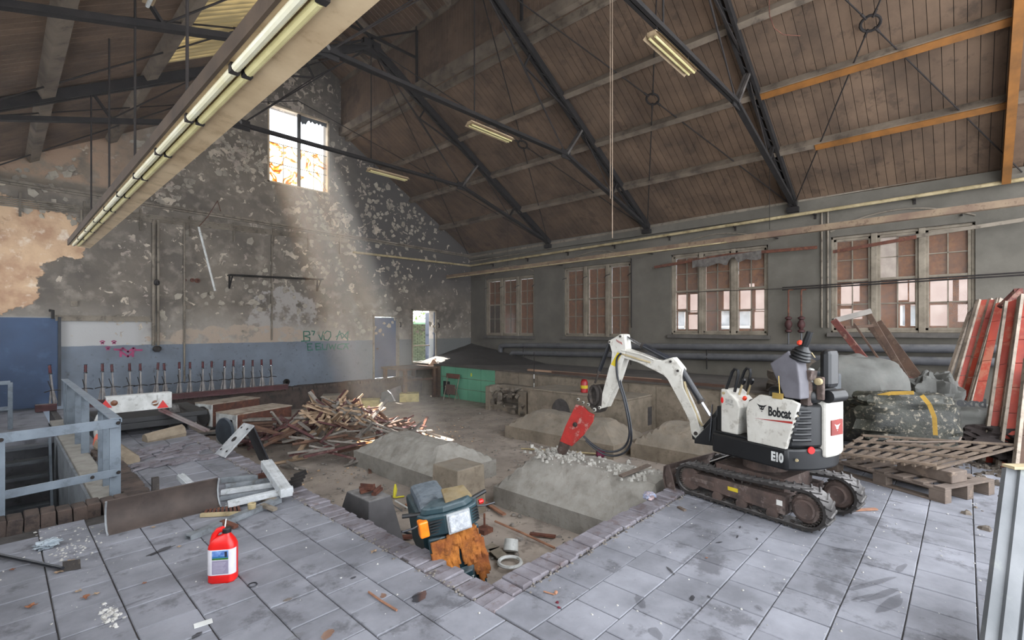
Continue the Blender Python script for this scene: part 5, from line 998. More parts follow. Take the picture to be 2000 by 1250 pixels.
# steel angle plate with holes at the platform edge
t = thing('bracket_plate', 'heavy steel angle plate with white holed face at the brick edge', 'bracket', PZ(440, 890, 0)); a, b, c, d_ = PZ(418, 886, .02), PZ(452, 857, .30), PZ(470, 857, .30), PZ(438, 886, .0)
a = Vector((1.98, 7.30, .02)); ax = Vector((.35, .05, .33)).normalized(); ay = Vector((.1, -.99, 0)).normalized(); fr_ = frame(a, ax, ay)
mb = MB(); mb.box((0, 0, 0), (.52, .30, .02), fr_); mb.build('holed_face', mat('white_plate', '#b9bbbb', '#94979a', 6, .6, spots='#6f6f6d', samt=.6), t, bev=.003)
for u, w, r_ in ((.26, .15, .04), (.08, .07, .015), (.44, .07, .015), (.08, .24, .015), (.44, .24, .015)): mb = MB(); mb.lathe([(r_, 0), (r_, .004)], fr_ @ Vector((u, w, -.004)), fr_.to_3x3() @ Vector((0, 0, -1)), 10); mb.build('hole', mSTEEL, t)
mb = MB(); tp = a+ax*.5; v = [tp, tp+ay*.30, tp+ay*.30+Vector((.34, .30, -.66)), tp+Vector((.36, .42, -.66))]; n = (v[1]-v[0]).cross(v[2]-v[0]).normalized()*.02; mb.add(v+[w+n for w in v], ((0, 1, 2, 3), (7, 6, 5, 4), (0, 4, 5, 1), (1, 5, 6, 2), (2, 6, 7, 3), (3, 7, 4, 0))); mb.build('dark_leg', mat('dark_plate', '#3c3d42', '#2f3034', 5, .6), t)
# ---------------- railing round the stair pit ----------------
t = thing('stair_railing', 'grey painted flat bar railing around the stair pit', 'railing', (.88, 6.16, 0)); Z1, XR = .80, .80
def fb(p, q, w, h, nm, up=(0, 0, 1)): mb = MB(); mb.bar(p, q, w, h, up=up); return mb.build(nm, mGREYP, t, bev=.003)
fb((XR, 6.12, Z1), (XR, 11.45, Z1), .09, .015, 'top_rail'); fb((XR+.03, 6.14, Z1-.045), (-1.2, 5.80, Z1-.045), .014, .09, 'front_top_rail'); fb((XR+.03, 6.12, .27), (-1.2, 5.78, .27), .014, .075, 'front_mid_rail'); fb((XR+.045, 6.12, Z1-.02), (XR+.045, 11.45, Z1-.02), .01, .04, 'top_rail')
for x, y in ((XR+.0, 6.16), (.0, 5.93)): fb((x, y, 0), (x, y, Z1-.02), .09, .02, 'corner_post', up=(0, 1, 0))
for y in (6.62, 6.98, 8.55, 9.3): fb((XR, y, .0), (XR, y, Z1), .085, .015, 'post', up=(0, 1, 0))
fb((XR, 11.4, 0), (XR, 11.4, Z1), .20, .02, 'end_post', up=(1, 0, 0)); fb((XR, 11.0, 0), (XR, 11.0, Z1), .12, .015, 'post', up=(1, 0, 0)); fb((XR, 10.4, .0), (XR, 10.4, Z1), .10, .015, 'post', up=(0, 1, 0))
for p in ((.82, 6.13, Z1-.045), (.62, 6.09, .27), (.82, 6.11, .27), (.02, 5.92, Z1-.045)): mb = MB(); mb.lathe([(.018, 0), (.014, .012)], Vector(p)+Vector((0, -.01, 0)), (0, -1, 0), 8); mb.build('bolt', mROD, t)
t2 = thing('gate_frame', 'short grey railing frame at the left edge, behind the stair pit', 'railing', PZ(20, 838, 0)); p = PZ(20, 838, 0); q = PZ(-60, 842, 0)
for a, b in (((p.x, p.y, 0), (p.x, p.y, .78)), ((p.x, p.y, .78), (p.x-1.0, p.y-.1, .78)), ((p.x, p.y, .35), (p.x-1.0, p.y-.1, .35))): mb = MB(); mb.bar(a, b, .06, .06); mb.build('frame_bar', mGREYP, t2, bev=.003)
# steel stairs into the pit
t = thing('steel_stairs', 'steep dark steel stairs leading down into the pit', 'stairs', (.2, 9.8, -2.3))
for k in range(10): mb = MB(); z = -.05-.2*k; y = 10.05-.09*k; mb.box((-.6, y-.02, z-.03), (.52, y+.22, z)); mb.box((-.6, y-.035, z-.035), (.52, y-.02, z+.005)); mb.build('tread', mat('stair_tread', '#5d6268', '#45494e', 4, .6), t)
for x in (-.62, .54): mb = MB(); mb.bar((x, 10.15, .0), (x, 9.15, -2.1), .03, .2); mb.build('stringer', mGREYP, t)
# ---------------- signal lever frame by the gable wall ----------------
LP = [(104, 712), (165, 712), (199.5, 710), (222, 711), (254, 709), (274, 710), (304, 708), (323, 709), (350, 707), (370, 707), (395, 706), (413, 705), (436, 704), (454, 703), (475, 703), (493, 703), (512, 702), (530, 702)]
mGRIP = mat('dark_red_grip', '#5c2428', '#45191d', 6, .5, bump=0); mLEV = mat('lever_steel', '#8f8b88', '#6d6764', 8, .5, metal=.4, dust='#a5a19c', damt=.3)
proto = None
for i, (px, py) in enumerate(LP):
    p = PY(px, py, 13.72)
    if proto is None:
        t = thing('signal_lever', '', 'lever', (0, 0, 0)); LOC[t.name] = Vector()
        mb = MB(); mb.bar((0, -.02, .0), (0, .0, .52), .018, .05, up=(0, 1, 0)); mb.build('lever_arm', mLEV, t)
        mb = MB(); mb.lathe([(.020, .0), (.024, .03), (.02, .06), (.023, .1), (.018, .145)], (0, 0, .55), (0, .03, 1), 8, sc=(.8, 1.2)); mb.build('grip', mGRIP, t, smooth=True)
        mb = MB(); mb.lathe([(.024, 0), (.024, .02)], (0, 0, .53), n=8); mb.build('ferrule', mCHROME, t); mb = MB(); mb.lathe([(.02, 0), (.024, .012)], (0, .004, .69), n=8); mb.build('end_button', mCHROME, t)
        mb = MB(); mb.tube([(-.085, -.02, .22), (-.03, -.03, .24), (.03, -.03, .24), (.085, -.02, .22)], .009, 5); mb.tube([(-.01, -.03, .24), (-.045, -.06, .42)], .006, 5); mb.build('catch_handle', mROD, t)
        mb = MB(); mb.bar((-.035, 0, 0), (-.01, 0, .25), .012, .02); mb.bar((.035, 0, 0), (.01, 0, .25), .012, .02); mb.build('catch_rod', mLEV, t)
        proto = t; o = t
    else: o = copy_tree(proto)
    zb = .14; o.location = (p.x, 13.72, zb); s = (p.z-zb)/.70; o.scale = (1.5, 1.5, s); o.rotation_euler = (random.gauss(0, .02), random.gauss(0, .03), random.gauss(0, .1))
    ords = ['first', 'second', 'third', 'fourth', 'fifth', 'sixth', 'seventh', 'eighth', 'ninth', 'tenth', 'eleventh', 'twelfth', 'thirteenth', 'fourteenth', 'fifteenth', 'sixteenth', 'seventeenth']
    o['label'] = 'red-gripped signal lever standing alone before the blue sliding door' if i == 0 else ('rightmost red-gripped signal lever of the row on the gable wall ledge' if i == 17 else 'red-gripped signal lever, %s from the left in the row along the gable wall' % ords[i]); o['category'] = 'lever'; o['group'] = 'signal levers along the gable wall'
for (xa, xb, lab) in ((.52, .84, 'short red-brown base rail under the lone lever by the blue door'), (.98, 5.5, 'long red-brown base rail carrying the row of signal levers')):
    mb = MB(); mb.box((xa, 13.62, .0), (xb, 13.82, .02)); mb.box((xa, 13.64, .02), (xb, 13.66, .11)); mb.box((xa, 13.60, .11), (xb, 13.80, .14)); mb.box((xa, 13.78, .02), (xb, 13.80, .11)); solo(mb, 'lever_base', mat('red_brown_rail', '#5a3436', '#45282a', 4, .8, dust='#8b8683', damt=.9), lab, 'rail')
mb = MB(); mb.lathe([(.09, 0), (.09, .03), (.05, .03), (.05, 0)], (PY(559, 746, GY).x, GY-.01, PY(559, 746, GY).z), (0, -1, 0), 14); solo(mb, 'round_vent', mROD, 'round dark vent low on the gable wall right of the levers', 'vent')
# ---------------- trailer on the left ----------------
t = thing('small_trailer', 'small trailer with white lamp board and red triangle, behind the railing', 'trailer', (1.7, 9.6, 0)); yb = 9.35
pA, pB, pC, pD = PY(207, 778, yb), PY(333, 768, yb), PY(336, 795, yb), PY(210, 806, yb)
mb = MB(); mb.box((pA.x, yb, pC.z-.01), (pC.x, yb+.04, pB.z+.01)); mb.box((pA.x, yb, pB.z), (pC.x, yb+.16, pB.z+.02)); lb = mb.build('lamp_board', mWHITE, t, bev=.008)
for px in (318, 206):
    c = PY(px, 789, yb-.004); s = .075; mb = MB(); mb.prism([(-s, -s*.8), (s, -s*.8), (0, s*.8)], c, (1, 0, 0), (0, 0, 1), 0, .012); mb.build('red_triangle', mREDP, lb)
for px in (303, 223): c = PY(px, 787, yb); mb = MB(); mb.lathe([(.04, 0), (.042, .02), (.02, .03)], c, (0, -1, 0), 14); mb.build('round_lamp', mat('amber_dark', '#7c4a28', '#6a3d22', 5, .4), lb, smooth=True)
c = PY(310, 778, yb-.03); mb = MB(); mb.tube([c+Vector((0, 0, .06)), c+Vector((.0, 0, -.02)), c+Vector((-.02, 0, -.07)), c+Vector((-.08, 0, -.08))], .011, 6); mb.build('hook_bar', mWHITE, lb, smooth=True)
mb = MB(); mb.box((1.02, yb+.05, .22), (2.45, yb+1.35, .30)); mb.box((1.04, yb+.06, .12), (2.3, yb+1.2, .22)); mb.build('deck', mBLACK, t, bev=.01)
mb = MB(); mb.box((2.18, yb+.15, -.02), (2.2, yb+1.2, .3)); mb.box((1.0, yb+.2, .0), (1.04, yb+1.2, .3)); mb.build('side_plate', mBLACK, t)
for x in (1.1, 1.93): mb = MB(); mb.lathe([(.10, 0), (.2, .01), (.21, .05), (.21, .11), (.2, .15), (.1, .16)], (x, yb+.35, .205), (1, 0, 0), 20); mb.build('wheel', mRUBBER, t, smooth=True)
mb = MB(); p = PY(310, 800, yb); 
for s in (0, .05): mb.bar(p+Vector((s, -.02, 0)), Vector((2.32, yb-.35, .02))+Vector((s, 0, 0)), .045, .03)
solo(mb, 'painted_slats', mat('red_white_slat', '#8d8784', '#5e3a3a', 3), 'two worn slats leaning from the trailer to the floor', 'slats')
p = PZ(190, 822, .05); mb = MB(); mb.lathe([(.08, 0), (.10, .12), (.09, .3), (.05, .38), (.02, .4)], (1.02, 9.2, .05), n=10, sc=(.7, 1)); solo(mb, 'plastic_bag', mWHITE, 'crumpled white plastic bag behind the railing by the trailer', 'bag', smooth=True)
mb = MB(); mb.lathe([(.03, 0), (.035, .1), (.02, .16)], (.95, 9.0, .03), (.2, 0, 1), 8); solo(mb, 'orange_rag', mat('salmon', '#e0735c'), 'small salmon-coloured rag beside the white bag', 'rag')
mb = MB(); mb.tube([(1.0, 8.6, .1), (1.15, 7.6, .03)], .1, 10, radii=[.12, .09]); mb.tube([(1.5, 8.9, .02), (2.0, 9.0, .06)], .06, 8, radii=[.1, .12]); solo(mb, 'rolled_sack', mat('sackcloth', '#9b8d79', '#7d705f', 6), 'rolled dusty sacking on the paving under the trailer', 'sack')
# cobbles heaped on the platform before the trailer
k = 0
for i in range(60):
    x, y = random.uniform(1.15, 1.95), random.uniform(7.15, 8.4)
    if x+ (8.6-y)*.25 < 1.25: continue
    w, l, h = random.uniform(.05, .08), random.uniform(.08, .13), random.uniform(.03, .06); M_ = Matrix.Translation((x, y, .004)) @ Matrix.Rotation(random.gauss(.3, .3), 4, 'Z') @ Matrix.Rotation(random.gauss(0, .05), 4, 'X'); mb = MB(); mb.frus((-l, -w*.5, l, w*.5), (-l*.85, -w*.4, l*.85, w*.4), 0, h*.5, ); mb.v = [M_ @ v for v in mb.v]
    o = solo(mb, 'loose_cobble', mBRICK, 'grey cobble lying loose on the platform before the trailer', 'stone', 'loose cobbles on the platform')
# ---------------- graffiti ----------------
mGR = mat('green_spray', '#2f6656', '#3c7866', 9, .8, bump=0); mPK = mat('magenta_spray', '#a8476f', '#8d3a60', 9, .8, bump=0)
def spray(polys, m, w, label, name='graffiti', to=None):
    mb = MB()
    for pl_ in polys: ribbon(mb, [PY(x, y, GY-.006) for x, y in pl_], w, (0, 1, 0), .003)
    return solo(mb, name, m, label, 'graffiti')
Z_ = lambda pts, ox=500, oy=400, s=.3: [(ox+x*s, oy+y*s) for x, y in pts]
spray([Z_(p) for p in ([(310, 825), (312, 885)], [(310, 825), (345, 825), (352, 845), (318, 855), (350, 865), (350, 885), (295, 888)], [(362, 822), (382, 825), (372, 848)], [(400, 830), (425, 880), (438, 825)], [(462, 822), (440, 845), (445, 878), (470, 882), (487, 855), (485, 828), (462, 822)], [(525, 880), (545, 820), (560, 870), (600, 825), (595, 885)], [(520, 860), (560, 835), (600, 880)])], mGR, .03, "green spray lettering reading B'VO M on the pale plaster of the gable wall")
spray([Z_(p) for p in ([(365, 905), (335, 905), (338, 948), (370, 945)], [(335, 925), (358, 925)], [(420, 902), (388, 905), (392, 945), (425, 942)], [(390, 922), (415, 922)], [(432, 905), (435, 940), (460, 942), (465, 905)], [(475, 905), (485, 938), (497, 912), (507, 940), (520, 905)], [(560, 905), (535, 912), (530, 935), (560, 940)], [(570, 940), (585, 905), (600, 940)], [(575, 925), (598, 925)], [(560, 905), (605, 905)])], mGR, .03, 'green spray lettering reading EEUWCA on the blue-grey dado below')
Q_ = lambda pts: [(x*.25, 660+y*.25) for x, y in pts]
spray([Q_(p) for p in ([(895, 90), (940, 92), (960, 80), (1000, 110), (1042, 80), (1062, 95), (1108, 95)], [(943, 95), (943, 145)], [(943, 108), (1000, 145), (1045, 108)], [(1038, 95), (1038, 145)])], mPK, .045, 'magenta winged letter M sprayed on the blue-grey dado')
for cx, cy, lab in ((800, 33, 'left small magenta stencil mark above the winged M'), (890, 32, 'right small magenta stencil mark above the winged M'), (843, 80, 'small magenta stencil mark left of the winged M')): spray([Q_(p) for p in ([(cx-18, cy-6), (cx-6, cy+2), (cx+6, cy+2), (cx+18, cy-6)], [(cx-10, cy+14), (cx, cy+4), (cx+10, cy+14)], [(cx-8, cy-10), (cx+8, cy-10)])], mPK, .022, lab)
# ---------------- wood pile and slat bundle ----------------
mW = [mat('red_slat', '#5b3430', '#44282a', 7, .85, spots='#8a7268', samt=.5), mat('grey_slat', '#8c857c', '#6c655e', 7, .85, spots='#55504a', samt=.4), mat('pale_slat', '#b79f84', '#93795f', 7, .85, spots='#6f5642', samt=.4), mat('brown_slat', '#6e5140', '#553e32', 7, .85)]
PCX, PCY = 4.5, 8.9
rng = random.Random(21)
def pileh(x, y):
    dx, dy = (x-PCX), (y-PCY); r_ = math.hypot(dx*.62+dy*.1, dy*.75); return LZ+max(0, .82*(1-r_/1.25))
LB = {0: ('dark red painted slat lying in the wood pile', 'dark red slats of the wood pile'), 1: ('grey weathered slat lying in the wood pile', 'grey slats of the wood pile'), 2: ('pale bare wood slat lying in the wood pile', 'pale slats of the wood pile'), 3: ('brown splintered slat lying in the wood pile', 'brown slats of the wood pile')}
for i in range(285):
    rr_ = (rng.random()**.6)*1.95; a = rng.random()*6.283; x, y = PCX+math.cos(a)*rr_*.95, PCY+math.sin(a)*rr_*.85
    if i < 70: x, y = PCX+rng.gauss(.1, .3), PCY+rng.gauss(0, .25)
    if x < 3.2 or y > 10.8: continue
    L_ = rng.uniform(.3, 1.05) if rr_ > .5 else rng.uniform(.25, .7); th = rng.random()*math.pi; h = pileh(x, y); sl_ = rng.gauss(0, .28) if h < -.2 else rng.gauss(.1, .6)
    d_ = Vector((math.cos(th), math.sin(th), sl_)).normalized(); c = Vector((x, y, h+.03)); p, q = c-d_*L_/2, c+d_*L_/2
    lo = min(p.z, q.z); lift = max(0, LZ+.02-lo); p.z += lift; q.z += lift
    k = 2 if (h > -.15 and rng.random() < .55) else rng.choice((0, 0, 0, 1, 1, 1, 3)); mb = MB(); mb.bar(p, q, rng.uniform(.03, .07), rng.uniform(.018, .04), up=(rng.gauss(0, .3), rng.gauss(0, .3), 1))
    pl_ = 'on the crest of the wood pile' if h > -.12 else ('low in the left flank of the wood pile' if x+.0*y < PCX-.55 and y > PCY-.5 else ('at the front foot of the wood pile' if y < PCY-.35 and x < PCX+.6 else ('in the right tail of the wood pile' if x > PCX+.35 else 'in the far flank of the wood pile')))
    kn = ('dark red painted', 'grey weathered', 'pale bare wood', 'brown splintered')[k]; solo(mb, 'wood_stick', mW[k], kn+' stick '+pl_, 'stick', kn+' sticks '+pl_)
for (a, b, za, zb, w, m, lab) in (((612, 842), (575, 895), -.2, -.5, .07, 2, 'long pale slat sloping down the front left of the wood pile'), ((650, 820), (605, 880), -.1, -.55, .06, 1, 'long grey slat beside the pale sloping one on the pile'), ((640, 797), (702, 810), .05, .12, .07, 1, 'grey slat bridging high across the pile front'), ((715, 830), (800, 855), -.05, -.4, .06, 1, 'grey board sliding down the right flank of the wood pile'), ((535, 905), (600, 893), LZ+.03, LZ+.04, .05, 2, 'pale slat on the floor before the wood pile')):
    mb = MB(); mb.bar(PZ(*a, za), PZ(*b, zb), w, .035); solo(mb, 'wood_stick', mW[m], lab, 'slat')
bd_ = Vector((.80, -.60, 0)); bn = Vector((.60, .80, 0)); b0_ = Vector((3.72, 10.16, LZ)); ords2 = 'bundle of slats stacked before the white cabinets'
for i in range(34):
    lay = i//4; z = LZ+.03+lay*.058; off = (i % 4-1.5)*.07; L_ = rng.uniform(.75, 1.1); c = b0_+bn*off+bd_*rng.gauss(0, .07); a = rng.gauss(0, .06); d_ = (bd_*math.cos(a)+bn*math.sin(a)+Vector((0, 0, rng.gauss(.02, .03)))).normalized(); c.z = z+.01
    k = rng.choice((0, 0, 3, 1, 2)); mb = MB(); mb.bar(c-d_*L_/2, c+d_*L_/2, .06, .045); solo(mb, 'stacked_stick', mW[k], ('dark red', 'grey', 'pale', 'brown')[k]+' slat in the tidy stack before the white cabinets', 'stick', ('dark red', 'grey', 'pale', 'brown')[k]+' slats of the tidy stack')
# ---------------- scooter in the pit ----------------
so = Vector((2.44, 2.76, LZ+.075)); sX = Vector((.917, -.40, 0)); sY = Vector((.40, .917, 0)); SM = frame(so, sX, sY) @ Matrix.Rotation(R(9), 4, 'Y').inverted()
sc_ = thing('scooter', 'dark green scooter with torn orange foam leg shield, in the corner of the pit', 'scooter', so)
mTE = mat('dark_teal', '#243c42', '#1b2e34', 6, .4, bump=.03, dust='#6c7a80', damt=.5); mFO = mat('rotten_foam', '#b3702c', '#7d4420', 7, .95, bump=1, bscale=18, spots='#5a2f18', samt=.6, sscale=10); mGS = mat('grey_seat', '#5b6670', '#454f58', 6, .6, dust='#8d959b', damt=.5)
def sb(a, b, nm, m, bev=.01, par=sc_, rot=None): mb = MB(); mb.box(a, b, SM if rot is None else SM @ rot); return mb.build(nm, m, par, bev=bev)
def ssub(pts, z0, z1, nm, m, bev=.012, sc=1): # plan polygon (x,y) lofted
    mb = MB(); n_ = len(pts); v = [SM @ Vector((x, y, z0)) for x, y in pts]+[SM @ Vector((x*sc, y*sc, z1)) for x, y in pts]; mb.add(v, [tuple(range(n_-1, -1, -1)), tuple(range(n_, 2*n_))]+[(i, (i+1) % n_, n_+(i+1) % n_, n_+i) for i in range(n_)]); return mb.build(nm, m, sc_, bev=bev)
cowl = ssub([(-.24, .05), (-.20, -.02), (-.06, -.07), (.12, -.07), (.21, -.02), (.24, .06), (.12, .16), (-.12, .16)], .75, .90, 'handlebar_cowl', mTE)
ssub([(-.22, .05), (-.19, .0), (-.06, -.05), (.12, -.05), (.19, 0), (.22, .06), (.12, .16), (-.12, .16)], .90, .95, 'cowl_top', mTE, sc=.85)
mb = MB(); mb.add([SM @ Vector(p) for p in ((-.02, .0, .955), (.20, .02, .945), (.18, .16, .99), (-.0, .18, 1.0), (-.02, .0, .935), (.20, .02, .925), (.18, .16, .97), (-.0, .18, .98))], ((0, 1, 2, 3), (7, 6, 5, 4), (0, 4, 5, 1), (1, 5, 6, 2), (2, 6, 7, 3), (3, 7, 4, 0))); mb.build('torn_pad', mat('mustard_pad', '#7d6a45', '#5f4f33', 6, .8, dust='#8f846c', damt=.5), sc_, bev=.008)
hl = sb((-.035, -.10, .755), (.125, -.06, .885), 'headlight', mat('headlight_glass', '#c9ccd0', '#a4a8ae', 30, .12, bump=.6, bscale=60), .012)
sb((-.045, -.085, .745), (.135, -.055, .895), 'headlight_rim', mat('rim_grey', '#a7abad'), .006, hl)
ts = sb((-.245, -.055, .765), (-.175, .03, .885), 'turn_signal', mat('amber_lens', '#f08a1c', '#e0701a', 10, .25, bump=.1), .012)
for i in range(5): sb((-.17, -.052-.004*i, .775+.022*i), (-.045, -.045, .783+.022*i), 'grille_line', mBLACK, 0); sb((.14, -.05, .775+.022*i), (.21, -.015, .783+.022*i), 'grille_line', mBLACK, 0)
def bumpy(poly, y0, nm, m, amp=.02):
    xs_ = [p[0] for p in poly]; zs_ = [p[1] for p in poly]; x0, x1, z0, z1 = min(xs_), max(xs_), min(zs_), max(zs_); n_ = 18; v = []; mb = MB()
    def inside(x, z):
        c = False
        for i in range(len(poly)):
            (xa, za), (xb, zb) = poly[i], poly[i-1]
            if (za > z) != (zb > z) and x < (xb-xa)*(z-za)/(zb-za)+xa: c = not c
        return c
    for j in range(n_+1):
        for i in range(n_+1):
            x, z = x0+(x1-x0)*i/n_, z0+(z1-z0)*j/n_; v.append(SM @ Vector((x, y0-.018-amp*abs(noise.noise(Vector((x*22, z*16, 3))))*2-(z-.45)*-.12, z)))
    f = [(j*(n_+1)+i, j*(n_+1)+i+1, (j+1)*(n_+1)+i+1, (j+1)*(n_+1)+i) for j in range(n_) for i in range(n_) if inside(x0+(x1-x0)*(i+.5)/n_, z0+(z1-z0)*(j+.5)/n_)]
    mb.add(v, f); o = mb.build(nm, m, sc_, smooth=True); md = o.modifiers.new('thick', 'SOLIDIFY'); md.thickness = .02; md.offset = 1; return o
bumpy([(-.18, .70), (.03, .73), (.02, .56), (0, .40), (-.06, .26), (-.17, .34), (-.19, .5)], -.02, 'foam_shield', mFO); bumpy([(.02, .74), (.17, .75), (.22, .6), (.23, .38), (.16, .30), (.10, .42), (.03, .50)], -.02, 'foam_shield', mFO)
ssub([(-.19, .0), (-.1, -.02), (.12, -.02), (.21, .0), (.20, .04), (-.18, .04)], .12, .72, 'leg_shield', mTE)
ssub([(-.07, -.09), (.0, -.13), (.08, -.12), (.12, -.04), (-.08, -.04)], .08, .46, 'front_fairing', mTE, .01)
for i in range(9): mb = MB(); x = -.055+.017*i; mb.bar(SM @ Vector((x, -.118-(0 if 0 < i < 8 else -.03), .12)), SM @ Vector((x, -.118-(0 if 0 < i < 8 else -.03), .38)), .007, .012); mb.build('grille_slat', mBLACK, sc_)
tx = text_mb('PEUGEOT', .030, frame(SM @ Vector((-.065, -.136, .40)), SM.to_3x3() @ Vector((1, 0, 0)), SM.to_3x3() @ Vector((0, 0, 1))), .001, .001, 1.15); tx.build('lettering', mWHITE, sc_)
ssub([(-.14, .42), (-.02, .38), (.12, .42), (.14, .95), (-.12, .98)], .70, .82, 'seat', mGS, .04)
ssub([(-.20, .1), (-.12, .05), (-.02, .08), (-.02, .34), (-.17, .36)], .70, .93, 'inner_shield', mGS, .03)
ssub([(-.17, .3), (.17, .3), (.15, 1.1), (-.15, 1.1)], .25, .70, 'rear_body', mTE, .03); ssub([(-.16, .04), (.16, .04), (.16, .5), (-.16, .5)], .12, .2, 'foot_board', mBLACK)
for y in (.0, 1.05): mb = MB(); mb.lathe([(.1, -.05), (.2, -.045), (.215, 0), (.2, .045), (.1, .05)], SM @ Vector((0, y, .215)), SM.to_3x3() @ Vector((1, 0, 0)), 20); mb.build('wheel', mRUBBER, sc_, smooth=True)
for s in (1, -1): mb = MB(); mb.tube([SM @ Vector((s*.2, .06, .90)), SM @ Vector((s*.33, .10, .91))], .017, 8); mb.build('grip', mBLACK, sc_, smooth=True); mb = MB(); mb.tube([SM @ Vector(p) for p in ((s*.2, .0, .86), (s*.28, -.02, .85), (s*.36, .0, .84))], .007, 6); mb.build('brake_lever', mHYD, sc_, smooth=True)
mb = MB(); mb.lathe([(.018, 0), (.02, .03), (.01, .04)], SM @ Vector((.25, .05, .86)), SM.to_3x3() @ Vector((1, 0, 0)), 8); mb.build('red_tail', mREDP, sc_)
mb = MB(); mb.add([SM @ Vector(p) for p in ((.06, -.14, .3), (.13, -.1, .22), (.05, -.13, .12))]+[SM @ Vector(p) for p in ((.06, -.13, .3), (.13, -.09, .22), (.05, -.12, .12))], ((0, 1, 2), (5, 4, 3))); mb.build('bent_flap', mat('beige_flap', '#8e9080'), sc_)
# ---------------- foreground things ----------------
c0 = PZ(436, 1133, 0); t = thing('red_canister', 'red plastic canister with black cap and landscape label, on the paving', 'canister', c0); cm = Matrix.Translation(c0) @ Matrix.Rotation(-TH+R(10), 4, 'Z')
def rr(hw, hd, r_, n_=5):
    o = []
    for sx_, sy_, a0 in ((1, 1, 0), (-1, 1, 90), (-1, -1, 180), (1, -1, 270)):
        for i in range(n_+1): a = R(a0+90*i/n_); o.append((sx_*(hw-r_)+math.cos(a)*r_, sy_*(hd-r_)+math.sin(a)*r_))
    return o
secs = [(.076, .046, 0, .0), (.086, .054, .012, .0), (.086, .054, .06, 0), (.084, .053, .075, 0), (.086, .054, .22, 0), (.084, .052, .245, 0), (.070, .046, .275, .0), (.045, .034, .30, .008), (.024, .024, .312, .022), (.022, .022, .325, .022)]
mb = MB(); v = []; n_ = 24
for hw, hd, z, cx in secs: v += [cm @ Vector((x+cx, y, z)) for x, y in rr(hw, hd, min(hw, hd)*.72)]
mb.add(v, [tuple(range(n_-1, -1, -1)), tuple((len(secs)-1)*n_+i for i in range(n_))]+[(k*n_+i, k*n_+(i+1) % n_, (k+1)*n_+(i+1) % n_, (k+1)*n_+i) for k in range(len(secs)-1) for i in range(n_)]); mb.build('canister_body', mREDP, t, smooth=True)
mb = MB(); mb.lathe([(.027, 0), (.028, .005), (.028, .026), (.025, .03)], cm @ Vector((.022, 0, .322)), n=18); mb.build('screw_cap', mBLACK, t, smooth=True)
mb = MB(); mb.tube([cm @ Vector(p) for p in ((-.062, 0, .26), (-.052, 0, .31), (-.03, 0, .338), (-.005, 0, .345), (.008, 0, .335), (.012, .0, .31))], .0165, 10, radii=[.022, .019, .019, .02, .018, .016]); mb.build('handle', mREDP, t, smooth=True)
def label_strip(z0, z1, x0, x1, m, nm, e=.0015):
    mb = MB(); q = [p for p in rr(.086+e, .054+e, .039, 6) if p[1] <= 0 and x0 <= p[0] <= x1]; q.sort(); v = [cm @ Vector((x, y, z)) for z in (z0, z1) for x, y in q]; k = len(q); mb.add(v, [(i, i+1, k+i+1, k+i) for i in range(k-1)]); return mb.build(nm, m, t)
lb = label_strip(.06, .228, -.09, .09, mat('label_white', '#d4d2d6', '#c4c2c8', 9, .4, bump=0), 'paper_label')
def flat(x0, x1, z0, z1, m, nm, e): mb = MB(); mb.box((x0, -.054-e-.001, z0), (x1, -.054-e, z1), cm); return mb.build(nm, m, lb)
flat(-.047, .052, .185, .222, mat('label_sky', '#3d63a6', '#7f9fd0', 40, .4, bump=0), 'printed_sky', .002); flat(-.047, .052, .172, .186, mat('label_lake', '#2e6a9a'), 'printed_lake', .002); flat(-.047, .052, .163, .174, mat('label_green', '#3d7a2c', '#24521f', 60, .4, bump=0), 'printed_meadow', .0025); flat(.03, .045, .18, .215, mat('label_dark', '#20263a'), 'printed_tree', .003); flat(-.047, .052, .068, .158, mat('label_lilac', '#8f889c', '#857e92', 9, .4, bump=0), 'printed_panel', .002)
for i in range(8): flat(-.04, .02+.006*((i*5) % 4), .078+.009*i, .0805+.009*i, mat('label_line', '#b9b4c4', None, 9, .4, bump=0), 'printed_line', .0035)
mb = MB(); p = cm @ Vector((.005, .01, .34)); mb.tube([p, p+Vector((.015, .02, .06))], .004, 6); mb.build('thin_straw', mWHITE, t)
# curved dozer-type trough
t = thing('steel_trough', 'rusty curved steel blade lying on the paving by the stair pit', 'blade', (1.0, 5.1, 0)); a, b = PZ(210, 1045, .01), PZ(432, 990, .01); e = (b-a).normalized(); nB = Vector((-e.y, e.x, 0))
prof = [(-.0, .0), (.05, .02), (.09, .07), (.105, .14), (.095, .20), (.07, .255), (.082, .262), (.11, .2), (.12, .14), (.105, .06), (.055, .005), (-.0, -.012)]
mb = MB(); mb.prism(prof, a, nB, (0, 0, 1), 0, (b-a).length); mb.v = [v for v in mb.v]; mb.build('curved_plate', mat('rust_dark_steel', '#50453f', '#3d3430', 5, .75, bump=.15, spots='#2c2422', samt=.6, sscale=3), t, smooth=True)
for q in (a, b): mb = MB(); pts = [q+nB*(u-.006)+Vector((0, 0, w)) for u, w in prof[:6]]; mb.tube(pts, .008, 5); mb.build('end_edge', mat('bright_edge', '#9fa3a6', '#6d7073'), t)
mb = MB(); m_ = a.lerp(b, .42); mb.bar(m_+nB*.14+Vector((0, 0, .0)), m_+nB*.14+Vector((0, 0, .36)), .05, .05); mb.build('mounting_lug', mDKM, t)
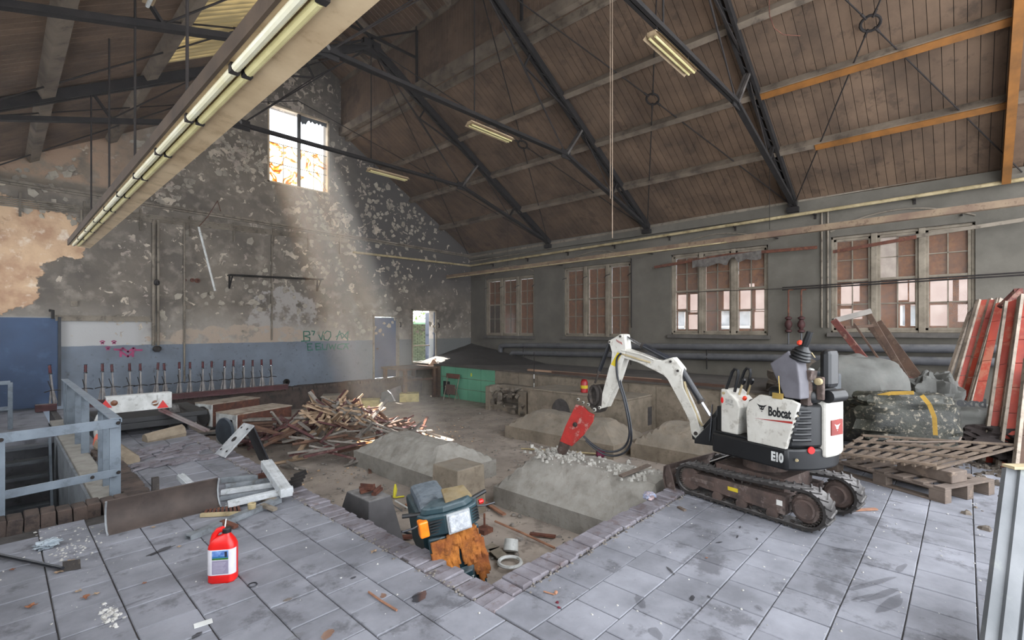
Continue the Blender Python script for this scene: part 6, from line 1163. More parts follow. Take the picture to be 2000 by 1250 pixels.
# aluminium profiles and grey iron beside it
mAL = mat('white_profile', '#c9ccce', '#a9acae', 8, .45, bump=.05, spots='#74766f', samt=.6, sscale=10); mAG = mat('grey_profile', '#8b9094', '#686d71', 8, .5, metal=.2, spots='#5a5550', samt=.5)
def prof_bar(a, b, za, zb, w, h, m, label, hollow=True, name='metal_profile'):
    p, q = PZ(*a, za), PZ(*b, zb); mb = MB(); mb.bar(p, q, w, h)
    t_ = solo(mb, name, m, label, 'profile', bev=.003); d_ = (q-p).normalized(); s = d_.cross(Vector((0, 0, 1))).normalized()
    mb = MB(); 
    for k in (-.25, .25): mb.bar(p+s*w*k+Vector((0, 0, h/2)), q+s*w*k+Vector((0, 0, h/2)), .008, .008)
    c = t_.location.copy(); mb.v = [v-c for v in mb.v]; o = mb.build('rib', m, t_); return t_
def postlike():
    p, q = PZ(520, 912, .16), PZ(566, 962, .10); p = Vector((1.93, 5.72, .20)); q = Vector((2.04, 5.07, .06)); return p, q
prof_bar((520, 905), (560, 963), .20, .10, .11, .08, mAL, 'thick white boxed profile lying crosswise on top of the metal heap')
prof_bar((445, 985), (572, 955), .05, .09, .07, .05, mAL, 'long white profile at the front of the metal heap'); prof_bar((440, 952), (555, 935), .06, .06, .05, .06, mAG, 'long grey profile at the rear of the metal heap'); prof_bar((432, 962), (540, 946), .05, .07, .06, .04, mAL, 'stained white profile in the middle of the metal heap'); prof_bar((430, 974), (560, 952), .03, .05, .05, .03, mAG, 'thin grey profile under the white ones of the metal heap')
prof_bar((432, 938), (505, 932), .05, .07, .05, .05, mAG, 'short grey channel behind the metal heap'); prof_bar((500, 932), (532, 925), .07, .08, .05, .05, mRUST, 'red-brown channel end sticking out behind the metal heap'); prof_bar((352, 930), (372, 948), .10, .05, .07, .05, mAL, 'short white profile sticking up behind the rusty steel blade', name='metal_offcut')
prof_bar((440, 990), (512, 975), .02, .02, .03, .02, mAL, 'slim white strip in front of the metal heap')
p, q = PZ(367, 1046, .035), PZ(545, 972, .05); t = thing('iron_channel', 'long grey iron channel with brackets lying before the metal heap', 'beam', p); mb = MB(); mb.bar(p, q, .07, .012); s = (q-p).cross(Vector((0, 0, 1))).normalized()
mb.bar(p+s*.03+Vector((0, 0, -.02)), q+s*.03+Vector((0, 0, -.02)), .012, .045); mb.bar(p-s*.03+Vector((0, 0, -.02)), q-s*.03+Vector((0, 0, -.02)), .012, .045); mb.build('channel', mAG, t)
for f, sg in ((.33, 1), (.78, 1), (.95, -1)): c = p.lerp(q, f); mb = MB(); mb.bar(c, c+s*sg*.17+Vector((0, 0, -.02)), .045, .025); mb.build('bracket', mRUST if f < .5 else mTRIM, t)
c = p.lerp(q, .66); mb = MB(); mb.lathe([(.032, 0), (.036, .05), (.03, .055), (.028, .03)], c+Vector((0, 0, .0)), n=12); mb.build('bush', mPIPE, t, smooth=True)
a, b, c = PZ(392, 1006, .02), PZ(462, 1003, .02), PZ(470, 982, .03); t = thing('floor_grating', 'brown slatted grating under the iron channel and blade', 'grating', a); mb = MB(); mb.bar(a, b+(b-a)*.3, .03, .03); mb.build('edge_bar', mPIPE, t)
for i in range(9): f = i/8; p1 = a.lerp(b, .1+f); mb = MB(); mb.bar(p1, p1+Vector((.05, .22*(.5+.5*f), .0)), .02, .02); mb.build('slat', mRUST, t)
c = PZ(585, 935, .0); mb = MB(); 
for i in range(4): mb.bar((2.06+.05*i, 5.2+.04*i, .02+.02*i), (2.2+.04*i, 5.12+.05*i, .06+.02*i), .04, .05)
solo(mb, 'machine_part', mSTEEL, 'small black toothed machine part at the right end of the metal heap', 'machine part')
mb = MB(); p, q = PZ(505, 950, .1), PZ(520, 915, .25); P_ = [PZ(509, 930, .04), PZ(512, 918, .12), PZ(522, 911, .2), PZ(532, 913, .2), PZ(538, 925, .12)]; mb.tube(P_, .004, 5); solo(mb, 'wire_loop', mROD, 'thin black wire looped round the thick white profile', 'wire')
# crowbar-like scraper at left
p = [PZ(-30, 1078, .03), PZ(60, 1097, .03), PZ(122, 1110, .03)]; t = thing('hoe', 'black long-handled hoe lying at the left edge of the paving', 'tool', p[2]); mb = MB(); mb.tube(p, .012, 8); mb.build('handle', mHYD, t, smooth=True); a, b = PZ(122, 1112, .01), PZ(157, 1106, .01); mb = MB(); mb.add([a+Vector((0, 0, .05)), b+Vector((0, 0, .05)), b+Vector((0, -.03, -.005)), a+Vector((0, -.03, -.005)), a+Vector((0, .01, .05)), b+Vector((0, .01, .05)), b+Vector((0, -.02, -.005)), a+Vector((0, -.02, -.005))], ((0, 1, 2, 3), (7, 6, 5, 4), (0, 4, 5, 1), (1, 5, 6, 2), (2, 6, 7, 3), (3, 7, 4, 0))); mb.build('blade', mDKM, t)
# ---------------- right side: pallet, lattice, bundle, bags, frames, formwork ----------------
N0 = Vector((6.24, .14, 0)); e1 = Vector((.45, .893, 0)); e2 = Vector((.893, -.45, 0)); PM = frame(N0, e1, e2 if False else Vector((-e1.y, e1.x, 0))); mPA = mat('pallet_wood', '#6f6258', '#554a42', 4, .9, spots='#94806f', samt=.4, rnd=.12)
t = thing('wooden_pallet', 'worn wooden pallet beside the excavator track', 'pallet', N0)
for i, v_ in enumerate((0, .35, .70)):
    mb = MB(); mb.box((0, -v_-.1, .0), (1.2, -v_, .02), PM); mb.build('bottom_board', mPA, t, bev=.003); mb = MB(); mb.box((0, -v_-.1, .115), (1.2, -v_, .135), PM); mb.build('stringer', mPA, t, bev=.003)
    for u in (0, .53, 1.06): mb = MB(); mb.box((u, -v_-.1, .02), (u+.14, -v_, .115), PM); mb.build('pallet_block', mPA, t, bev=.004)
for k in range(7): mb = MB(); u = .0+k*.183; mb.box((u, -.8, .135), (u+.1, 0, .155), PM); mb.build('deck_board', mPA, t, bev=.003)
mb = MB(); mb.box((.05, -.45, .157), (.55, -.2, .27), PM); solo(mb, 'timber_block', mPA, 'thick wooden block lying on the near end of the pallet', 'block', bev=.01)
A_, B_, C_, D_ = Vector((6.28, 1.05, .30)), Vector((6.38, .22, .30)), Vector((8.2, -.45, .30)), Vector((7.25, .92, .36)); t = thing('wooden_lattice', 'grey-brown wooden lattice lying flat on the pallet', 'lattice', A_.lerp(C_, .5)); mLA = mat('lattice_wood', '#6b5b4c', '#52453a', 5, .9, spots='#8a7a68', samt=.4, rnd=.15)
for i in range(11):
    f = i/10; p, q = A_.lerp(B_, f), D_.lerp(C_, f); 
    for dz, sh in ((0, 0),): 
        if f+sh > 1: continue
        p2, q2 = A_.lerp(B_, f+sh)+Vector((.1*(dz > 0), 0, dz)), D_.lerp(C_, f+sh)+Vector((0, 0, dz)); mb = MB(); mb.bar(p2, q2, .03, .025); mb.build('lath', mLA, t)
for f in (.02, .35, .65, .98): mb = MB(); p, q = A_.lerp(D_, f), B_.lerp(C_, f); mb.bar(p+Vector((0, 0, .027)), q+Vector((0, 0, .027)), .04, .022); mb.build('cross_lath', mLA, t)
mb = MB(); p, q = PZ(1730, 862, .36), PZ(1872, 862, .36); mb.tube([p, p.lerp(q, .5)+Vector((0, 0, -.01)), q, q+Vector((.12, -.02, .03))], .012, 6); solo(mb, 'bare_branch', mPA, 'thin bare branch lying along the far edge of the lattice', 'branch')
def lumpy(c, sx_, sy_, sz, rz, m, name, label, cat, amp=.08, fq=3, sq=.6, seed=0, stretch=(1, 1, 1)):
    M_ = Matrix.Translation(c) @ Matrix.Rotation(rz, 4, 'Z'); nu, nv = 40, 24; v = []
    for j in range(nv+1):
        ph = math.pi*j/nv-math.pi/2
        for i in range(nu):
            th = 2*math.pi*i/nu; s_ = lambda w: math.copysign(abs(w)**sq, w); x, y, z = s_(math.cos(th))*s_(math.cos(ph)), s_(math.sin(th))*s_(math.cos(ph)), s_(math.sin(ph))
            n1 = noise.noise(Vector((x*fq*stretch[0]+seed, y*fq*stretch[1], z*fq*stretch[2])))+.5*noise.noise(Vector((x*fq*2.3*stretch[0], y*fq*2.3*stretch[1]+seed, z*fq*2.3*stretch[2]))); k = 1+amp*n1*2; zz = (z*k+1)/2*sz
            v.append(M_ @ Vector((x*sx_*k*(1-.12*max(0, z)), y*sy_*k, max(0, zz))))
    mb = MB(); mb.add(v, [(j*nu+i, j*nu+(i+1) % nu, (j+1)*nu+(i+1) % nu, (j+1)*nu+i) for j in range(nv) for i in range(nu)]); return solo(mb, name, m, label, cat, smooth=True, c=c)
mTP = mat('mottled_tarp', '#35352b', '#1e1f1b', 2.5, .55, bump=1, bscale=9, spots='#8b8271', samt=.85, sscale=16); tb = lumpy(Vector((8.15, .62, .16)), .36, .60, .70, R(36), mTP, 'tarp_bundle', 'folded mottled dark tarpaulin bundle with yellow straps, behind the lattice', 'bundle', .10, 2.2, .55, 3, (1, .5, 3.5))
mST = mat('yellow_strap', '#b8923a', '#94742e', 5, .7)
for pts in ([(1700, 777), (1740, 768), (1785, 767)], [(1800, 772), (1815, 790), (1825, 815), (1827, 850)]):
    P_ = [PX(x_, y_, 7.78) for x_, y_ in pts]; mb = MB(); c = tb.location.copy()
    for p, q in zip(P_, P_[1:]): mb.bar(p-c, q-c, .01, .045, up=(0, 0, 1) if abs(q.z-p.z) < abs(q.y-p.y) else (0, 1, 0))
    mb.build('strap', mST, tb)
mSA = mat('white_sack', '#63635e', '#4c4b47', 2, .7, bump=.4, bscale=6, spots='#5f5c57', samt=.5, sscale=3)
lumpy(Vector((9.0, 1.25, 0)), .55, .62, 1.25, R(20), mSA, 'big_bag', 'tall grey-white rubble sack directly behind the excavator', 'sack', .07, 2, .6, 5, (1, 1, .6)); sk = lumpy(Vector((9.35, .05, .02)), .45, .5, .62, R(10), mSA, 'big_bag', 'slumped white printed sack between tarpaulin bundle and orange panels', 'sack', .08, 2.4, .65, 9)
lumpy(Vector((9.6, .35, .05)), .4, .32, .95, R(10), mSA, 'big_bag', 'smaller crumpled sack with dark printing behind the tarpaulin bundle', 'sack', .12, 3, .7, 12)
lumpy(Vector((10.6, 2.0, .0)), .9, .8, 1.05, 0, mat('rubbish_heap', '#6a6055', '#3d3731', 3, .9, bump=1, bscale=8, spots='#9b958c', samt=.6, sscale=5), 'rubbish_heap', 'heap of torn plastic and rubble under the leaning red frames', 'rubbish', .16, 3, .8, 15)
lumpy(Vector((9.2, -.35, .0)), .9, .45, .42, R(-10), mat('dark_rubble', '#2d2320', '#231b19', 4, .95, bump=1, bscale=10), 'dark_heap', 'low dark heap of rubble at the feet of the orange panels', 'rubble', .15, 3, .8, 22)
tx = text_mb('exrd', .16, frame(PX(1868, 792, 9.02), (.15, -.98, 0), (.2, 0, 1)), .002, .006); tx.v = [v-sk.location for v in tx.v]; tx.build('lettering', mBLACK, sk)
mRF = mat('red_brown_paint', '#6d352c', '#4c2a25', 5, .8, spots='#8f7464', samt=.5, sscale=7); mRB = mat('brown_old_wood', '#5a4436', '#41322a', 4, .85, spots='#7a6655', samt=.4)
def leanframe(label, bars, cx=10.2, name='old_window_frame'):
    P0_ = PX(*bars[0][0], cx); t = thing(name, label, 'frame', (P0_.x, P0_.y, 0))
    for a, b, xa, xb, w, h, m in bars: mb = MB(); mb.bar(PX(*a, xa), PX(*b, xb), w, h, up=(1, 0, 0)); mb.build('frame_bar', m, t, bev=.004)
    return t
leanframe('tall red-brown window frame leaning over the sacks toward the wall', [((1629, 626), (1768, 800), 10.0, 9.5, .10, .09, mRF), ((1628, 627), (1700, 608), 10.0, 10.4, .09, .07, mat('grey_bar', '#7d7770')), ((1696, 612), (1800, 790), 10.4, 9.9, .08, .06, mRB), ((1650, 640), (1705, 636), 10.05, 10.3, .05, .04, mRB), ((1668, 632), (1778, 790), 10.1, 9.6, .03, .03, mRB)])
leanframe('dark brown board leaning against the sill of the nearest window', [((1708, 632), (1800, 760), 10.9, 10.5, .24, .03, mRB)], name='old_board'); leanframe('red and brown angled frame piece between excavator and leaning window frame', [((1621, 700), (1578, 748), 9.9, 9.8, .07, .05, mRB), ((1618, 699), (1720, 738), 9.9, 10.0, .08, .05, mRF)])
leanframe('long red-brown beam sloping down right toward the orange panels', [((1730, 722), (1850, 772), 10.3, 10.2, .09, .06, mRF)], name='old_beam')
# long rusty lath rails nailed across the two nearest windows, with torn sheeting
for pts, lab, m in (([(1278, 522), (1420, 498), (1596, 483)], 'rust-brown lath running across the third window with torn sheeting', mRUST), ([(1627, 492), (1790, 463)], 'rust-brown lath across the left half of the nearest window', mRUST), ([(1790, 461), (2020, 426)], 'grey dusty lath across the right half of the nearest window', mTRIM)):
    P_ = [PX(*q, WX-.13) for q in pts]; mb = MB()
    for p, q in zip(P_, P_[1:]): mb.bar(p, q, .03, .07)
    solo(mb, 'window_lath', m, lab, 'lath')
mb = MB(); n_ = 26; v = []
for i in range(n_+1):
    f = i/n_; p = PX(1352+135*f, 512-20*f, WX-.17); hh = .20+.10*noise.noise(Vector((f*7, 1, 1)))-(.12 if .5 < f < .62 else 0)
    for j in range(5): v.append(p+Vector((.03*noise.noise(Vector((f*16, j, 0))), 0, .04-hh*j/4)))
mb.add(v, [(i*5+j, i*5+j+1, (i+1)*5+j+1, (i+1)*5+j) for i in range(n_) for j in range(4)]); solo(mb, 'torn_sheeting', mat('grey_torn_plastic', '#77716b', '#544e49', 9, .6, bump=.8), 'torn grey plastic sheeting hanging from the lath over the third window', 'sheeting', smooth=True)
# formwork panels leaning at the right
mOR = mat('formwork_orange', '#a63d27', '#853226', 3, .6, bump=.08, spots='#a8745a', samt=.55, sscale=2.6); mRI = mat('formwork_rib', '#a99b8b', '#83776a', 4, .75, spots='#5e554c', samt=.5)
def panel(bl, tl, br, tr, xt, label, ribs=(0, 1), face=mOR, pieces=7):
    t = thing('formwork_panel', label, 'panel', PZ(*bl, 0), 'orange formwork panels'); a, b = PZ(*bl, 0), PZ(*br, 0); c, d_ = PX(*tl, xt), PX(*tr, xt); n = (b-a).cross(c-a).normalized()
    if n.dot(Vector((0, 0, H))-a) < 0: n = -n
    for k in range(pieces):
        f0, f1 = k/pieces+.002, (k+1)/pieces-.002; v = [a.lerp(c, f0), b.lerp(d_, f0), b.lerp(d_, f1), a.lerp(c, f1)]; mb = MB(); mb.add([p-n*.02 for p in v]+[p for p in v], ((3, 2, 1, 0), (4, 5, 6, 7), (0, 1, 5, 4), (1, 2, 6, 5), (2, 3, 7, 6), (3, 0, 4, 7))); mb.build('face_board', face, t)
    for r_ in ribs: p, q = a.lerp(b, r_), c.lerp(d_, r_); mb = MB(); mb.bar(p+n*.02, q+n*.02, .035, .07, up=n); mb.build('side_rib', mRI, t, bev=.003)
    return t
panel((1812, 848), (1893, 610), (1836, 848), (1909, 590), 11.3, 'pale grey-white formwork panel edge, leftmost of the leaning panels', (0,), mat('pale_steel_face', '#98948c', '#7d7972', 4), 3)
panel((1834, 850), (1909, 586), (1855, 850), (1932, 584), 11.2, 'orange formwork panel with pale ribs, first right of the pale edge'); panel((1856, 856), (1933, 585), (1880, 862), (1957, 584), 11.0, 'orange formwork panel, second right of the pale edge', (1, .8))
panel((1880, 870), (1945, 592), (1900, 872), (1962, 588), 10.8, 'shaded orange formwork panel strip in the middle of the leaning panels', ())
panel((1918, 903), (1963, 592), (1942, 905), (1990, 582), 10.1, 'bright orange formwork panel with two tan bands, nearer the viewer', (0, 1)); panel((1948, 912), (1994, 578), (1985, 915), (2025, 575), 9.9, 'rightmost bright orange formwork panel cut by the picture edge', (0, 1))
panel((1978, 935), (2003, 700), (2040, 938), (2060, 700), 9.0, 'grey-brown panel at the right edge behind the near grey plank', (0,), mRB, 3)
mb = MB(); mb.bar(PX(1990, 566, 10.6), PX(1955, 600, 10.5), .12, .06); mb.bar(PX(1988, 565, 10.6), PX(1992, 600, 10.5), .1, .06); solo(mb, 'wooden_offcut', mRF, 'reddish wooden offcuts resting on top of the orange panels', 'offcut')
# near grey corrugated plank at the right edge
t = thing('grey_plank', 'grey ribbed metal plank standing close at the right edge of the picture', 'plank', PZ(1898, 1360, 0)); r0 = ray(1966, 912); T0 = Vector((0, 0, H))+r0*2.72; Bq = PZ(1908, 1370, 0); Wd = (PZ(2100, 1370, 0)-Bq).normalized()*.40; n = Wd.cross(T0-Bq).normalized(); 
if n.dot(-Bq) < 0: n = -n
GP = mat('grey_ribbed', '#77797b', '#5f6264', 2.5, .6, bump=.1, spots='#8b9184', samt=.4, sscale=3)
for f0, f1, o_ in ((0, .16, 0), (.16, .34, .02), (.34, .40, .0), (.40, .70, .02), (.70, .78, 0), (.78, 1, .02)):
    p, q = Bq+Wd*f0, Bq+Wd*f1; p2, q2 = T0+Wd*f0, T0+Wd*f1; v = [p, q, q2, p2]; mb = MB(); mb.add([w-n*.03 for w in v]+[w+n*o_ for w in v], ((3, 2, 1, 0), (4, 5, 6, 7), (0, 1, 5, 4), (1, 2, 6, 5), (2, 3, 7, 6), (3, 0, 4, 7))); mb.build('fold', GP, t)
mb = MB(); mb.bar(T0+n*.01, T0+Wd+n*.01, .07, .015); mb.build('end_cap', mPIPE, t); mb = MB(); mb.lathe([(.012, 0), (.01, .03)], Bq.lerp(T0, .62)+Wd*.62, n, 8); mb.build('bolt', mPIPE, t)
mb = MB(); mb.bar(T0+Wd*.8-n*.03, T0+Wd*.8-n*.5-Vector((0, 0, T0.z)), .04, .04); mb.build('rear_prop', mROD, t)
# fire extinguisher on the large cube foundation, pole with purple end
p = PX(1141, 757, 9.35); t = thing('red_cylinder', 'red cylinder standing on the large cube foundation behind the breaker', 'cylinder', p); mb = MB(); mb.lathe([(.075, 0), (.085, .01), (.085, .24), (.07, .27), (.06, .28), (.065, .30), (.03, .31)], Vector((p.x, p.y, .19)), n=16); mb.build('bottle', mat('deep_red', '#a31d20', '#84181b', 5, .4, bump=0), t, smooth=True); mb = MB(); mb.lathe([(.0865, .1), (.0865, .17)], Vector((p.x, p.y, .19)), n=16); mb.build('yellow_band', mat('sticker_yellow', '#d9c02c'), t)
a, b = PZ(1018, 876, LZ+.03), PZ(1165, 886, LZ+.05); t = thing('broom_pole', 'long thin pole with a purple head lying behind the broken foundation', 'pole', b); mb = MB(); mb.tube([a, b], .016, 6); mb.build('pole', mPIPE, t); mb = MB(); mb.lathe([(.05, 0), (.09, .03), (.1, .14), (.06, .17)], b, (b-a), 10); mb.build('purple_head', mat('purple_head', '#6b2540'), t, smooth=True)
# ---------------- litter in the pit ----------------
def stick(a, b, z, r_, m, label, name='stick', cat='stick', box=None):
    mb = MB(); p, q = PZ(*a, z), PZ(*b, z)
    mb.bar(p, q, box[0], box[1]) if box else mb.tube([p, p.lerp(q, .5)+Vector((0, 0, .006)), q], r_, 6); return solo(mb, name, m, label, cat)
zf = LZ+.04; mCO = mat('copper_stick', '#a5795f', '#805a46', 7)
stick((967, 1018), (1083, 1070), zf, .012, mCO, 'long pinkish-brown stick lying in the pit right of the scooter'); stick((942, 978), (985, 1005), zf, 0, mCO, 'short flat brown lath by the foundation behind the scooter', 'lath', 'lath', (.05, .02)); stick((772, 978), (820, 1008), zf, .01, mWHITE, 'thin white rod in the pit behind the dark pedestal', 'rod', 'rod'); stick((754, 978), (785, 998), zf, .008, mPIPEG, 'thin grey rod crossing the floor by the dark pedestal', 'rod', 'rod')
stick((1035, 1042), (1085, 1048), zf, 0, mRUST, 'rusty flat bar lying in the pit right of the scooter', 'iron_bar', 'bar', (.05, .02)); stick((772, 1036), (812, 1046), zf, .012, mHYD, 'black rod lying between pedestal and scooter', 'rod', 'rod'); stick((786, 1049), (806, 1048), zf, 0, mRUST, 'short red-brown piece by the black rod in the pit', 'offcut', 'offcut', (.06, .03)); stick((793, 985), (813, 998), zf, 0, mCO, 'small pale splinter behind the pedestal', 'splinter', 'splinter', (.03, .02))
c = PZ(770, 972, LZ+.02); mb = MB(); mb.tube([c+Vector((0, 0, .0)), c+Vector((.03, .02, .09)), c+Vector((.05, .05, .16))], .035, 7, radii=[.02, .028, .012]); mb.tube([c, c+Vector((.06, -.05, .01)), c+Vector((.12, -.05, .0))], .012, 5); solo(mb, 'yellow_rag', mat('bright_yellow', '#d3c838', '#b0a52c'), 'crumpled bright yellow strip in the pit beside the pedestal', 'rag', smooth=True)
c = PZ(997, 1078, LZ+.03); mb = MB(); mb.lathe([(.06, 0), (.08, .01), (.07, .12), (.02, .11)], c, (.3, .2, .6), 12); solo(mb, 'white_cup', mWHITE, 'white paper cup lying in the pit right of the scooter', 'cup', smooth=True)
c = PZ(996, 1098, LZ+.045); mb = MB(); mb.tube([c+Vector((math.cos(i*.3927)*.11, math.sin(i*.3927)*.11, 0)) for i in range(17)], .018, 6, cap=False); solo(mb, 'white_ring', mWHITE, 'flat white ring lying in the pit below the cup', 'ring', smooth=True)
for (x, y, lab) in ((955, 1072, 'left grey-brown cardboard flap in the pit beside the scooter'), (972, 1080, 'right grey-brown cardboard flap in the pit beside the scooter')): c = PZ(x, y, LZ+.05); mb = MB(); M_ = Matrix.Translation(c) @ Matrix.Rotation(x, 4, 'Z'); mb.box((-.1, -.06, 0), (.1, .06, .01), M_); solo(mb, 'card_flap', mat('cardboard', '#857b6c', '#6f6659', 8), lab, 'cardboard')
c = PZ(946, 1034, LZ+.03); mb = MB(); mb.box((c.x-.07, c.y-.07, LZ), (c.x+.07, c.y+.07, LZ+.05)); mb.tube([c, c+Vector((0, 0, .18))], .012, 5); solo(mb, 'floor_bolt', mRUST, 'rusty anchor plate with bolt just right of the scooter cowl', 'anchor')
# ---------------- litter on the paving ----------------
def leaf(px, py, s, lab, m, ang=0):
    c = PZ(px, py, .006); pts = []
    for i in range(10): a = i/10*6.283; r_ = s*(1 if i % 2 == 0 else .55)*random.uniform(.8, 1.2); pts.append(c+Vector((math.cos(a+ang)*r_, math.sin(a+ang)*r_*.8, abs(math.cos(a*1.5+ang))*s*.45)))
    mb = MB(); c2 = c+Vector((0, 0, .004)); mb.add([c2]+pts, [(0, i+1, (i+1) % 10+1) for i in range(10)]); o = solo(mb, 'dry_leaf', m, lab, 'leaf', 'dry leaves on the paving'); md = o.modifiers.new('t', 'SOLIDIFY'); md.thickness = .002
mLF = mat('dry_leaf_brown', '#8a5a3f', '#6a4330', 12); mLT = mat('dry_leaf_tan', '#a08a72', '#86705b', 12)
for (x, y, s, lab, m) in ((60, 1185, .035, 'curled brown dry leaf at the lower left of the paving', mLF), (168, 1167, .03, 'brown dry leaf below the tan ones on the left paving', mLF), (115, 1118, .028, 'tan dry leaf just below the hoe blade', mLT), (138, 1096, .025, 'tan dry leaf close to the hoe blade tip', mLT), (24, 1113, .02, 'red-brown leaf scrap near the left edge', mLF), (153, 1155, .022, 'pale tan leaf above the brown one on the left paving', mLT), (188, 1160, .02, 'narrow tan leaf right of the brown one on the left paving', mLT), (350, 1068, .018, 'small tan leaf beside the wet stain', mLT), (730, 1078, .03, 'tan crumpled leaf in the joint before the pit edge', mLT), (282, 1139, .016, 'dark small leaf on the middle paving', mLF), (1380, 1090, .012, 'tiny reddish leaf below the excavator track', mLF), (300, 1030, .02, 'brown leaf under the rusty blade edge', mLT)): leaf(x, y, s, lab, m, x)
c = PZ(92, 1070, .0); lumpy(c, .075, .055, .06, .4, mat('clear_plastic', '#a9b3ba', '#8e989f', 12, .3), 'plastic_scrap', 'crumpled translucent plastic scrap above the hoe', 'plastic', .3, 3, 1, 4)
c = PZ(397, 1218, .003); M_ = Matrix.Translation(c) @ Matrix.Rotation(R(-22)-TH+R(60), 4, 'Z'); mb = MB(); mb.box((-.045, -.025, 0), (.045, .025, .003), M_); solo(mb, 'paper_slip', mWHITE, 'small rectangular pale paper slip before the canister', 'paper')
c = PZ(493, 1142, .006); mb = MB(); mb.tube([c+Vector((math.cos(i*.3927)*.027, math.sin(i*.3927)*.027, 0)) for i in range(17)], .0035, 5, cap=False); solo(mb, 'rubber_ring', mHYD, 'small black rubber ring beside the canister', 'ring')
mb = MB(); mb.tube([PZ(720, 1156, .01), PZ(742, 1172, .01), PZ(775, 1192, .01)], .007, 6); solo(mb, 'copper_stick', mCO, 'short pinkish stick lying on the paving before the pit corner', 'stick')
mb = MB(); mb.tube([PZ(1062, 1155, .008), PZ(1082, 1161, .008)], .005, 5); mb.lathe([(.008, 0), (.012, .02), (.006, .03)], PZ(1084, 1160, .008), (1, .3, .1), 6); solo(mb, 'match_stick', mCO, 'thin pinkish stick with red tip right of the pit corner', 'stick')
for x, y, lab in ((1088, 1177, 'upper dark red petal scrap right of the pit corner'), (1092, 1187, 'lower dark red petal scrap right of the pit corner')): mb = MB(); mb.chip(PZ(x, y, .003), .012, .5); solo(mb, 'red_scrap', mat('wine_red', '#6d1c2c'), lab, 'scrap')
mb = MB(); mb.bar(PZ(1630, 998, .012), PZ(1712, 994, .012), .035, .012); solo(mb, 'orange_strip', mCO, 'long orange-brown wood strip on the paving behind the excavator track', 'strip'); mb = MB(); mb.bar(PZ(1325, 990, .01), PZ(1338, 997, .01), .03, .015); solo(mb, 'wood_offcut', mPA, 'brown wood chip on the paving before the excavator track', 'chip')
a, b = PZ(1212, 930, .02), PZ(1268, 908, .08); mb = MB(); mb.bar(a, b, .06, .02); solo(mb, 'grey_lath', mPA, 'grey lath sticking out over the broken foundation by the dozer blade', 'lath'); c = PZ(1268, 968, .03); lumpy(c-Vector((0, 0, .03)), .09, .06, .06, .3, mat('blue_rag', '#8a9cb8', '#b59a93', 20), 'blue_rag', 'small blue and pink rag on the brick edge by the dozer blade', 'rag', .2, 3, 1, 8)
# stones, chips and dust crumbs too many to count
def chips(n_, fn, m, label, name='stone_chips'):
    mb = MB()
    for i in range(n_):
        p, r_ = fn(i); mb.chip(p, r_, .5)
    o = mb.build(name, m, None, kind='stuff'); tag(o, label, 'debris'); return o
R2 = random.Random(5)
def f1(i): 
    x = R2.uniform(-.6, 8); y = R2.uniform(-1, 5.6); 
    if x > 2.1 and y > 2.0: y = R2.uniform(-1, 2.0)
    return (x, y, .0), R2.choice((.003, .004, .005, .009))
chips(900, f1, mat('white_chip', '#c7c5c0', '#9d9a94', 30), 'white plaster crumbs scattered over the paving')
def f2(i): x = R2.uniform(2.3, 9); y = R2.uniform(2.4, 11); return (x, y, LZ+.012), R2.choice((.008, .012, .02, .03))*(1.2 if y < 5.5 else 1)
chips(1500, f2, mat('grey_crumb', '#88827a', '#5f5953', 20), 'grey rubble crumbs scattered over the lower floor')
def f3(i): a = R2.gauss(0, 1); return (8.0+R2.gauss(0, .8), -.35+R2.gauss(0, .35), .0), R2.choice((.01, .02, .035, .05))
chips(420, f3, mat('rubble_mix', '#6b6156', '#453d36', 9, spots='#a79f93', samt=.5), 'mixed rubble and litter between pallet and near grey plank')
def f4(i): p = PZ(R2.gauss(212, 14), R2.gauss(1200, 10), .0); return p, R2.choice((.006, .01, .018))
chips(60, f4, MATS['white_chip'], 'patch of white plaster flakes on the lower left paving')
def f5(i): t_ = R2.random(); p = PZ(R2.gauss(140, 45), R2.gauss(1062, 22), .0); return p, R2.choice((.005, .008, .012))
chips(120, f5, MATS['white_chip'], 'plaster flakes spread around the plastic scrap')
def f6(i): t_ = R2.random()*9; return ((2.035+R2.gauss(0, .02), 2.2+t_, .0) if i % 3 else (2.3+t_*.3, 2.08+R2.gauss(0, .02), .0)), R2.choice((.005, .009, .014))
chips(500, f6, MATS['grey_crumb'], 'grit collected along the brick edging of the pit')
def f7(i): a = R2.random()*6.283; r_ = 1.6+R2.random()*.9; return (PCX+math.cos(a)*r_*1.2, PCY+math.sin(a)*r_*.9, LZ+.01), R2.choice((.01, .02, .03))
chips(260, f7, mW[2], 'wood chips around the foot of the wood pile', 'wood_chips')
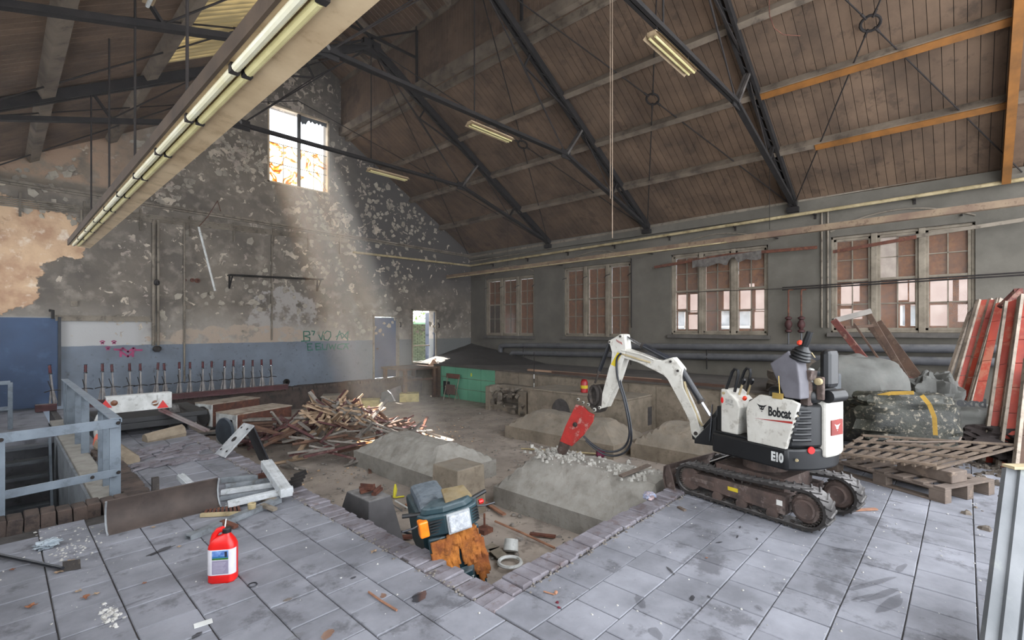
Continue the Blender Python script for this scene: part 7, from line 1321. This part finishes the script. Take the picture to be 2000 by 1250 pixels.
# damp and oily stains on the paving (thin films lying on it)
def stain(px, py, rx, ry, ang, m, lab, seed=0):
    c = PZ(px, py, .0062); n_ = 22; mb = MB(); pts = []
    for i in range(n_): a = i/n_*6.283; r_ = 1+.45*noise.noise(Vector((math.cos(a)*1.5+seed, math.sin(a)*1.5, px))); u, w = math.cos(a)*rx*r_, math.sin(a)*ry*r_; pts.append(c+Vector((u*math.cos(ang)-w*math.sin(ang), u*math.sin(ang)+w*math.cos(ang), 0)))
    mb.add([c]+pts, [(0, i+1, (i+1) % n_+1) for i in range(n_)]); return solo(mb, 'floor_stain', m, lab, 'stain')
mOI = glass_mat('oil_film', '#2b2a2c', .62); mRS = glass_mat('rust_film', '#8a5a30', .55); mSC = glass_mat('scuff_film', '#2f2f33', .24)
for a in ((820, 1165, .065, .04, .5, mOI, 'black oil blot before the pit corner'), (315, 1075, .10, .03, .4, mOI, 'dark wet stain left of the canister'), (562, 1171, .026, .018, 0, mOI, 'small oval dark spot right of the canister'), (690, 1128, .022, .012, 0, mOI, 'small dark spot on the paving near the pit edge'), (748, 1163, .03, .018, 1, mRS, 'rusty smear beside the short pinkish stick'), (640, 1238, .05, .03, .6, mRS, 'orange rust patch at the lower edge of the picture'), (575, 1247, .06, .035, .4, mSC, 'dark scuffed patch left of the orange rust patch'), (385, 1240, .03, .02, .5, mOI, 'dark smudge just below the paper slip'), (1352, 1168, .035, .016, .2, mOI, 'black sticky blob on the right paving'), (1385, 1166, .02, .01, .9, mOI, 'smaller black blob beside the sticky one'), (1482, 1187, .03, .02, .7, mSC, 'dark gummy smudge on the right paving'), (1280, 1235, .06, .03, .9, mSC, 'dark brush mark at the bottom right paving'), (1700, 1140, .24, .022, -.45, mSC, 'longest dark tyre scuff on the right paving'), (1725, 1160, .2, .02, -.4, mSC, 'second dark tyre scuff just below the longest'), (1690, 1165, .12, .012, -.5, mSC, 'third thin tyre scuff under the longest one'), (1760, 1110, .1, .02, -.2, mSC, 'narrow dark scuff above the broad one'), (1740, 1178, .16, .035, -.25, mSC, 'dark scuff below the broad one on the right paving'), (1660, 1075, .12, .03, -1, mSC, 'dark oily streak trailing from the excavator track'), (1440, 1048, .03, .008, .2, mOI, 'uppermost short dark tick before the excavator track'), (1445, 1030, .03, .008, .2, mOI, 'short dark tick close under the excavator track'), (1478, 1052, .025, .008, .3, mOI, 'right short dark tick before the excavator track'), (1405, 1059, .03, .01, 2.6, mOI, 'lower left dark tick before the excavator track'), (1310, 1115, .06, .012, .9, mOI, 'dark forked mark on a joint of the right paving'), (1440, 1074, .12, .008, -.6, mSC, 'long thin dark scrape on the right paving'), (1250, 1175, .07, .03, .8, mSC, 'blurred dark smudge on the right paving near the bottom'), (260, 1178, .09, .012, .1, mSC, 'brown dirt streak below the canister')): stain(*a)

# ---------------- dusty air filling the far half of the hall, added haze along the sunbeam ----------------
def air(nm, dens, v, f, lab):
    m = bpy.data.materials.new(nm); m.use_nodes = True; N, L = nodes_of(m); N.remove(N['Principled BSDF']); v_ = N.new('ShaderNodeVolumeScatter'); v_.inputs['Density'].default_value = dens; v_.inputs['Anisotropy'].default_value = .2; L.new(v_.outputs[0], N['Material Output'].inputs['Volume'])
    mb = MB(); mb.add(v, f); tag(mb.build(nm, m, None, kind='stuff'), lab, 'haze')
mb = MB(); mb.box((-.7, 4, -.55), (12.7, 14.2, 9.3)); air('dusty_air', .0045, mb.v, mb.f, 'thin dusty haze in the far half of the hall')
e_ = .12; w = [Vector((x, 14.19, z)) for x, z in ((GW[0]-e_, GW[2]-e_), (GW[1]+e_, GW[2]-e_), (GW[1]+e_, GW[3]+e_), (GW[0]-e_, GW[3]+e_))]  # dense haze prism added along the sun direction so the light shaft shows
lo = [p+sd*((p.z-LZ-.05)/-sd.z) for p in w]; air('beam_haze_prism', .035, w+lo, ((3, 2, 1, 0), (4, 5, 6, 7), (1, 5, 4, 0), (2, 6, 5, 1), (3, 7, 6, 2), (0, 4, 7, 3)), 'extra haze shaped to the sunbeam below the gable window')
